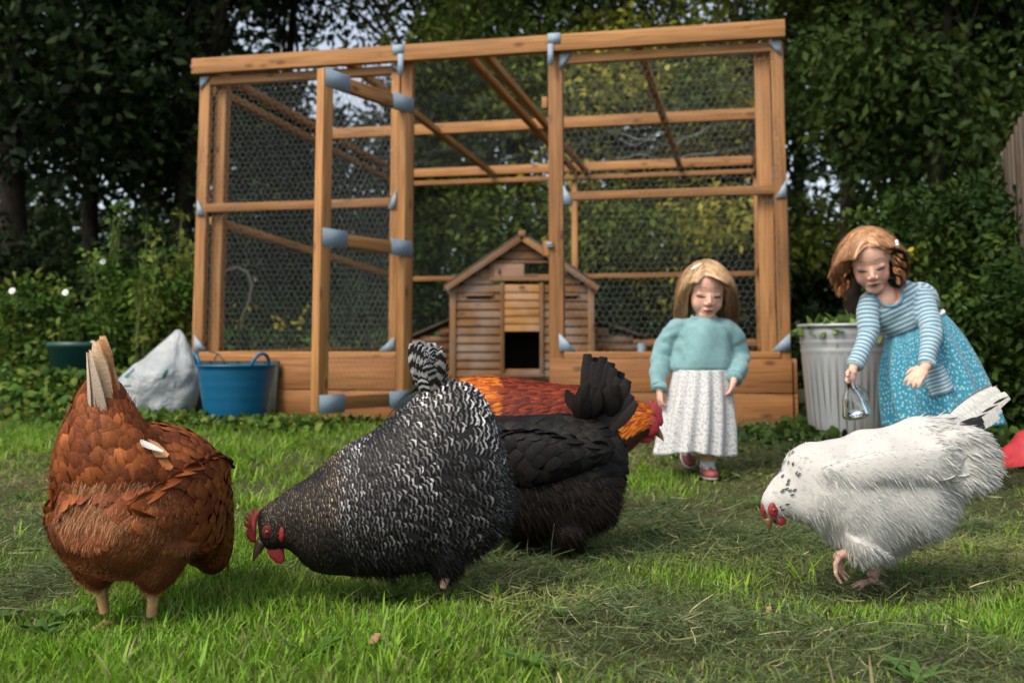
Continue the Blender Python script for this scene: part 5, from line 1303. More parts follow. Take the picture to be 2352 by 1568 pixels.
# ---- black hen --------------------------------------------------------------------------------------------------
def black_hen():
    conv = lambda x, y: (1010.6 + x * .3281, 808.5 + y * .3281)
    Y = 2.3; b, q = side_bird(1010.6 + 720 * .3281, 1268, conv, Y, -1, R(-8)); sc = Y / FPX * .3281
    st = [((-190, 1010), (-150, 1120), 35), ((-165, 920), (-60, 1140), 62), ((-90, 800), (20, 1120), 82), ((20, 640), (110, 1110), 120), ((140, 525), (210, 1150), 180), ((290, 455), (330, 1210), 235),
          ((460, 458), (460, 1265), 265), ((640, 448), (620, 1285), 280), ((820, 440), (800, 1290), 278), ((980, 440), (960, 1285), 258), ((1120, 470), (1080, 1240), 220), ((1230, 570), (1180, 1170), 165), ((1290, 720), (1230, 1050), 90)]
    T = [q(*s[0]) for s in st]; B = [q(*s[1]) for s in st]; w = [s[2] * sc for s in st]
    S = loft_surface(T, B, w); mb = MB(); closed(mb, b.W(S))
    th = [q(890, 1200), q(900, 1290), q(905, 1360)]; mb.tube(b.W(np.array([[p[0], .030, p[1]] for p in th])), [.05, .032, .013], 12)
    th = [q(560, 1230), q(540, 1310), q(520, 1345)]; mb.tube(b.W(np.array([[p[0], -.045, p[1]] for p in th])), [.075, .05, .026], 12)
    V, F = fuse(mb, .007, 3)
    root = mk('hen', V, F, mat_plain('black_down', (.012, .010, .009), .7, .3, .3, 60.), org=b.o, smooth=True)
    tag(root, 'black hen with raised fan tail behind the barred hen', 'hen')
    g = NP(); fm = feather_mat('black_feather', 'plain')
    BK = np.array([(.006, .0052, .005), (.008, .0065, .006), (.005, .0046, .0046), (.013, .010, .0085)])
    def colf(u, a, P):
        n = len(u); t = BK[RNG.integers(0, 4, n)] * (.7 + .7 * RNG.random((n, 1))); return t
    add_coat(g, b, S, lambda u, a: .012 + .034 * np.clip((u - .05) / .45, 0, 1), colf, lap=.40, wr=.74, camber=.13, keep=lambda u, a, P: (np.cos(a) > -.45))
    g.add(*strands_mesh(b, V, F, 16000, .022, .0018, lambda c, n: (c[:, 2] < .19), [(.011, .008, .006), (.007, .006, .0055), (.022, .012, .007)], nn=.15))
    WT = [q(330, 620), q(480, 560), q(650, 540), q(820, 560), q(980, 600), q(1120, 640)]; WB = [q(360, 820), q(500, 890), q(660, 900), q(820, 860), q(980, 800), q(1140, 720)]
    for s in (1, -1):
        Sw = loft_surface(WT, WB, [.010, .016, .018, .018, .014, .006], cy=[s * x * sc for x in (205, 255, 275, 275, 250, 205)], m=40, n=30)
        add_coat(g, b, Sw, lambda u, a: .040 + .016 * u, colf, lap=.36, wr=.75, keep=lambda u, a, P: P[:, 1] * s > .04)
    g.build('plumage', fm, root)
    tb = q(1130, 470)
    fan(b, fm, root, (tb[0] - .015, tb[1] - .01), (R(52), R(90)), 10, .168, .036, BK * 1.2, lean=.16, yoff=.022, bx=.045, prof=(.5, .8, 1, 1., .85, .5), grow=.38)
    g2 = NP(); k = 60; P = np.stack([q(0, 0)[0] * 0 + np.array([q(960 + 230 * t, 0)[0] for t in RNG.random(k)]), np.where(RNG.random(k) < .5, -1, 1) * (.015 + .02 * RNG.random(k)), np.array([q(0, 470 - 90 * t)[1] for t in RNG.random(k)])], 1)
    D = np.stack([-.45 + .3 * RNG.random(k), np.sign(P[:, 1]) * .25, np.ones(k)], 1); N = np.stack([0 * P[:, 0], np.sign(P[:, 1]), .3 + 0 * P[:, 0]], 1)
    V, F, U, per = cards(b.W(P), b.Dv(D), b.Dv(N), .065, .034, FPROF, lift=FLIFT, cols=3, camber=.15); g2.add(V, F, U, BK[RNG.integers(0, 4, k)], per)
    P = np.array([[q(955, 400)[0], .03, q(955, 405)[1]]]); V, F, U, per = cards(b.W(P), b.Dv([[.42, .1, 1.]]), b.Dv([[0, 1, .2]]), .052, .028, FPROF, cols=3, camber=.2); g2.add(V, F, U, BK[3:4] * 1.3, per)
    g2.build('tail_coverts', fm, root)
    head_parts(b, root, (q(-170, 1070), q(-200, 1160), .009), None, None, q(-140, 1010), None, BEAKD, hw=.016)
    X = q(905, 1340); Z = q(915, 1405)
    leg(b, root, [(X[0], .045, X[1]), (Z[0], .045, .03), (Z[0], .045, .02)], std_toes(Z[0], .045), SHANK3)
    X = q(520, 1330); leg(b, root, [(X[0], -.045, X[1]), (X[0] + .005, -.045, .03), (X[0] + .005, -.045, .02)], std_toes(X[0] + .005, -.045), SHANK3)
black_hen()

# ---- cockerel ---------------------------------------------------------------------------------------------------
def cockerel():
    conv = lambda x, y: (1010.6 + x * .3281, 808.5 + y * .3281)
    Y = 2.78; b, q = side_bird(1010.6 + 560 * .3281, 1190, conv, Y, 1, R(4)); sc = Y / FPX * .3281
    st = [((1500, 440), (1470, 560), 38), ((1430, 375), (1390, 620), 62), ((1335, 325), (1260, 740), 82), ((1180, 272), (1080, 880), 120), ((1000, 250), (930, 980), 178), ((800, 232), (780, 1040), 225),
          ((600, 205), (600, 1060), 245), ((400, 190), (420, 1030), 240), ((220, 190), (280, 960), 205), ((80, 225), (150, 860), 150), ((0, 320), (60, 680), 75)]
    T = [q(*s[0]) for s in st]; B = [q(*s[1]) for s in st]; w = [s[2] * sc for s in st]
    S = loft_surface(T, B, w); mb = MB(); closed(mb, b.W(S))
    for s in (-1, 1):
        th = [q(560 + 60 * s, 980), q(570 + 60 * s, 1080), q(560 + 60 * s, 1140)]; mb.tube(b.W(np.array([[p[0], s * .06, p[1]] for p in th])), [.07, .045, .016], 12)
    V, F = fuse(mb, .008, 3)
    root = mk('cockerel', V, F, mat_plain('russet_down', (.10, .025, .008), .7, .3, .3, 40.), org=b.o, smooth=True)
    tag(root, 'orange and dark red cockerel with scarlet comb behind the black hen', 'cockerel')
    OR = np.array([(.48, .13, .012), (.38, .085, .010), (.56, .17, .018), (.28, .052, .009)]); RB = np.array([(.14, .022, .010), (.20, .032, .012), (.10, .016, .008)]); BL = np.array([(.02, .012, .01)])
    g = NP(); fm = feather_mat('hackle_feather', 'edged')
    def colf(u, a, P):
        n = len(u); t = np.where((u < .36)[:, None], OR[RNG.integers(0, 4, n)], np.where((u < .66)[:, None], RB[RNG.integers(0, 3, n)], OR[RNG.integers(0, 4, n)]))
        t[(np.cos(a) < -.2)] = BL[0]; return t * (.75 + .5 * RNG.random((n, 1)))
    slim = [.5, .9, 1., .8, .5, .1]
    add_coat(g, b, S, lambda u, a: .030 + .035 * np.clip(u / .3, 0, 1), colf, lap=.13, wr=.15, camber=.12, prof=slim, down=.55, keep=lambda u, a, P: (np.cos(a) > -.5) & (u < .94), jit=.6)
    g.build('plumage', fm, root)
    g2 = NP(); k = 16; t = np.linspace(0, 1, k); tb = q(60, 300)
    P = np.stack([tb[0] + .01 * RNG.normal(size=k), .03 * RNG.normal(size=k), tb[1] - .04 * t], 1); a = R(62) - R(75) * t
    D = np.stack([-np.cos(a), .12 * RNG.normal(size=k), np.sin(a)], 1); N = np.stack([np.sin(a) * .2, np.sign(P[:, 1]), .4 + 0 * t], 1)
    V, F, U, per = cards(b.W(P), b.Dv(D), b.Dv(N), .17 + .05 * (1 - t), .036, [.5, .8, 1, 1, .9, .75, .5, .15], lift=[0, .0, .0, .0, 0, 0, 0, 0], cols=3, camber=.15, bend=b.Dv(np.tile([-.25, 0, -1.15], (k, 1))))
    g2.add(V, F, U, np.array([.010, .020, .016]) * (.7 + .8 * RNG.random((k, 1))), per); g2.build('tail', feather_mat('sickle_feather', 'plain'), root)
    comb = [q(1445, 440), q(1440, 380), q(1448, 335), q(1462, 318), q(1475, 350), q(1490, 335), q(1505, 345), q(1512, 375), q(1530, 385), q(1538, 440), q(1545, 490), q(1530, 520), q(1500, 500), q(1470, 470)]
    head_parts(b, root, (q(1505, 555), q(1540, 620), .010), comb, [q(1370, 560), q(1420, 520), q(1480, 540), q(1480, 600), q(1440, 628), q(1390, 632), q(1362, 610)], q(1455, 500), (q(1395, 520)[0], q(1395, 540)[1]), BEAKM, hw=.018)
    mb = MB(); p = q(1450, 510); mb.ell(b.W(np.array([p[0], -.014, p[1]])), np.array([.026, .008, .030]), np.stack([b.f, b.l, UP], 1)); mb.ell(b.W(np.array([p[0], .014, p[1]])), np.array([.026, .008, .030]), np.stack([b.f, b.l, UP], 1)); mb.build('red_face', RED, root, smooth=True)
    for s in (-1, 1):
        X = q(560 + 60 * s, 1120); leg(b, root, [(X[0], s * .06, X[1]), (X[0] + .005, s * .06, X[1] * .5), (X[0] + .005, s * .06, .02)], std_toes(X[0] + .005, s * .06), SHANK2)
cockerel()

# ---- brown hen, seen from behind --------------------------------------------------------------------------------
def brown_hen():
    Y = 1.76; base = at(312, 1396, Y); base[2] = float(ground(base[0], base[1]))
    b = Bird(base, R(90 - 13))
    T = [(.305, .075), (.30, .13), (.265, .20), (.20, .27), (.12, .318), (.03, .335), (-.05, .312), (-.10, .275), (-.135, .235)]
    B = [(.285, .035), (.25, .03), (.20, .055), (.15, .08), (.09, .085), (.02, .075), (-.05, .085), (-.105, .11), (-.145, .155)]
    w = [.016, .03, .05, .078, .104, .120, .122, .105, .06]
    S = loft_surface(T, B, w, egg=.05)
    # rump rising into the tail: rings stacked upward, leaning to the bird's left
    zs = [.18, .21, .245, .273, .30, .327, .352, .378, .40]; ww = [.104, .112, .112, .104, .092, .078, .062, .047, .034]; dd = [.10, .10, .095, .085, .074, .062, .05, .038, .027]
    xs = [-.02, -.03, -.042, -.052, -.060, -.066, -.070, -.073, -.075]; ys = [.0, .004, .009, .014, .018, .021, .024, .026, .027]
    def cone(n=56, m=50):
        t = np.linspace(0, 1, m); k = np.linspace(0, 1, len(zs)); A = np.arange(n) * 2 * np.pi / n
        z, W_, D_, X, Yq = (np.interp(t, k, q) for q in (zs, ww, dd, xs, ys)); out = np.zeros((m, n, 3))
        out[:, :, 0] = X[:, None] - D_[:, None] * np.cos(A); out[:, :, 1] = Yq[:, None] - W_[:, None] * np.sin(A); out[:, :, 2] = z[:, None] + .01 * np.cos(A)
        return out[:, ::-1] if False else out
    Cn = cone()
    mb = MB(); closed(mb, b.W(S)); closed(mb, b.W(Cn))
    legs = ((.05, (-.025, .058)), (-.02, (-.02, -.030)))
    for s, ly in ((1, .052), (-1, -.052)):
        mb.tube(b.W(np.array([[-.03, ly * 1.1, .15], [-.03, ly, .085], [-.028, ly * .95, .062]])), [.075, .036, .013], 12)
    V, F = fuse(mb, .006, 3); BR = np.array([(.22, .062, .016), (.175, .046, .013), (.26, .080, .022), (.14, .036, .011)]); PALE = np.array([(.46, .29, .17), (.36, .19, .09), (.52, .38, .26)])
    root = mk('hen', V, F, mat_plain('brown_down', (.15, .042, .013), .7, .3, .3, 40.), org=b.o, smooth=True)
    tag(root, 'rusty brown hen seen from behind with pale raised tail', 'hen')
    fm = feather_mat('brown_feather', 'edged'); g = NP()
    def colf(u, a, P):
        n = len(u); return BR[RNG.integers(0, 4, n)] * (.85 + .3 * RNG.random((n, 1)))
    add_coat(g, b, S, lambda u, a: .012 + .024 * np.clip(u / .4, 0, 1), colf, lap=.36, wr=.85, camber=.13, keep=lambda u, a, P: (np.cos(a) > -.1) | (u < .45))
    add_coat(g, b, Cn, lambda u, a: .044 - .008 * u, lambda u, a, P: colf(u, a, P) * np.where(RNG.random(len(u)) < .08, 1.45, .80)[:, None], lap=.30, wr=.80, camber=.15, jit=.8, prof=[.5, .85, 1., 1., .86, .42])
    g.add(*strands(b, Cn, 1400, .022, .0014, lambda u, a, P: P[:, 2] < .262, [(.30, .13, .05), (.40, .20, .10), (.20, .066, .02)], .3, grav=.3, out=.35, lo=.0, hi=.4))
    g.add(*strands(b, Cn, 6000, .026, .0016, lambda u, a, P: P[:, 2] > .2, BR.tolist(), .25, grav=-.6, out=.12, lo=.05, hi=.95))
    DN_ = [(.31, .12, .042), (.38, .17, .07), (.25, .082, .025), (.43, .22, .11), (.19, .058, .018)]
    Sf = S.copy(); 
    g.add(*strands_mesh(b, V, F, 46000, .0105, .0012, lambda c, n: (c[:, 0] < .035) & (c[:, 2] < .255), DN_, .18, out=.32, nn=.12))
    # light cap of ruffled down along the top of the fluff
    sel = lambda u, a, P: (P[:, 0] < -.05) & (P[:, 2] > .195) & (P[:, 2] < .262)
    g.add(*strands_mesh(b, V, F, 9000, .015, .0014, lambda c, n: (c[:, 0] < -.02) & (c[:, 2] > .19) & (c[:, 2] < .262), [(.36, .17, .08), (.42, .24, .14), (.29, .12, .05)], .2, grav=.35, out=.5))
    # right wing, folded, with a pale quill
    WT = [(.16, .25), (.08, .275), (0., .27), (-.06, .255), (-.11, .225)]; WB = [(.15, .16), (.06, .13), (-.01, .135), (-.06, .16), (-.115, .20)]
    for s in (-1, 1):
        Sw = loft_surface(WT, WB, [.006, .011, .012, .010, .003], cy=[s * .084, s * .106, s * .114, s * .106, s * .084], m=40, n=30)
        add_coat(g, b, Sw, lambda u, a: .034 + .018 * u, colf, lap=.34, wr=.7, keep=lambda u, a, P: P[:, 1] * s > .03)
    g.build('plumage', fm, root)
    for (x, y, z, dx, dy, dz, L, W_, c) in ((-.090, -.040, .318, .22, -1.0, -.42, .066, .026, (.42, .22, .12)), (-.088, -.038, .308, .2, -1., -.52, .078, .030, (.26, .095, .035)), (-.099, -.044, .322, .22, -1.0, -.40, .058, .010, (.70, .68, .66)),
                                     (-.083, -.050, .292, .25, -.9, -.70, .08, .03, (.18, .055, .018)),):
        V, F, U, per = cards(b.W(np.array([[x, y, z]])), b.Dv([[dx, dy, dz]]), b.Dv([[-1, -.25, .35]]), L, W_, FPROF, cols=3, camber=.14); g3 = NP(); g3.add(V, F, U, [c], per); g3.build('wing_quill', fm, root)
    # tail quills, pale, folded to a point
    g4 = NP(); k = 13; t = np.linspace(-1, 1, k)
    P = np.stack([-.082 + .010 * np.abs(t), .006 + .020 * t, .352 - .022 * np.abs(t)], 1); D = np.stack([-.16 - .05 * RNG.random(k), .05 - .13 * t, np.ones(k)], 1); N = np.stack([-np.ones(k), .3 * t - .15, .1 * np.ones(k)], 1)
    V, F, U, per = cards(b.W(P + np.stack([-.0035 * (np.arange(k) * 5 % 7) , 0 * t, 0 * t], 1)), b.Dv(D), b.Dv(N), .138 - .030 * np.abs(t) + .008 * RNG.normal(size=k), .030, [.6, .85, 1, 1., .85, .35], cols=3, camber=.16)
    cc = np.where(np.abs(t)[:, None] < .75, PALE[RNG.integers(0, 3, k)] * 1.1, BR[RNG.integers(0, 4, k)] * 1.4); g4.add(V, F, U, cc, per)
    for k, zz, Lc, cl in ((9, .335, .075, BR * 1.5), (7, .352, .085, PALE * .75)):      # coverts closing round the quills
        t = np.linspace(-1, 1, k); P = np.stack([-.098 + .018 * np.abs(t), .010 + .036 * t, zz - .012 * np.abs(t)], 1)
        V, F, U, per = cards(b.W(P), b.Dv(np.stack([-.02 + 0 * t, .04 - .30 * t, np.ones(k)], 1)), b.Dv(np.stack([-1 + 0 * t, .6 * t, .1 + 0 * t], 1)), Lc * (1 - .15 * np.abs(t)), .030, FPROF, cols=3, camber=.16)
        g4.add(V, F, U, cl[RNG.integers(0, len(cl), k)], per)
    k = 5; t = np.linspace(-1, 1, k); P = np.stack([-.112 + 0 * t, .010 + .014 * t, .368 - .012 * np.abs(t)], 1)
    V, F, U, per = cards(b.W(P), b.Dv(np.stack([-.22 + 0 * t, .05 - .10 * t, np.ones(k)], 1)), b.Dv(np.stack([-1 + 0 * t, .5 * t, 0 * t], 1)), .098 + .012 * RNG.random(k), .011, [.7, 1, 1, .8, .5, .2], cols=3); g4.add(V, F, U, np.tile((.62, .52, .42), (k, 1)), per)
    g4.build('tail', fm, root)
    head_parts(b, root, ((.30, .06), (.315, .02), .009), None, None, (.295, .09), None, BEAKM, hw=.016)
    for s, ly in ((1, .052), (-1, -.052)): leg(b, root, [(-.028, ly * .97, .08), (-.026, ly * .92, .045), (-.022, ly * .85, .02)], std_toes(-.022, ly * .85), SHANK2, r=(.0125, .0095, .009))
brown_hen()
# ------------------------------------------------------------------ two children
SKIN = mat_attr('skin', .48, .35, noise_s=30., noise_amt=.05, sss=.12)
BASE_SKIN = np.array([.74, .435, .325])
def axes(f, u):
    f = nrm(np.asarray(f, float)); u = np.asarray(u, float); u = nrm(u - f * np.dot(u, f)); x = np.cross(f, u)
    return np.stack([x, f, u], 1)              # columns: her right... (x), forward (y), up (z)
def add_head(mb, c, M, s):
    E = lambda p, r, n=18, m=12, R_=None: mb.ell(c + M @ (np.array(p) * s), np.array(r) * s, M if R_ is None else M @ R_, n, m)
    Tb = lambda P, r, n=10: mb.tube(c + (np.array(P) * s) @ M.T, np.array(r) * s, n)
    E((0, -.010, .024), (.072, .086, .078), 28, 18); E((0, .017, -.024), (.0585, .0615, .075), 26, 16)
    for q in (-1, 1):
        E((q * .027, .041, -.042), (.027, .026, .030)); E((q * .029, .0565, -.006), (.0165, .014, .0115)); E((q * .073, -.006, -.018), (.008, .016, .024)); E((q * .0095, .079, -.037), (.0075, .009, .0065))
    E((0, .046, -.082), (.031, .025, .022)); E((0, .055, -.089), (.016, .014, .014)); E((0, .036, .034), (.058, .034, .044))
    Tb([(0, .066, .004), (0, .078, -.014), (0, .088, -.030), (0, .086, -.040)], [.007, .007, .0085, .006])
    E((0, .071, -.0585), (.0195, .010, .0060)); E((0, .068, -.0680), (.0165, .010, .0070)); E((0, .060, -.064), (.026, .014, .017))
def face_colour(V, c, M, s, hair, lips=(.46, .13, .115), cheek=(.62, .26, .21), ck=.6):
    L = ((V - c) @ M) / s; C = np.tile(BASE_SKIN, (len(V), 1)); x, y, z = np.abs(L[:, 0]), L[:, 1], L[:, 2]
    inh = (np.abs(L) < .14).all(1)
    def blend(w, col): 
        nonlocal C
        w = (w * inh)[:, None]; C = C * (1 - w) + np.array(col) * w
    blend(ck * np.exp(-(((x - .038) / .017) ** 2 + ((z + .040) / .016) ** 2)) * (y > .02), cheek)
    blend(.35 * np.exp(-((L[:, 0] / .012) ** 2 + ((z + .034) / .010) ** 2)) * (y > .06), cheek)
    blend(np.clip(1.25 - ((L[:, 0] / .0185) ** 2 + ((z + .0630) / .0080) ** 2), 0, 1) * (y > .055), lips)
    blend(.9 * (np.abs(z + .0632 - .10 * x) < .0028 - .07 * x) * (x < .019) * (y > .05), (.10, .022, .022))
    lid = -.0125 + 4. * (x - .029) ** 2
    blend(.92 * np.exp(-(((x - .029) / .0125) ** 4 + ((z - lid - .0004) / .0050) ** 2)) * (y > .03), (.035, .017, .012))
    blend(.55 * np.exp(-(((x - .029) / .016) ** 2 + ((z + .004) / .0075) ** 2)) * (y > .03), (.30, .15, .10))
    brow = .021 + .10 * (x - .014) - 3.2 * np.clip(x - .028, 0, 1) ** 2 * 10
    blend(.42 * (np.abs(z - brow) < .0030) * (x > .012) * (x < .046) * (y > .02), (.34, .19, .10))
    blend(.75 * np.exp(-(((x - .0065) / .0035) ** 2 + ((z + .0425) / .0028) ** 2)) * (y > .06), (.22, .07, .05))
    eo = (L[:, 0] / .069) ** 2 + ((z + .035) / .105) ** 2
    scalp = (((eo > 1.10) & (z > -.02) & (y < .09)) | ((y < -.012) & (z > -.055))) & ~((x > .0725) & (z < .012))
    blend(1. * scalp, hair)
    return C
def add_lashes(root, V, c, M, s):
    """dark lashes along the edge of each lowered lid"""
    L = ((V - c) @ M) / s; Lf = L[(L[:, 1] > .02) & (np.abs(L) < .12).all(1)]
    for q in (-1, 1):
        P = []
        for x in np.linspace(.0125, .0460, 12):
            z = -.0125 + 4. * (x - .029) ** 2; d = (Lf[:, 0] - q * x) ** 2 + (Lf[:, 2] - z) ** 2; P.append([q * x, Lf[np.argsort(d)[:4], 1].mean() + .0004, z])
        P = np.array(P); P[1:-1, 1] = (P[:-2, 1] + P[1:-1, 1] + P[2:, 1]) / 3
        mb = MB(); mb.tube(c + (P * s) @ M.T, np.array([.0004, .0010, .0015, .0019, .0021, .0022, .0022, .0021, .0019, .0016, .0011, .0004]) * s, 8); mb.build('eyelash', bpy.data.materials.get('lash') or mat_plain('lash', (.022, .012, .009), .7), root, smooth=True)
def add_hand(mb, w, d, pn, ts, s, curl=(.35, .45, .3), spread=.10):
    """palm, four fingers of different length, and a thumb; w wrist, d hand direction, pn palm normal, ts thumb side"""
    w = np.asarray(w, float); d = nrm(np.asarray(d, float)); pn = np.asarray(pn, float); pn = nrm(pn - d * np.dot(pn, d)); sd = np.cross(d, pn)
    M = np.stack([sd, d, pn], 1)
    mb.tube([w - d * .012 * s, w + d * .004 * s, w + d * .014 * s], np.array([.0145, .0140, .015]) * s, 12)
    mb.ell(w + d * .026 * s, np.array([.0205, .028, .0115]) * s, M, 18, 12)
    for k, (o, L) in enumerate(((-.0165, .031), (-.0057, .038), (.0055, .036), (.0162, .027))):
        p = w + d * .046 * s + sd * o * s; a = 0.; P = [p - d * .012 * s, p]
        dd = nrm(d + sd * spread * (o / .0165) * 1.4)
        for j, f in enumerate((.44, .31, .25)):
            a += curl[j] * (1 + .12 * (k - 1.5)); p = p + (dd * math.cos(a) + pn * math.sin(a)) * L * f * s; P.append(p)
        mb.tube(P, np.array([.0058, .0058, .0053, .0048, .0038]) * s, 9)
    t0 = w + d * .012 * s + sd * ts * .014 * s; t1 = t0 + (d * .55 + sd * ts * .75 + pn * .35) * .020 * s; t2 = t1 + (d * .85 + sd * ts * .25 + pn * .45) * .019 * s
    mb.tube([t0, t1, t2], np.array([.0078, .0066, .0050]) * s, 9)
def add_hair(name, root, c, M, s, n, steps, step, part, col, wave=0., wfreq=.9, flare=0., seed=1, tuck=None, ymax=.030, ow=.069, oh=.104, lenvar=.2, back=.35, grav=.42):
    rg = np.random.default_rng(seed); G = M.T @ np.array([0, 0, -1.])
    ce = np.array([0, -.010, .022]); re = np.array([.079, .093, .085])
    d = nrm(rg.normal(size=(n * 4, 3)))
    x, y, z = d.T
    ok = ((y > .0) & (z > .05)) | ((y <= .0) & (z > -.25)) 
    def opening(q):
        e = (q[:, 0] / ow) ** 2 + ((q[:, 2] + .035) / oh) ** 2
        return (e < 1) & (q[:, 1] > -.005), np.sqrt(np.maximum(e, 1e-4))
    p = ce + d * re * 1.01
    ok &= ~opening(p)[0]
    d = d[ok][:n]; n = len(d); p = ce + d * re * 1.01
    side = np.sign(p[:, 0] - part + 1e-6 + rg.normal(0, .003, n))
    v = nrm(np.stack([side * 1.0, -back * np.ones(n) - .5 * (d[:, 1] < -.3), .10 * np.ones(n)], 1) + rg.normal(0, .12, (n, 3)))
    Pts = [p.copy()]; sc = 1.008 + .024 * rg.random(n) + .026 * np.random.default_rng(seed + 7).random(61)[(np.floor(np.arctan2(d[:, 0], d[:, 1]) * 9 + 3 * d[:, 2]) % 61).astype(int)]; Ls = 1 - lenvar * rg.random(n)
    ph = rg.random(n) * 6.28; phc = np.round(np.arctan2(d[:, 0], d[:, 1]) * 5) * 2.4
    for k in range(steps):
        v = nrm(v * .72 + G * grav + rg.normal(0, .035, (n, 3)))
        q = p + v * (step * Ls)[:, None]
        e = (q - ce) / re; r = np.linalg.norm(e, axis=1); ins = r < sc
        q[ins] = ce + e[ins] / r[ins][:, None] * sc[ins][:, None] * re
        # keep the strands off the face
        face, e = opening(q); e = e[face]
        q[face, 0] /= e; q[face, 2] = (q[face, 2] + .035) / e - .035
        q[:, 1] = np.minimum(q[:, 1], np.interp(q[:, 2], [-.09, -.02, .03, .06], [ymax - .02, ymax, ymax + .018, .12]) + .008 * rg.random(n))
        if tuck is not None:
            tk = (q[:, 0] * tuck > .02) & (q[:, 2] < .066); lim = np.interp(q[tk, 2], [-.005, .05], [-.012, .05]); q[tk, 1] = np.minimum(q[tk, 1], lim)
        v = nrm(q - p); p = q; t = (k + 1) / steps
        o = np.zeros_like(p)
        if wave:
            rad = nrm(np.stack([p[:, 0], p[:, 1] + .01, 0 * p[:, 0]], 1)); A = wave * np.clip(t * 1.9 - .55, 0, 1.2)
            o = rad * (A * np.sin(k * wfreq + phc + .35 * ph))[:, None] + np.array([0, 0, 1.]) * (A * .6 * np.cos(k * wfreq + phc + .35 * ph))[:, None]
        if flare:
            o = o + nrm(np.stack([p[:, 0], p[:, 1] * .6, 0 * p[:, 0]], 1)) * (flare * max(0, t - .5) ** 1.5)
        Pts.append(p + o)
    Q = np.stack(Pts, 1)                       # n, steps+1, 3 local
    Wd = c + (Q * s) @ M.T
    tan = nrm(np.gradient(Wd, axis=1)); out = nrm(Wd - (c + M @ (ce * s))); sd = nrm(np.cross(tan, out))
    K = steps + 1; wid = np.interp(np.linspace(0, 1, K), [0, .15, .8, 1], [.6, 1, .85, .1]) * .00105 * s
    wv = wid[None, :, None] * (.7 + .7 * rg.random((n, 1, 1)))
    V = np.stack([Wd - sd * wv, Wd + sd * wv], 2).reshape(-1, 3)
    b = (np.arange(n) * K * 2)[:, None, None]; f = np.array([[2 * i, 2 * i + 1, 2 * i + 3, 2 * i + 2] for i in range(K - 1)])
    F = (b + f[None]).reshape(-1, 4)
    grp = (np.floor(np.arctan2(d[:, 0], d[:, 1]) * 9 + 3 * d[:, 2]) % 61).astype(int); tone = np.random.default_rng(seed + 50).random(61)[grp][:, None]
    cc = np.asarray(col)[rg.integers(0, len(col), n)] * (.55 + .45 * rg.random((n, 1)) + .5 * tone); C = np.repeat(cc, K * 2, 0)
    m = mat_attr(name + '_strands', .42, .4); return mk('hair', V, F, m, root, smooth=True, col=C)
def add_curls(name, root, c, M, s, col, seed, n=34, per=95, length=.085, rad=.0125, top=.02):
    """ringlets hanging round the sides and back of the head"""
    rg = np.random.default_rng(seed); G = M.T @ np.array([0, 0, -1.]); g = NP()
    ce = np.array([0, -.010, .022]); re = np.array([.084, .096, .088]); K = 15; Vs = []; Cs = []
    for i in range(n):
        a = R(58) + (R(302) - R(58)) * (i + .5) / n + rg.normal(0, .05)      # round the back, from one temple to the other
        row = i % 2; z = top - .030 * row + rg.normal(0, .006)
        d = np.array([math.sin(a), math.cos(a), (z - ce[2]) / re[2]]); d[:2] *= math.sqrt(max(.05, 1 - d[2] ** 2)); p0 = ce + d * re
        out = nrm(np.array([math.sin(a), math.cos(a), 0])); L = length * (.7 + .5 * rg.random()); ph = rg.random() * 6.28; turns = 1.6 + .8 * rg.random(); sg = 1 if rg.random() < .5 else -1
        t = np.linspace(0, 1, K); hang = nrm(G * .8 + np.array([0, 0, -.45]) + out * .10)
        A = nrm(np.cross(hang, out)); B = np.cross(A, hang)
        for k in range(per):
            rr = rad * (.35 + .75 * rg.random()); pk = ph + rg.normal(0, .35); lk = L * (.85 + .3 * rg.random())
            q = sg * turns * 6.28 * t + pk; P = p0 + hang * (lk * t)[:, None] + out * (.004 + .012 * t)[:, None] + (A * np.cos(q)[:, None] + B * np.sin(q)[:, None]) * (rr * np.clip(t * 3, .15, 1))[:, None]
            e = (P - ce) / re; r = np.linalg.norm(e, axis=1); ins = r < 1.; P[ins] = ce + e[ins] / r[ins][:, None] * re
            Vs.append(P); Cs.append(np.asarray(col)[rg.integers(0, len(col))] * (.7 + .55 * rg.random()))
    Q = np.array(Vs); W = c + (Q * s) @ M.T; tan = nrm(np.gradient(W, axis=1)); o = nrm(W - (c + M @ (ce * s))); sd = nrm(np.cross(tan, o)); wv = (np.interp(np.linspace(0, 1, K), [0, .2, .85, 1], [.5, 1, .8, .1]) * .00105)[None, :, None]
    V = np.stack([W - sd * wv, W + sd * wv], 2).reshape(-1, 3); nn = len(Q)
    f = np.array([[2 * i, 2 * i + 1, 2 * i + 3, 2 * i + 2] for i in range(K - 1)]); F = ((np.arange(nn) * K * 2)[:, None, None] + f[None]).reshape(-1, 4)
    return mk('curls', V, F, bpy.data.materials[name + '_strands'], root, smooth=True, col=np.repeat(np.array(Cs), K * 2, 0))
def seg_coord(V, segs):
    """distance along the nearest limb segment for every vertex"""
    best = np.full(len(V), 1e9); o = np.zeros(len(V)); acc = {}
    for a, b, off, *wt in segs:
        a, b = np.asarray(a, float), np.asarray(b, float); d = b - a; L = np.linalg.norm(d); d = d / L
        t = np.clip((V - a) @ d, 0, L); r = np.linalg.norm(V - (a + t[:, None] * d), axis=1) * (wt[0] if wt else 1.); q = r < best
        best[q] = r[q]; o[q] = (((V - a) @ d) + off)[q]
    return o
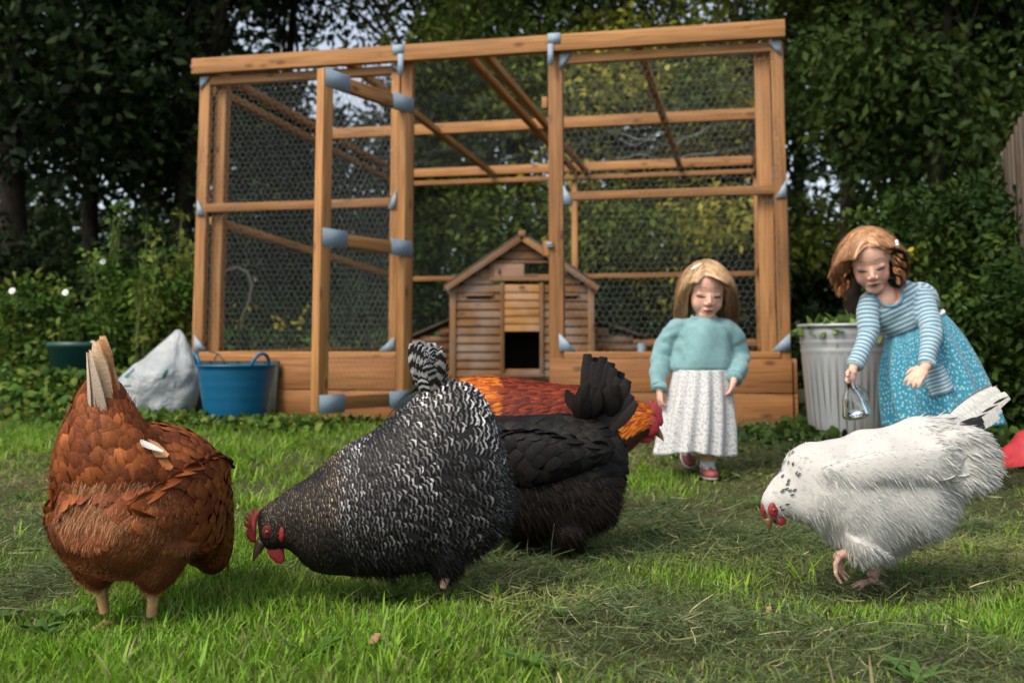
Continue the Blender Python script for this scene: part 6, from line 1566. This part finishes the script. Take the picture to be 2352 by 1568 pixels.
def cloth_mat(name, c, rough=.85, knit=0., kscale=240., var=.1):
    m, nt, b = newmat(name, rough, .15); tc = nd(nt, 'TexCoord')
    n = nd(nt, 'TexNoise', {'Vector': tc.outputs['Object'], 'Scale': 40., 'Detail': 5.}); c = np.array(c)
    nt.links.new(ramp(nt, n.outputs[0], [(.3, c * (1 - var)), (.7, c * (1 + var))]), b.inputs['Base Color'])
    b.inputs['Sheen Weight'].default_value = .25
    if knit:
        v = nd(nt, 'TexVoronoi', {'Vector': tc.outputs['Object'], 'Scale': kscale}); bump(nt, b, v.outputs[0], knit, .003)
    return m
def print_mat(name, base, dots, scale, size, uvs=(1., 1.), soft=.06):
    """small printed motifs: list of (colour, probability band) on a plain cloth"""
    m, nt, b = newmat(name, .85, .15); tc = nd(nt, 'TexCoord'); b.inputs['Sheen Weight'].default_value = .2
    c = nd(nt, 'RGB'); c.outputs[0].default_value = (*base, 1); c = c.outputs[0]
    for i, (colr, sc, sz) in enumerate(dots):
        mp = nd(nt, 'Mapping', {'Vector': tc.outputs['UV'], 'Scale': (scale * sc * uvs[0], scale * sc * uvs[1], 1.), 'Location': (i * 3.7, i * 1.9, 0)})
        v = nd(nt, 'TexVoronoi', {'Vector': mp.outputs[0], 'Scale': 1., 'Randomness': .8}, voronoi_dimensions='2D')
        c = mixc(nt, ramp(nt, v.outputs['Distance'], [(sz, (1, 1, 1)), (sz + soft, (0, 0, 0))]), c, colr)
    nt.links.new(c, b.inputs['Base Color']); return m
def skirt(rings_lr, depth, pleats, amp, name, mat, root, Yc, conv, n=160, hemwave=.008, m=46, seed=0., pw=1.0):
    """pleated skirt: rings given by left and right outline points in the picture and a depth half-axis"""
    Lp = np.array([conv(*a, Yc) for a, _ in rings_lr]); Rp = np.array([conv(*b, Yc) for _, b in rings_lr]); dp = np.asarray(depth, float)
    t = np.linspace(0, 1, m); k = np.linspace(0, 1, len(dp)); f = lambda A: np.stack([np.interp(t, k, A[:, i]) for i in range(3)], 1)
    def sm(A):
        for _ in range(6): A[1:-1] = (A[:-2] + 2 * A[1:-1] + A[2:]) / 4
        return A
    Lp, Rp = sm(f(Lp)), sm(f(Rp)); D = np.interp(t, k, dp); a = np.arange(n) * 2 * np.pi / n; rings = []; U = []
    for i in range(m):
        c = (Lp[i] + Rp[i]) / 2; h = (Rp[i] - Lp[i]) / 2
        w = np.sin(a * pleats + seed + .8 * np.sin(a * 3 + seed)) * amp * (.25 + .75 * t[i]) + .5 * amp * np.sin(a * (pleats * .5 + 1.) + 1.7 * seed + t[i] * 2) * t[i]
        q = c + np.cos(a)[:, None] * h + np.sin(a)[:, None] * np.array([0, -D[i], 0])
        o = nrm(np.cos(a)[:, None] * nrm(h) + np.sin(a)[:, None] * np.array([0, -1., 0])); q = q + o * w[:, None]
        q[:, 2] += hemwave * np.sin(a * 3 + seed * 2) * t[i] ** 3; rings.append(q)
    rings = np.array(rings); mb = MB(); F = []; V = rings.reshape(-1, 3); UV = []
    per = np.linalg.norm(np.roll(rings[-1], -1, 0) - rings[-1], axis=1).sum(); hh = np.linalg.norm(Lp[-1] - Lp[0])
    for i in range(m - 1):
        for k2 in range(n):
            F.append((i * n + k2, i * n + (k2 + 1) % n, (i + 1) * n + (k2 + 1) % n, (i + 1) * n + k2))
            UV += [(kk / n * per, ii / (m - 1) * hh) for kk, ii in ((k2, i), (k2 + 1, i), (k2 + 1, i + 1), (k2, i + 1))]
    o = mk(name, V, F, mat, root, smooth=True, uv=UV); s = o.modifiers.new('s', 'SOLIDIFY'); s.thickness = .003; s.offset = -1
    return o, rings
def shoe(root, ank, fwd, col, s=1., name='shoe', strap=True):
    """small bar shoe; ank: ankle joint"""
    f = nrm(np.array([fwd[0], fwd[1], fwd[2] if len(fwd) > 2 else 0.])); sd = nrm(np.cross(UP, f)); u = np.cross(f, sd); M = np.stack([sd, f, u], 1)
    b = ank - u * .050 * s; mb = MB()
    mb.ell(b + f * .035 * s + u * .018 * s, np.array([.027, .048, .020]) * s, M, 20, 12); mb.ell(b - f * .012 * s + u * .024 * s, np.array([.023, .030, .026]) * s, M, 18, 12)
    V, F = fuse(mb, .0035, 3); keep = V.copy(); h = (V - b) @ u; V = V - np.outer(np.minimum(h - .004, 0), u)
    o = mk(name, V, F, mat_plain('pink_leather', col, .5, .4, .1, 30.), root, smooth=True)
    m2 = MB(); m2.ell(b + f * .020 * s + u * .0035 * s, np.array([.029, .066, .0065]) * s, M, 22, 8); m2.build('sole', mat_plain('pale_sole', (.42, .36, .32), .7), o, smooth=True)
    if strap:
        m3 = MB(); P = [b + f * .012 * s + sd * .025 * math.cos(t) * s + u * (.026 + .020 * math.sin(t)) * s for t in np.linspace(0, math.pi, 11)]; m3.tube(P, .0042 * s, 8); m3.build('strap', bpy.data.materials['pink_leather'], o, smooth=True)
        for q in (-1, 1):
            m4 = MB(); m4.ell(b + f * .040 * s + sd * q * .012 * s + u * .036 * s, np.array([.008, .011, .004]) * s, M, 12, 8); m4.build('white_patch', mat_plain('white_trim', (.75, .75, .78), .5), o, smooth=True)
    return o

# ---- the small girl, facing the camera --------------------------------------------------------------------------
def small_girl():
    Y0 = 3.57; cv = lambda x, y, Y=Y0: at(1451.6 + .3632 * x, 569.6 + .3632 * y, Y)
    zg = float(ground(.67, 3.5))
    c = cv(470, 262, Y0); M = axes((-.03, -.95, -.27), (.04, 0, 1)); s = .98
    mb = MB(); add_head(mb, c, M, s)
    nb = cv(455, 460, Y0 + .012); mb.tube([c + M @ np.array([0, -.02, -.06]), nb, cv(450, 520, Y0 + .01)], [.033, .029, .030], 14)
    sh = {-1: cv(275, 503, Y0 + .01), 1: cv(620, 510, Y0 + .01)}; el = {-1: cv(192, 690, Y0 + .02), 1: cv(672, 690, Y0 + .03)}; wr = {-1: cv(172, 880, Y0 - .03), 1: cv(648, 822, Y0 - .06)}
    mb.ell(cv(448, 600), (.080, .056, .070)); mb.ell(cv(440, 720), (.085, .062, .11)); mb.ell(cv(438, 860), (.082, .062, .07))
    for q in (-1, 1):
        mb.tube([cv(450, 535, Y0 + .01), sh[q], (sh[q] + el[q]) / 2, el[q], (el[q] + wr[q]) / 2, wr[q]], [.024, .025, .024, .022, .019, .0150], 12)
    hip = {-1: cv(385, 900), 1: cv(490, 900)}; kn = {-1: cv(395, 1150, Y0 + .0), 1: cv(478, 1150, Y0 - .03)}
    a1 = cv(478, 1400, Y0 - .01); a1[2] = zg + .055; an = {1: a1, -1: np.array([cv(410, 1400)[0], Y0 + .17, zg + .10])}
    for q in (-1, 1): mb.tube([hip[q], kn[q], kn[q] * .45 + an[q] * .55, an[q], an[q] - [0, 0, .02]], [.050, .036, .032, .024, .022], 14)
    add_hand(mb, wr[-1] + np.array([0, -.005, -.012]), (.02, -.15, -1), (.9, .35, 0), -1, .80, (.35, .5, .4), .02)
    add_hand(mb, wr[1] + np.array([-.004, -.008, -.008]), (-.25, -.30, -1), (-.75, .5, 0), 1, .84, (.45, .6, .5), .05)
    V, F = fuse(mb, .0026, 5, .45)
    HC = (.30, .17, .075)
    root = mk('person', V, F, SKIN, org=np.array([c[0], Y0, zg]), smooth=True, col=face_colour(V, c, M, s, HC, lips=(.42, .10, .09), ck=.28))
    tag(root, 'small blonde girl in pale blue jumper and floral skirt looking down', 'person', 'two girls in the garden')
    add_lashes(root, V, c, M, s)
    add_hair('blonde', root, c, M, s, 12500, 15, .0128, .020, [(.46, .27, .13), (.55, .36, .19), (.36, .20, .09), (.62, .44, .27)], seed=5, lenvar=.42, back=.10)
    # hair slide
    p = c + M @ (np.array([.046, .030, .088]) * s); d = nrm(M @ np.array([.75, .15, -.45])); mb = MB(); mb.tube([p - d * .022, p, p + d * .022], [.005, .0075, .005], 10); mb.build('hair_slide', mat_plain('cream_plastic', (.72, .66, .54), .35), root, smooth=True)
    # jumper
    mb = MB(); wv = lambda P, r, f, a: [rr * (1 + a * math.sin(i * f)) for i, rr in enumerate(np.interp(np.linspace(0, 1, len(P)), np.linspace(0, 1, len(r)), r))]
    t = np.arange(36) * 2 * np.pi / 36
    prf = [(457, 438, .036, .036), (456, 452, .048, .044), (454, 474, .070, .052), (452, 500, .089, .062), (449, 540, .098, .070), (444, 600, .101, .077), (440, 660, .105, .083), (436, 715, .110, .088), (434, 755, .111, .088), (434, 775, .105, .083), (434, 789, .101, .079)]
    mb.ring_loft([np.stack([cv(a, b_, Y0 + .008)[0] + rx * np.cos(t), Y0 + .008 + ry * np.sin(t), np.full(36, cv(a, b_)[2])], 1) for a, b_, rx, ry in prf], (True, True))
    for q in (-1, 1):
        k = 18; tt = np.linspace(0, 1, k); K = [cv(450, 505, Y0 + .01), sh[q], (sh[q] * .5 + el[q] * .5) + np.array([q * .012, .01, 0]), el[q] + np.array([q * .006, 0, 0]), (el[q] + wr[q]) / 2 + np.array([q * .01, 0, -.005]), wr[q] + np.array([0, 0, .004])]
        P = np.stack([np.interp(tt, np.linspace(0, 1, 6), [a[i] for a in K]) for i in range(3)], 1)
        for _ in range(2): P[1:-1] = (P[:-2] + 2 * P[1:-1] + P[2:]) / 4
        r = wv(P, [.040, .038, .035, .035, .034, .029], 2.4, .05); r[-1] = .0265; r[-2] = .026; mb.tube(P, r, 18)
    V, F = fuse(mb, .0045, 4); N = vnormals(V, F); 
    w = snoise(V * np.array([1, 1, .55]), 42., 3.) * .0032 + snoise(V * np.array([1.6, 1, .45]) + .3 * V[:, 2:3], 30., 8.) * .0042 + np.sin(V[:, 2] * 130 + 6 * snoise(V, 18., 1.)) * .0018 * (np.abs(V[:, 0] - c[0]) > .09)
    V = V + N * w[:, None]
    jm = cloth_mat('pale_blue_knit', (.19, .345, .36), .9, .35, 300., .12); ju = mk('jumper', V, F, jm, root, smooth=True)
    mb = MB(); t = np.linspace(0, 2 * np.pi, 29); nc = cv(457, 446, Y0 + .006); mb.tube([nc + np.array([.043 * math.cos(a), .040 * math.sin(a), .006 + .010 * math.sin(a)]) for a in t], .0055, 8, cap=False); mb.build('neckband', jm, ju, smooth=True)
    for q in (-1, 1):
        d = nrm(wr[q] - el[q]); mb = MB(); mb.tube([wr[q] - d * .012, wr[q] + d * .002, wr[q] + d * .010], [.0265, .0258, .029], 20); mb.build('cuff', jm, ju, smooth=True)
    fm = print_mat('floral_cotton', (.56, .59, .60), [((.36, .15, .06), 1.0, .12), ((.24, .34, .40), 1.25, .13), ((.34, .31, .30), 1.6, .11), ((.45, .25, .12), 1.45, .09)], 52., .1, soft=.05)
    skirt([((262, 770), (612, 770)), ((238, 880), (625, 880)), ((205, 1010), (640, 1010)), ((178, 1140), (648, 1140)), ((152, 1285), (642, 1290))], [.085, .098, .110, .118, .122], 13, .0115, 'skirt', fm, root, Y0, cv, seed=1.2)
    so = MB(); so.tube([an[1] + np.array([0, 0, .012]), an[1] + np.array([0, 0, -.03])], [.0275, .027], 16); so.build('sock', mat_plain('white_sock', (.68, .70, .72), .8, .2, .05), root, smooth=True)
    so = MB(); so.tube([an[-1] + np.array([0, 0, .012]), an[-1] + np.array([0, 0, -.03])], [.0275, .027], 16); so.build('sock', bpy.data.materials['white_sock'], root, smooth=True)
    shoe(root, an[1], (.05, -1., 0), (.38, .10, .095)); shoe(root, an[-1], (0., -.9, -.45), (.38, .10, .095))
small_girl()

# ---- the bigger girl, bending forward with a glass jug ----------------------------------------------------------
def big_girl():
    Y0 = 3.30; cv = lambda x, y, Y=Y0: at(1800.8 + .3399 * x, 496.1 + .3399 * y, Y)
    zg = float(ground(1.35, 3.3))
    c = cv(578, 292, Y0 - .05); M = axes((-.26, -.86, -.44), (-.24, -.25, 1)); s = .98
    mb = MB(); add_head(mb, c, M, s)
    nk = cv(672, 540, Y0 - .01); mb.tube([c + M @ np.array([-.005, -.03, -.055]), cv(650, 500, Y0 - .015), nk], [.035, .032, .040], 14)
    sh = {1: cv(570, 560, Y0 - .01), -1: cv(925, 520, Y0 - .02)}; el = {1: cv(575, 800, Y0 - .05), -1: cv(1000, 775, Y0 - .10)}; wr = {1: cv(478, 1010, Y0 - .10), -1: cv(965, 1005, Y0 - .16)}
    wa = cv(890, 745, Y0 + .03)
    mb.ell(cv(755, 615, Y0 + .005), (.065, .050, .068), axes((-.3, -.9, 0), (-.55, 0, .85))); mb.tube([cv(720, 570), cv(800, 660, Y0 + .01), wa, cv(960, 900, Y0 + .04)], [.062, .068, .064, .082], 16)
    for q in (-1, 1): mb.tube([cv(750, 590), sh[q], (sh[q] + el[q]) / 2, el[q], (el[q] + wr[q]) / 2, wr[q]], [.024, .025, .024, .022, .0195, .0155], 12)
    mb.ell(cv(674, 560, Y0 - .014), (.044, .044, .052))
    hip = {1: cv(960, 950, Y0 + .07), -1: cv(1050, 950, Y0 + .10)}
    an = {1: np.array([cv(920, 0)[0], Y0 + .03, zg + .06]), -1: np.array([cv(1060, 0)[0], Y0 + .13, zg + .06])}
    for q in (-1, 1): kn = (hip[q] + an[q]) / 2 + np.array([-.01, -.01, .02]); mb.tube([hip[q], kn, kn * .5 + an[q] * .5, an[q], an[q] - [0, 0, .02]], [.055, .038, .034, .024, .022], 14)
    # hand on the jug: fingers close round its neck; the other hand reaches out, half open
    add_hand(mb, wr[1] + np.array([-.008, -.006, -.012]), (-.38, -.25, -1), (.55, -.75, .15), 1, 1.0, (.50, .55, .45), .05)
    add_hand(mb, wr[-1] + np.array([-.010, -.010, -.008]), (-.72, -.35, -.60), (-.25, .35, -.9), -1, 1.08, (.30, .40, .35), .16)
    V, F = fuse(mb, .0026, 5, .45); HC = (.22, .095, .038)
    root = mk('person', V, F, SKIN, org=np.array([wa[0], Y0, zg]), smooth=True, col=face_colour(V, c, M, s, HC, lips=(.36, .08, .075), cheek=(.62, .24, .22), ck=.65))
    tag(root, 'ginger haired girl in blue dress bending forward with a glass jug', 'person', 'two girls in the garden')
    add_lashes(root, V, c, M, s)
    add_hair('ginger', root, c, M, s, 12500, 10, .0125, -.004, [(.40, .19, .08), (.50, .26, .12), (.31, .135, .055), (.58, .34, .18)], wave=.006, wfreq=1.25, flare=.0, seed=9, lenvar=.32, back=.42, grav=.34, tuck=-1, ymax=.030, oh=.108)
    add_curls('ginger', root, c, M, s, [(.42, .19, .075), (.52, .26, .11), (.32, .13, .05), (.60, .34, .17)], 3)
    p = c + M @ (np.array([-.080, .026, .050]) * s); mb = MB()
    for k in range(5): a = k * 1.2566; mb.ell(p + M @ np.array([-.012, .0085 * math.cos(a) + .004, .0085 * math.sin(a)]), (.0062, .0062, .0062), None, 10, 8)
    mb.build('hair_clip', mat_plain('white_clip', (.78, .80, .76), .4), root, smooth=True)
    # bodice and sleeves, knitted stripes
    mb = MB(); ax = axes((-.3, -.9, 0), (-.62, 0, .78))
    mb.ell(cv(742, 600, Y0 + .005), (.098, .070, .085), ax, 24, 16); mb.ell(cv(800, 660, Y0 + .01), (.094, .074, .08), ax, 24, 16); mb.ell(cv(860, 712, Y0 + .02), (.090, .074, .055), ax, 24, 16); mb.ell(cv(930, 560, Y0 + .04), (.055, .06, .06), ax, 20, 14)
    for q in (-1, 1):
        k = 18; tt = np.linspace(0, 1, k); K = [cv(745, 575), sh[q], (sh[q] + el[q]) / 2 + np.array([-q * .004, 0, 0]), el[q], (el[q] + wr[q]) / 2, wr[q]]
        P = np.stack([np.interp(tt, np.linspace(0, 1, 6), [a[i] for a in K]) for i in range(3)], 1)
        for _ in range(2): P[1:-1] = (P[:-2] + 2 * P[1:-1] + P[2:]) / 4
        r = np.interp(tt, np.linspace(0, 1, 6), [.048, .039, .034, .033, .030, .0255]); mb.tube(P, r * (1 + .035 * np.sin(np.arange(k) * 2.3)), 18)
    V, F = fuse(mb, .0045, 3); N = vnormals(V, F); V = V + N * (snoise(V, 45., 6.) * .0030)[:, None]
    segs = [(cv(690, 500), cv(850, 790), 0., .62)] + [(sh[q] * .65 + el[q] * .35, el[q], .05) for q in (-1, 1)] + [(el[q], wr[q], .05 + float(np.linalg.norm(el[q] - sh[q])) * .65) for q in (-1, 1)]
    sc = seg_coord(V, segs); col = np.stack([np.mod(sc / .0148, 1.), sc, 0 * sc], 1)
    m, nt, b = newmat('striped_knit', .9, .15); tc = nd(nt, 'TexCoord'); a = nd(nt, 'Attribute', attribute_name='col'); sp = nd(nt, 'SeparateColor', {0: a.outputs['Color']})
    f = math_(nt, 'FRACT', math_(nt, 'DIVIDE', sp.outputs[1], .0148)); nz = nd(nt, 'TexNoise', {'Vector': tc.outputs['Object'], 'Scale': 60., 'Detail': 3.})
    f = math_(nt, 'ADD', f, math_(nt, 'MULTIPLY', math_(nt, 'SUBTRACT', nz.outputs[0], .5), .25))
    nt.links.new(ramp(nt, f, [(.06, (.12, .29, .40)), (.14, (.45, .53, .55)), (.50, (.46, .54, .56)), (.58, (.10, .24, .33)), (.95, (.10, .24, .33))]), b.inputs['Base Color']); b.inputs['Sheen Weight'].default_value = .25
    nc = cv(664, 520, Y0); fx = nrm(np.array([1., 0, .22])); fz = np.array([-.22, 0, .976])     # open neckline
    rel = V - nc; ex, ezz = rel @ fx / .043, rel @ fz; ins = (V[:, 1] < Y0 + .01) & (np.where(ezz < 0, ex ** 2 + (ezz / .048) ** 2, np.abs(ex)) < 1)
    Fa = np.asarray(F); F = Fa[~ins[Fa].all(1)]; bo = mk('bodice', V, F, m, root, smooth=True, col=col)
    fr_ = V[V[:, 1] < Y0]; bp = []
    for t_ in np.linspace(math.pi * .98, math.pi * 2.02, 22):
        p = nc + fx * .043 * math.cos(t_) + fz * .048 * math.sin(t_); dd = (fr_[:, 0] - p[0]) ** 2 + (fr_[:, 2] - p[2]) ** 2; p[1] = fr_[np.argsort(dd)[:12], 1].mean() - .001; bp.append(p)
    bp = np.array(bp)
    for _ in range(2): bp[1:-1] = (bp[:-2] + 2 * bp[1:-1] + bp[2:]) / 4
    mb = MB(); mb.tube(bp, .0050, 8); mb.build('neckband', cloth_mat('blue_rib', (.10, .27, .38)), bo, smooth=True)
    for q in (-1, 1):
        d = nrm(wr[q] - el[q]); mb = MB(); mb.tube([wr[q] - d * .010, wr[q] + d * .004], [.0262, .0250], 20); mb.build('cuff', cloth_mat('pale_rib', (.40, .52, .58)), bo, smooth=True)
    dm = print_mat('spotted_cotton', (.035, .25, .36), [((.46, .62, .66), 1., .15), ((.30, .50, .58), 1.35, .09)], 74., .1, soft=.08)
    sk, rg = skirt([((706, 812), (1064, 648)), ((690, 880), (1118, 712)), ((672, 980), (1205, 830)), ((668, 1110), (1290, 985)), ((684, 1250), (1370, 1160)), ((716, 1410), (1440, 1400))], [.078, .092, .108, .124, .138, .150], 12, .015, 'skirt', dm, root, Y0 + .03, cv, seed=.4)
    mb = MB(); r0 = rg[0]; mb.tube(np.concatenate([r0, r0[:2]]) + np.array([0, 0, .002]), .0062, 8, cap=False); mb.build('waistband', mat_plain('white_piping', (.66, .72, .74), .8, .2, .05), root, smooth=True)
    # striped patch pocket, laid on the skirt
    k = 14; pv = []; uvp = []
    cen = np.array([1040., 1118.]); ca, sa = math.cos(-.42), math.sin(-.42); flat = rg.reshape(-1, 3); fr = flat[flat[:, 1] < Y0 + .03]
    for j in range(k):
        for i in range(k):
            a_, b_ = (i / (k - 1) - .5) * 150, (j / (k - 1) - .5) * 170; zx, zy = cen[0] + a_ * ca - b_ * sa * -1 * -1, cen[1] + a_ * sa + b_ * ca
            p = cv(zx, zy, Y0 - .10); dd = (fr[:, 0] - p[0]) ** 2 + (fr[:, 2] - p[2]) ** 2; y = fr[np.argsort(dd)[:10], 1].mean() - .0065; pv.append((p[0], y, p[2])); uvp.append((i / (k - 1), j / (k - 1)))
    pv = np.array(pv); ii = (np.arange(k - 1)[:, None] * k + np.arange(k - 1)[None]).ravel(); Fp_ = np.stack([ii, ii + 1, ii + k + 1, ii + k], 1)
    colp = np.stack([0 * pv[:, 0], np.array([q[1] for q in uvp]) * .105 + .002, 0 * pv[:, 0]], 1); pk = mk('pocket', pv, Fp_, m, root, smooth=True, col=colp); sld = pk.modifiers.new('s', 'SOLIDIFY'); sld.thickness = .004
    for q in (-1, 1): shoe(root, an[q], (-.5, -.85, 0), (.10, .12, .20), 1.1)
    # the glass jug in her hand: a thing of its own
    m, nt, b = newmat('clear_glass', .02, .5); b.inputs['Transmission Weight'].default_value = 1.; b.inputs['IOR'].default_value = 1.45; b.inputs['Base Color'].default_value = (.95, .98, .98, 1)
    top = cv(436, 1105, Y0 - .135); bot = cv(492, 1350, Y0 - .115); d = nrm(bot - top); L = float(np.linalg.norm(bot - top)); jx = nrm(np.cross(d, [0, 1., 0])); jy = np.cross(jx, d)
    prof = [(.0135, 0), (.013, .12), (.016, .25), (.026, .38), (.033, .52), (.037, .70), (.042, .88), (.0435, .96), (.041, 1.0), (.030, 1.01), (0.0015, 1.01)]
    inn = [(.0015, .975), (.028, .97), (.0385, .94), (.0385, .88), (.0345, .70), (.0305, .52), (.0235, .38), (.0135, .25), (.0105, .12), (.011, 0)]
    t = np.arange(36) * 2 * np.pi / 36
    rings = [top + d * (z * L) + (np.cos(t)[:, None] * jx + np.sin(t)[:, None] * jy) * r for r, z in prof + inn]; rings.append(rings[0])
    mb = MB(); mb.ring_loft(rings, (False, False)); jg = mb.build('glass_jug', m, org=top, smooth=True)
    tag(jg, 'clear glass jug with thick base held by the bending girl', 'jug')
    mb = MB(); mb.tube([top + d * (z * L) + jx * r * sgn for z, r, sgn in ((.24, .015, 1), (.27, .034, 1), (.45, .046, 1), (.62, .045, 1), (.70, .036, 1))], .0045, 10); mb.build('handle', m, jg, smooth=True)
big_girl()
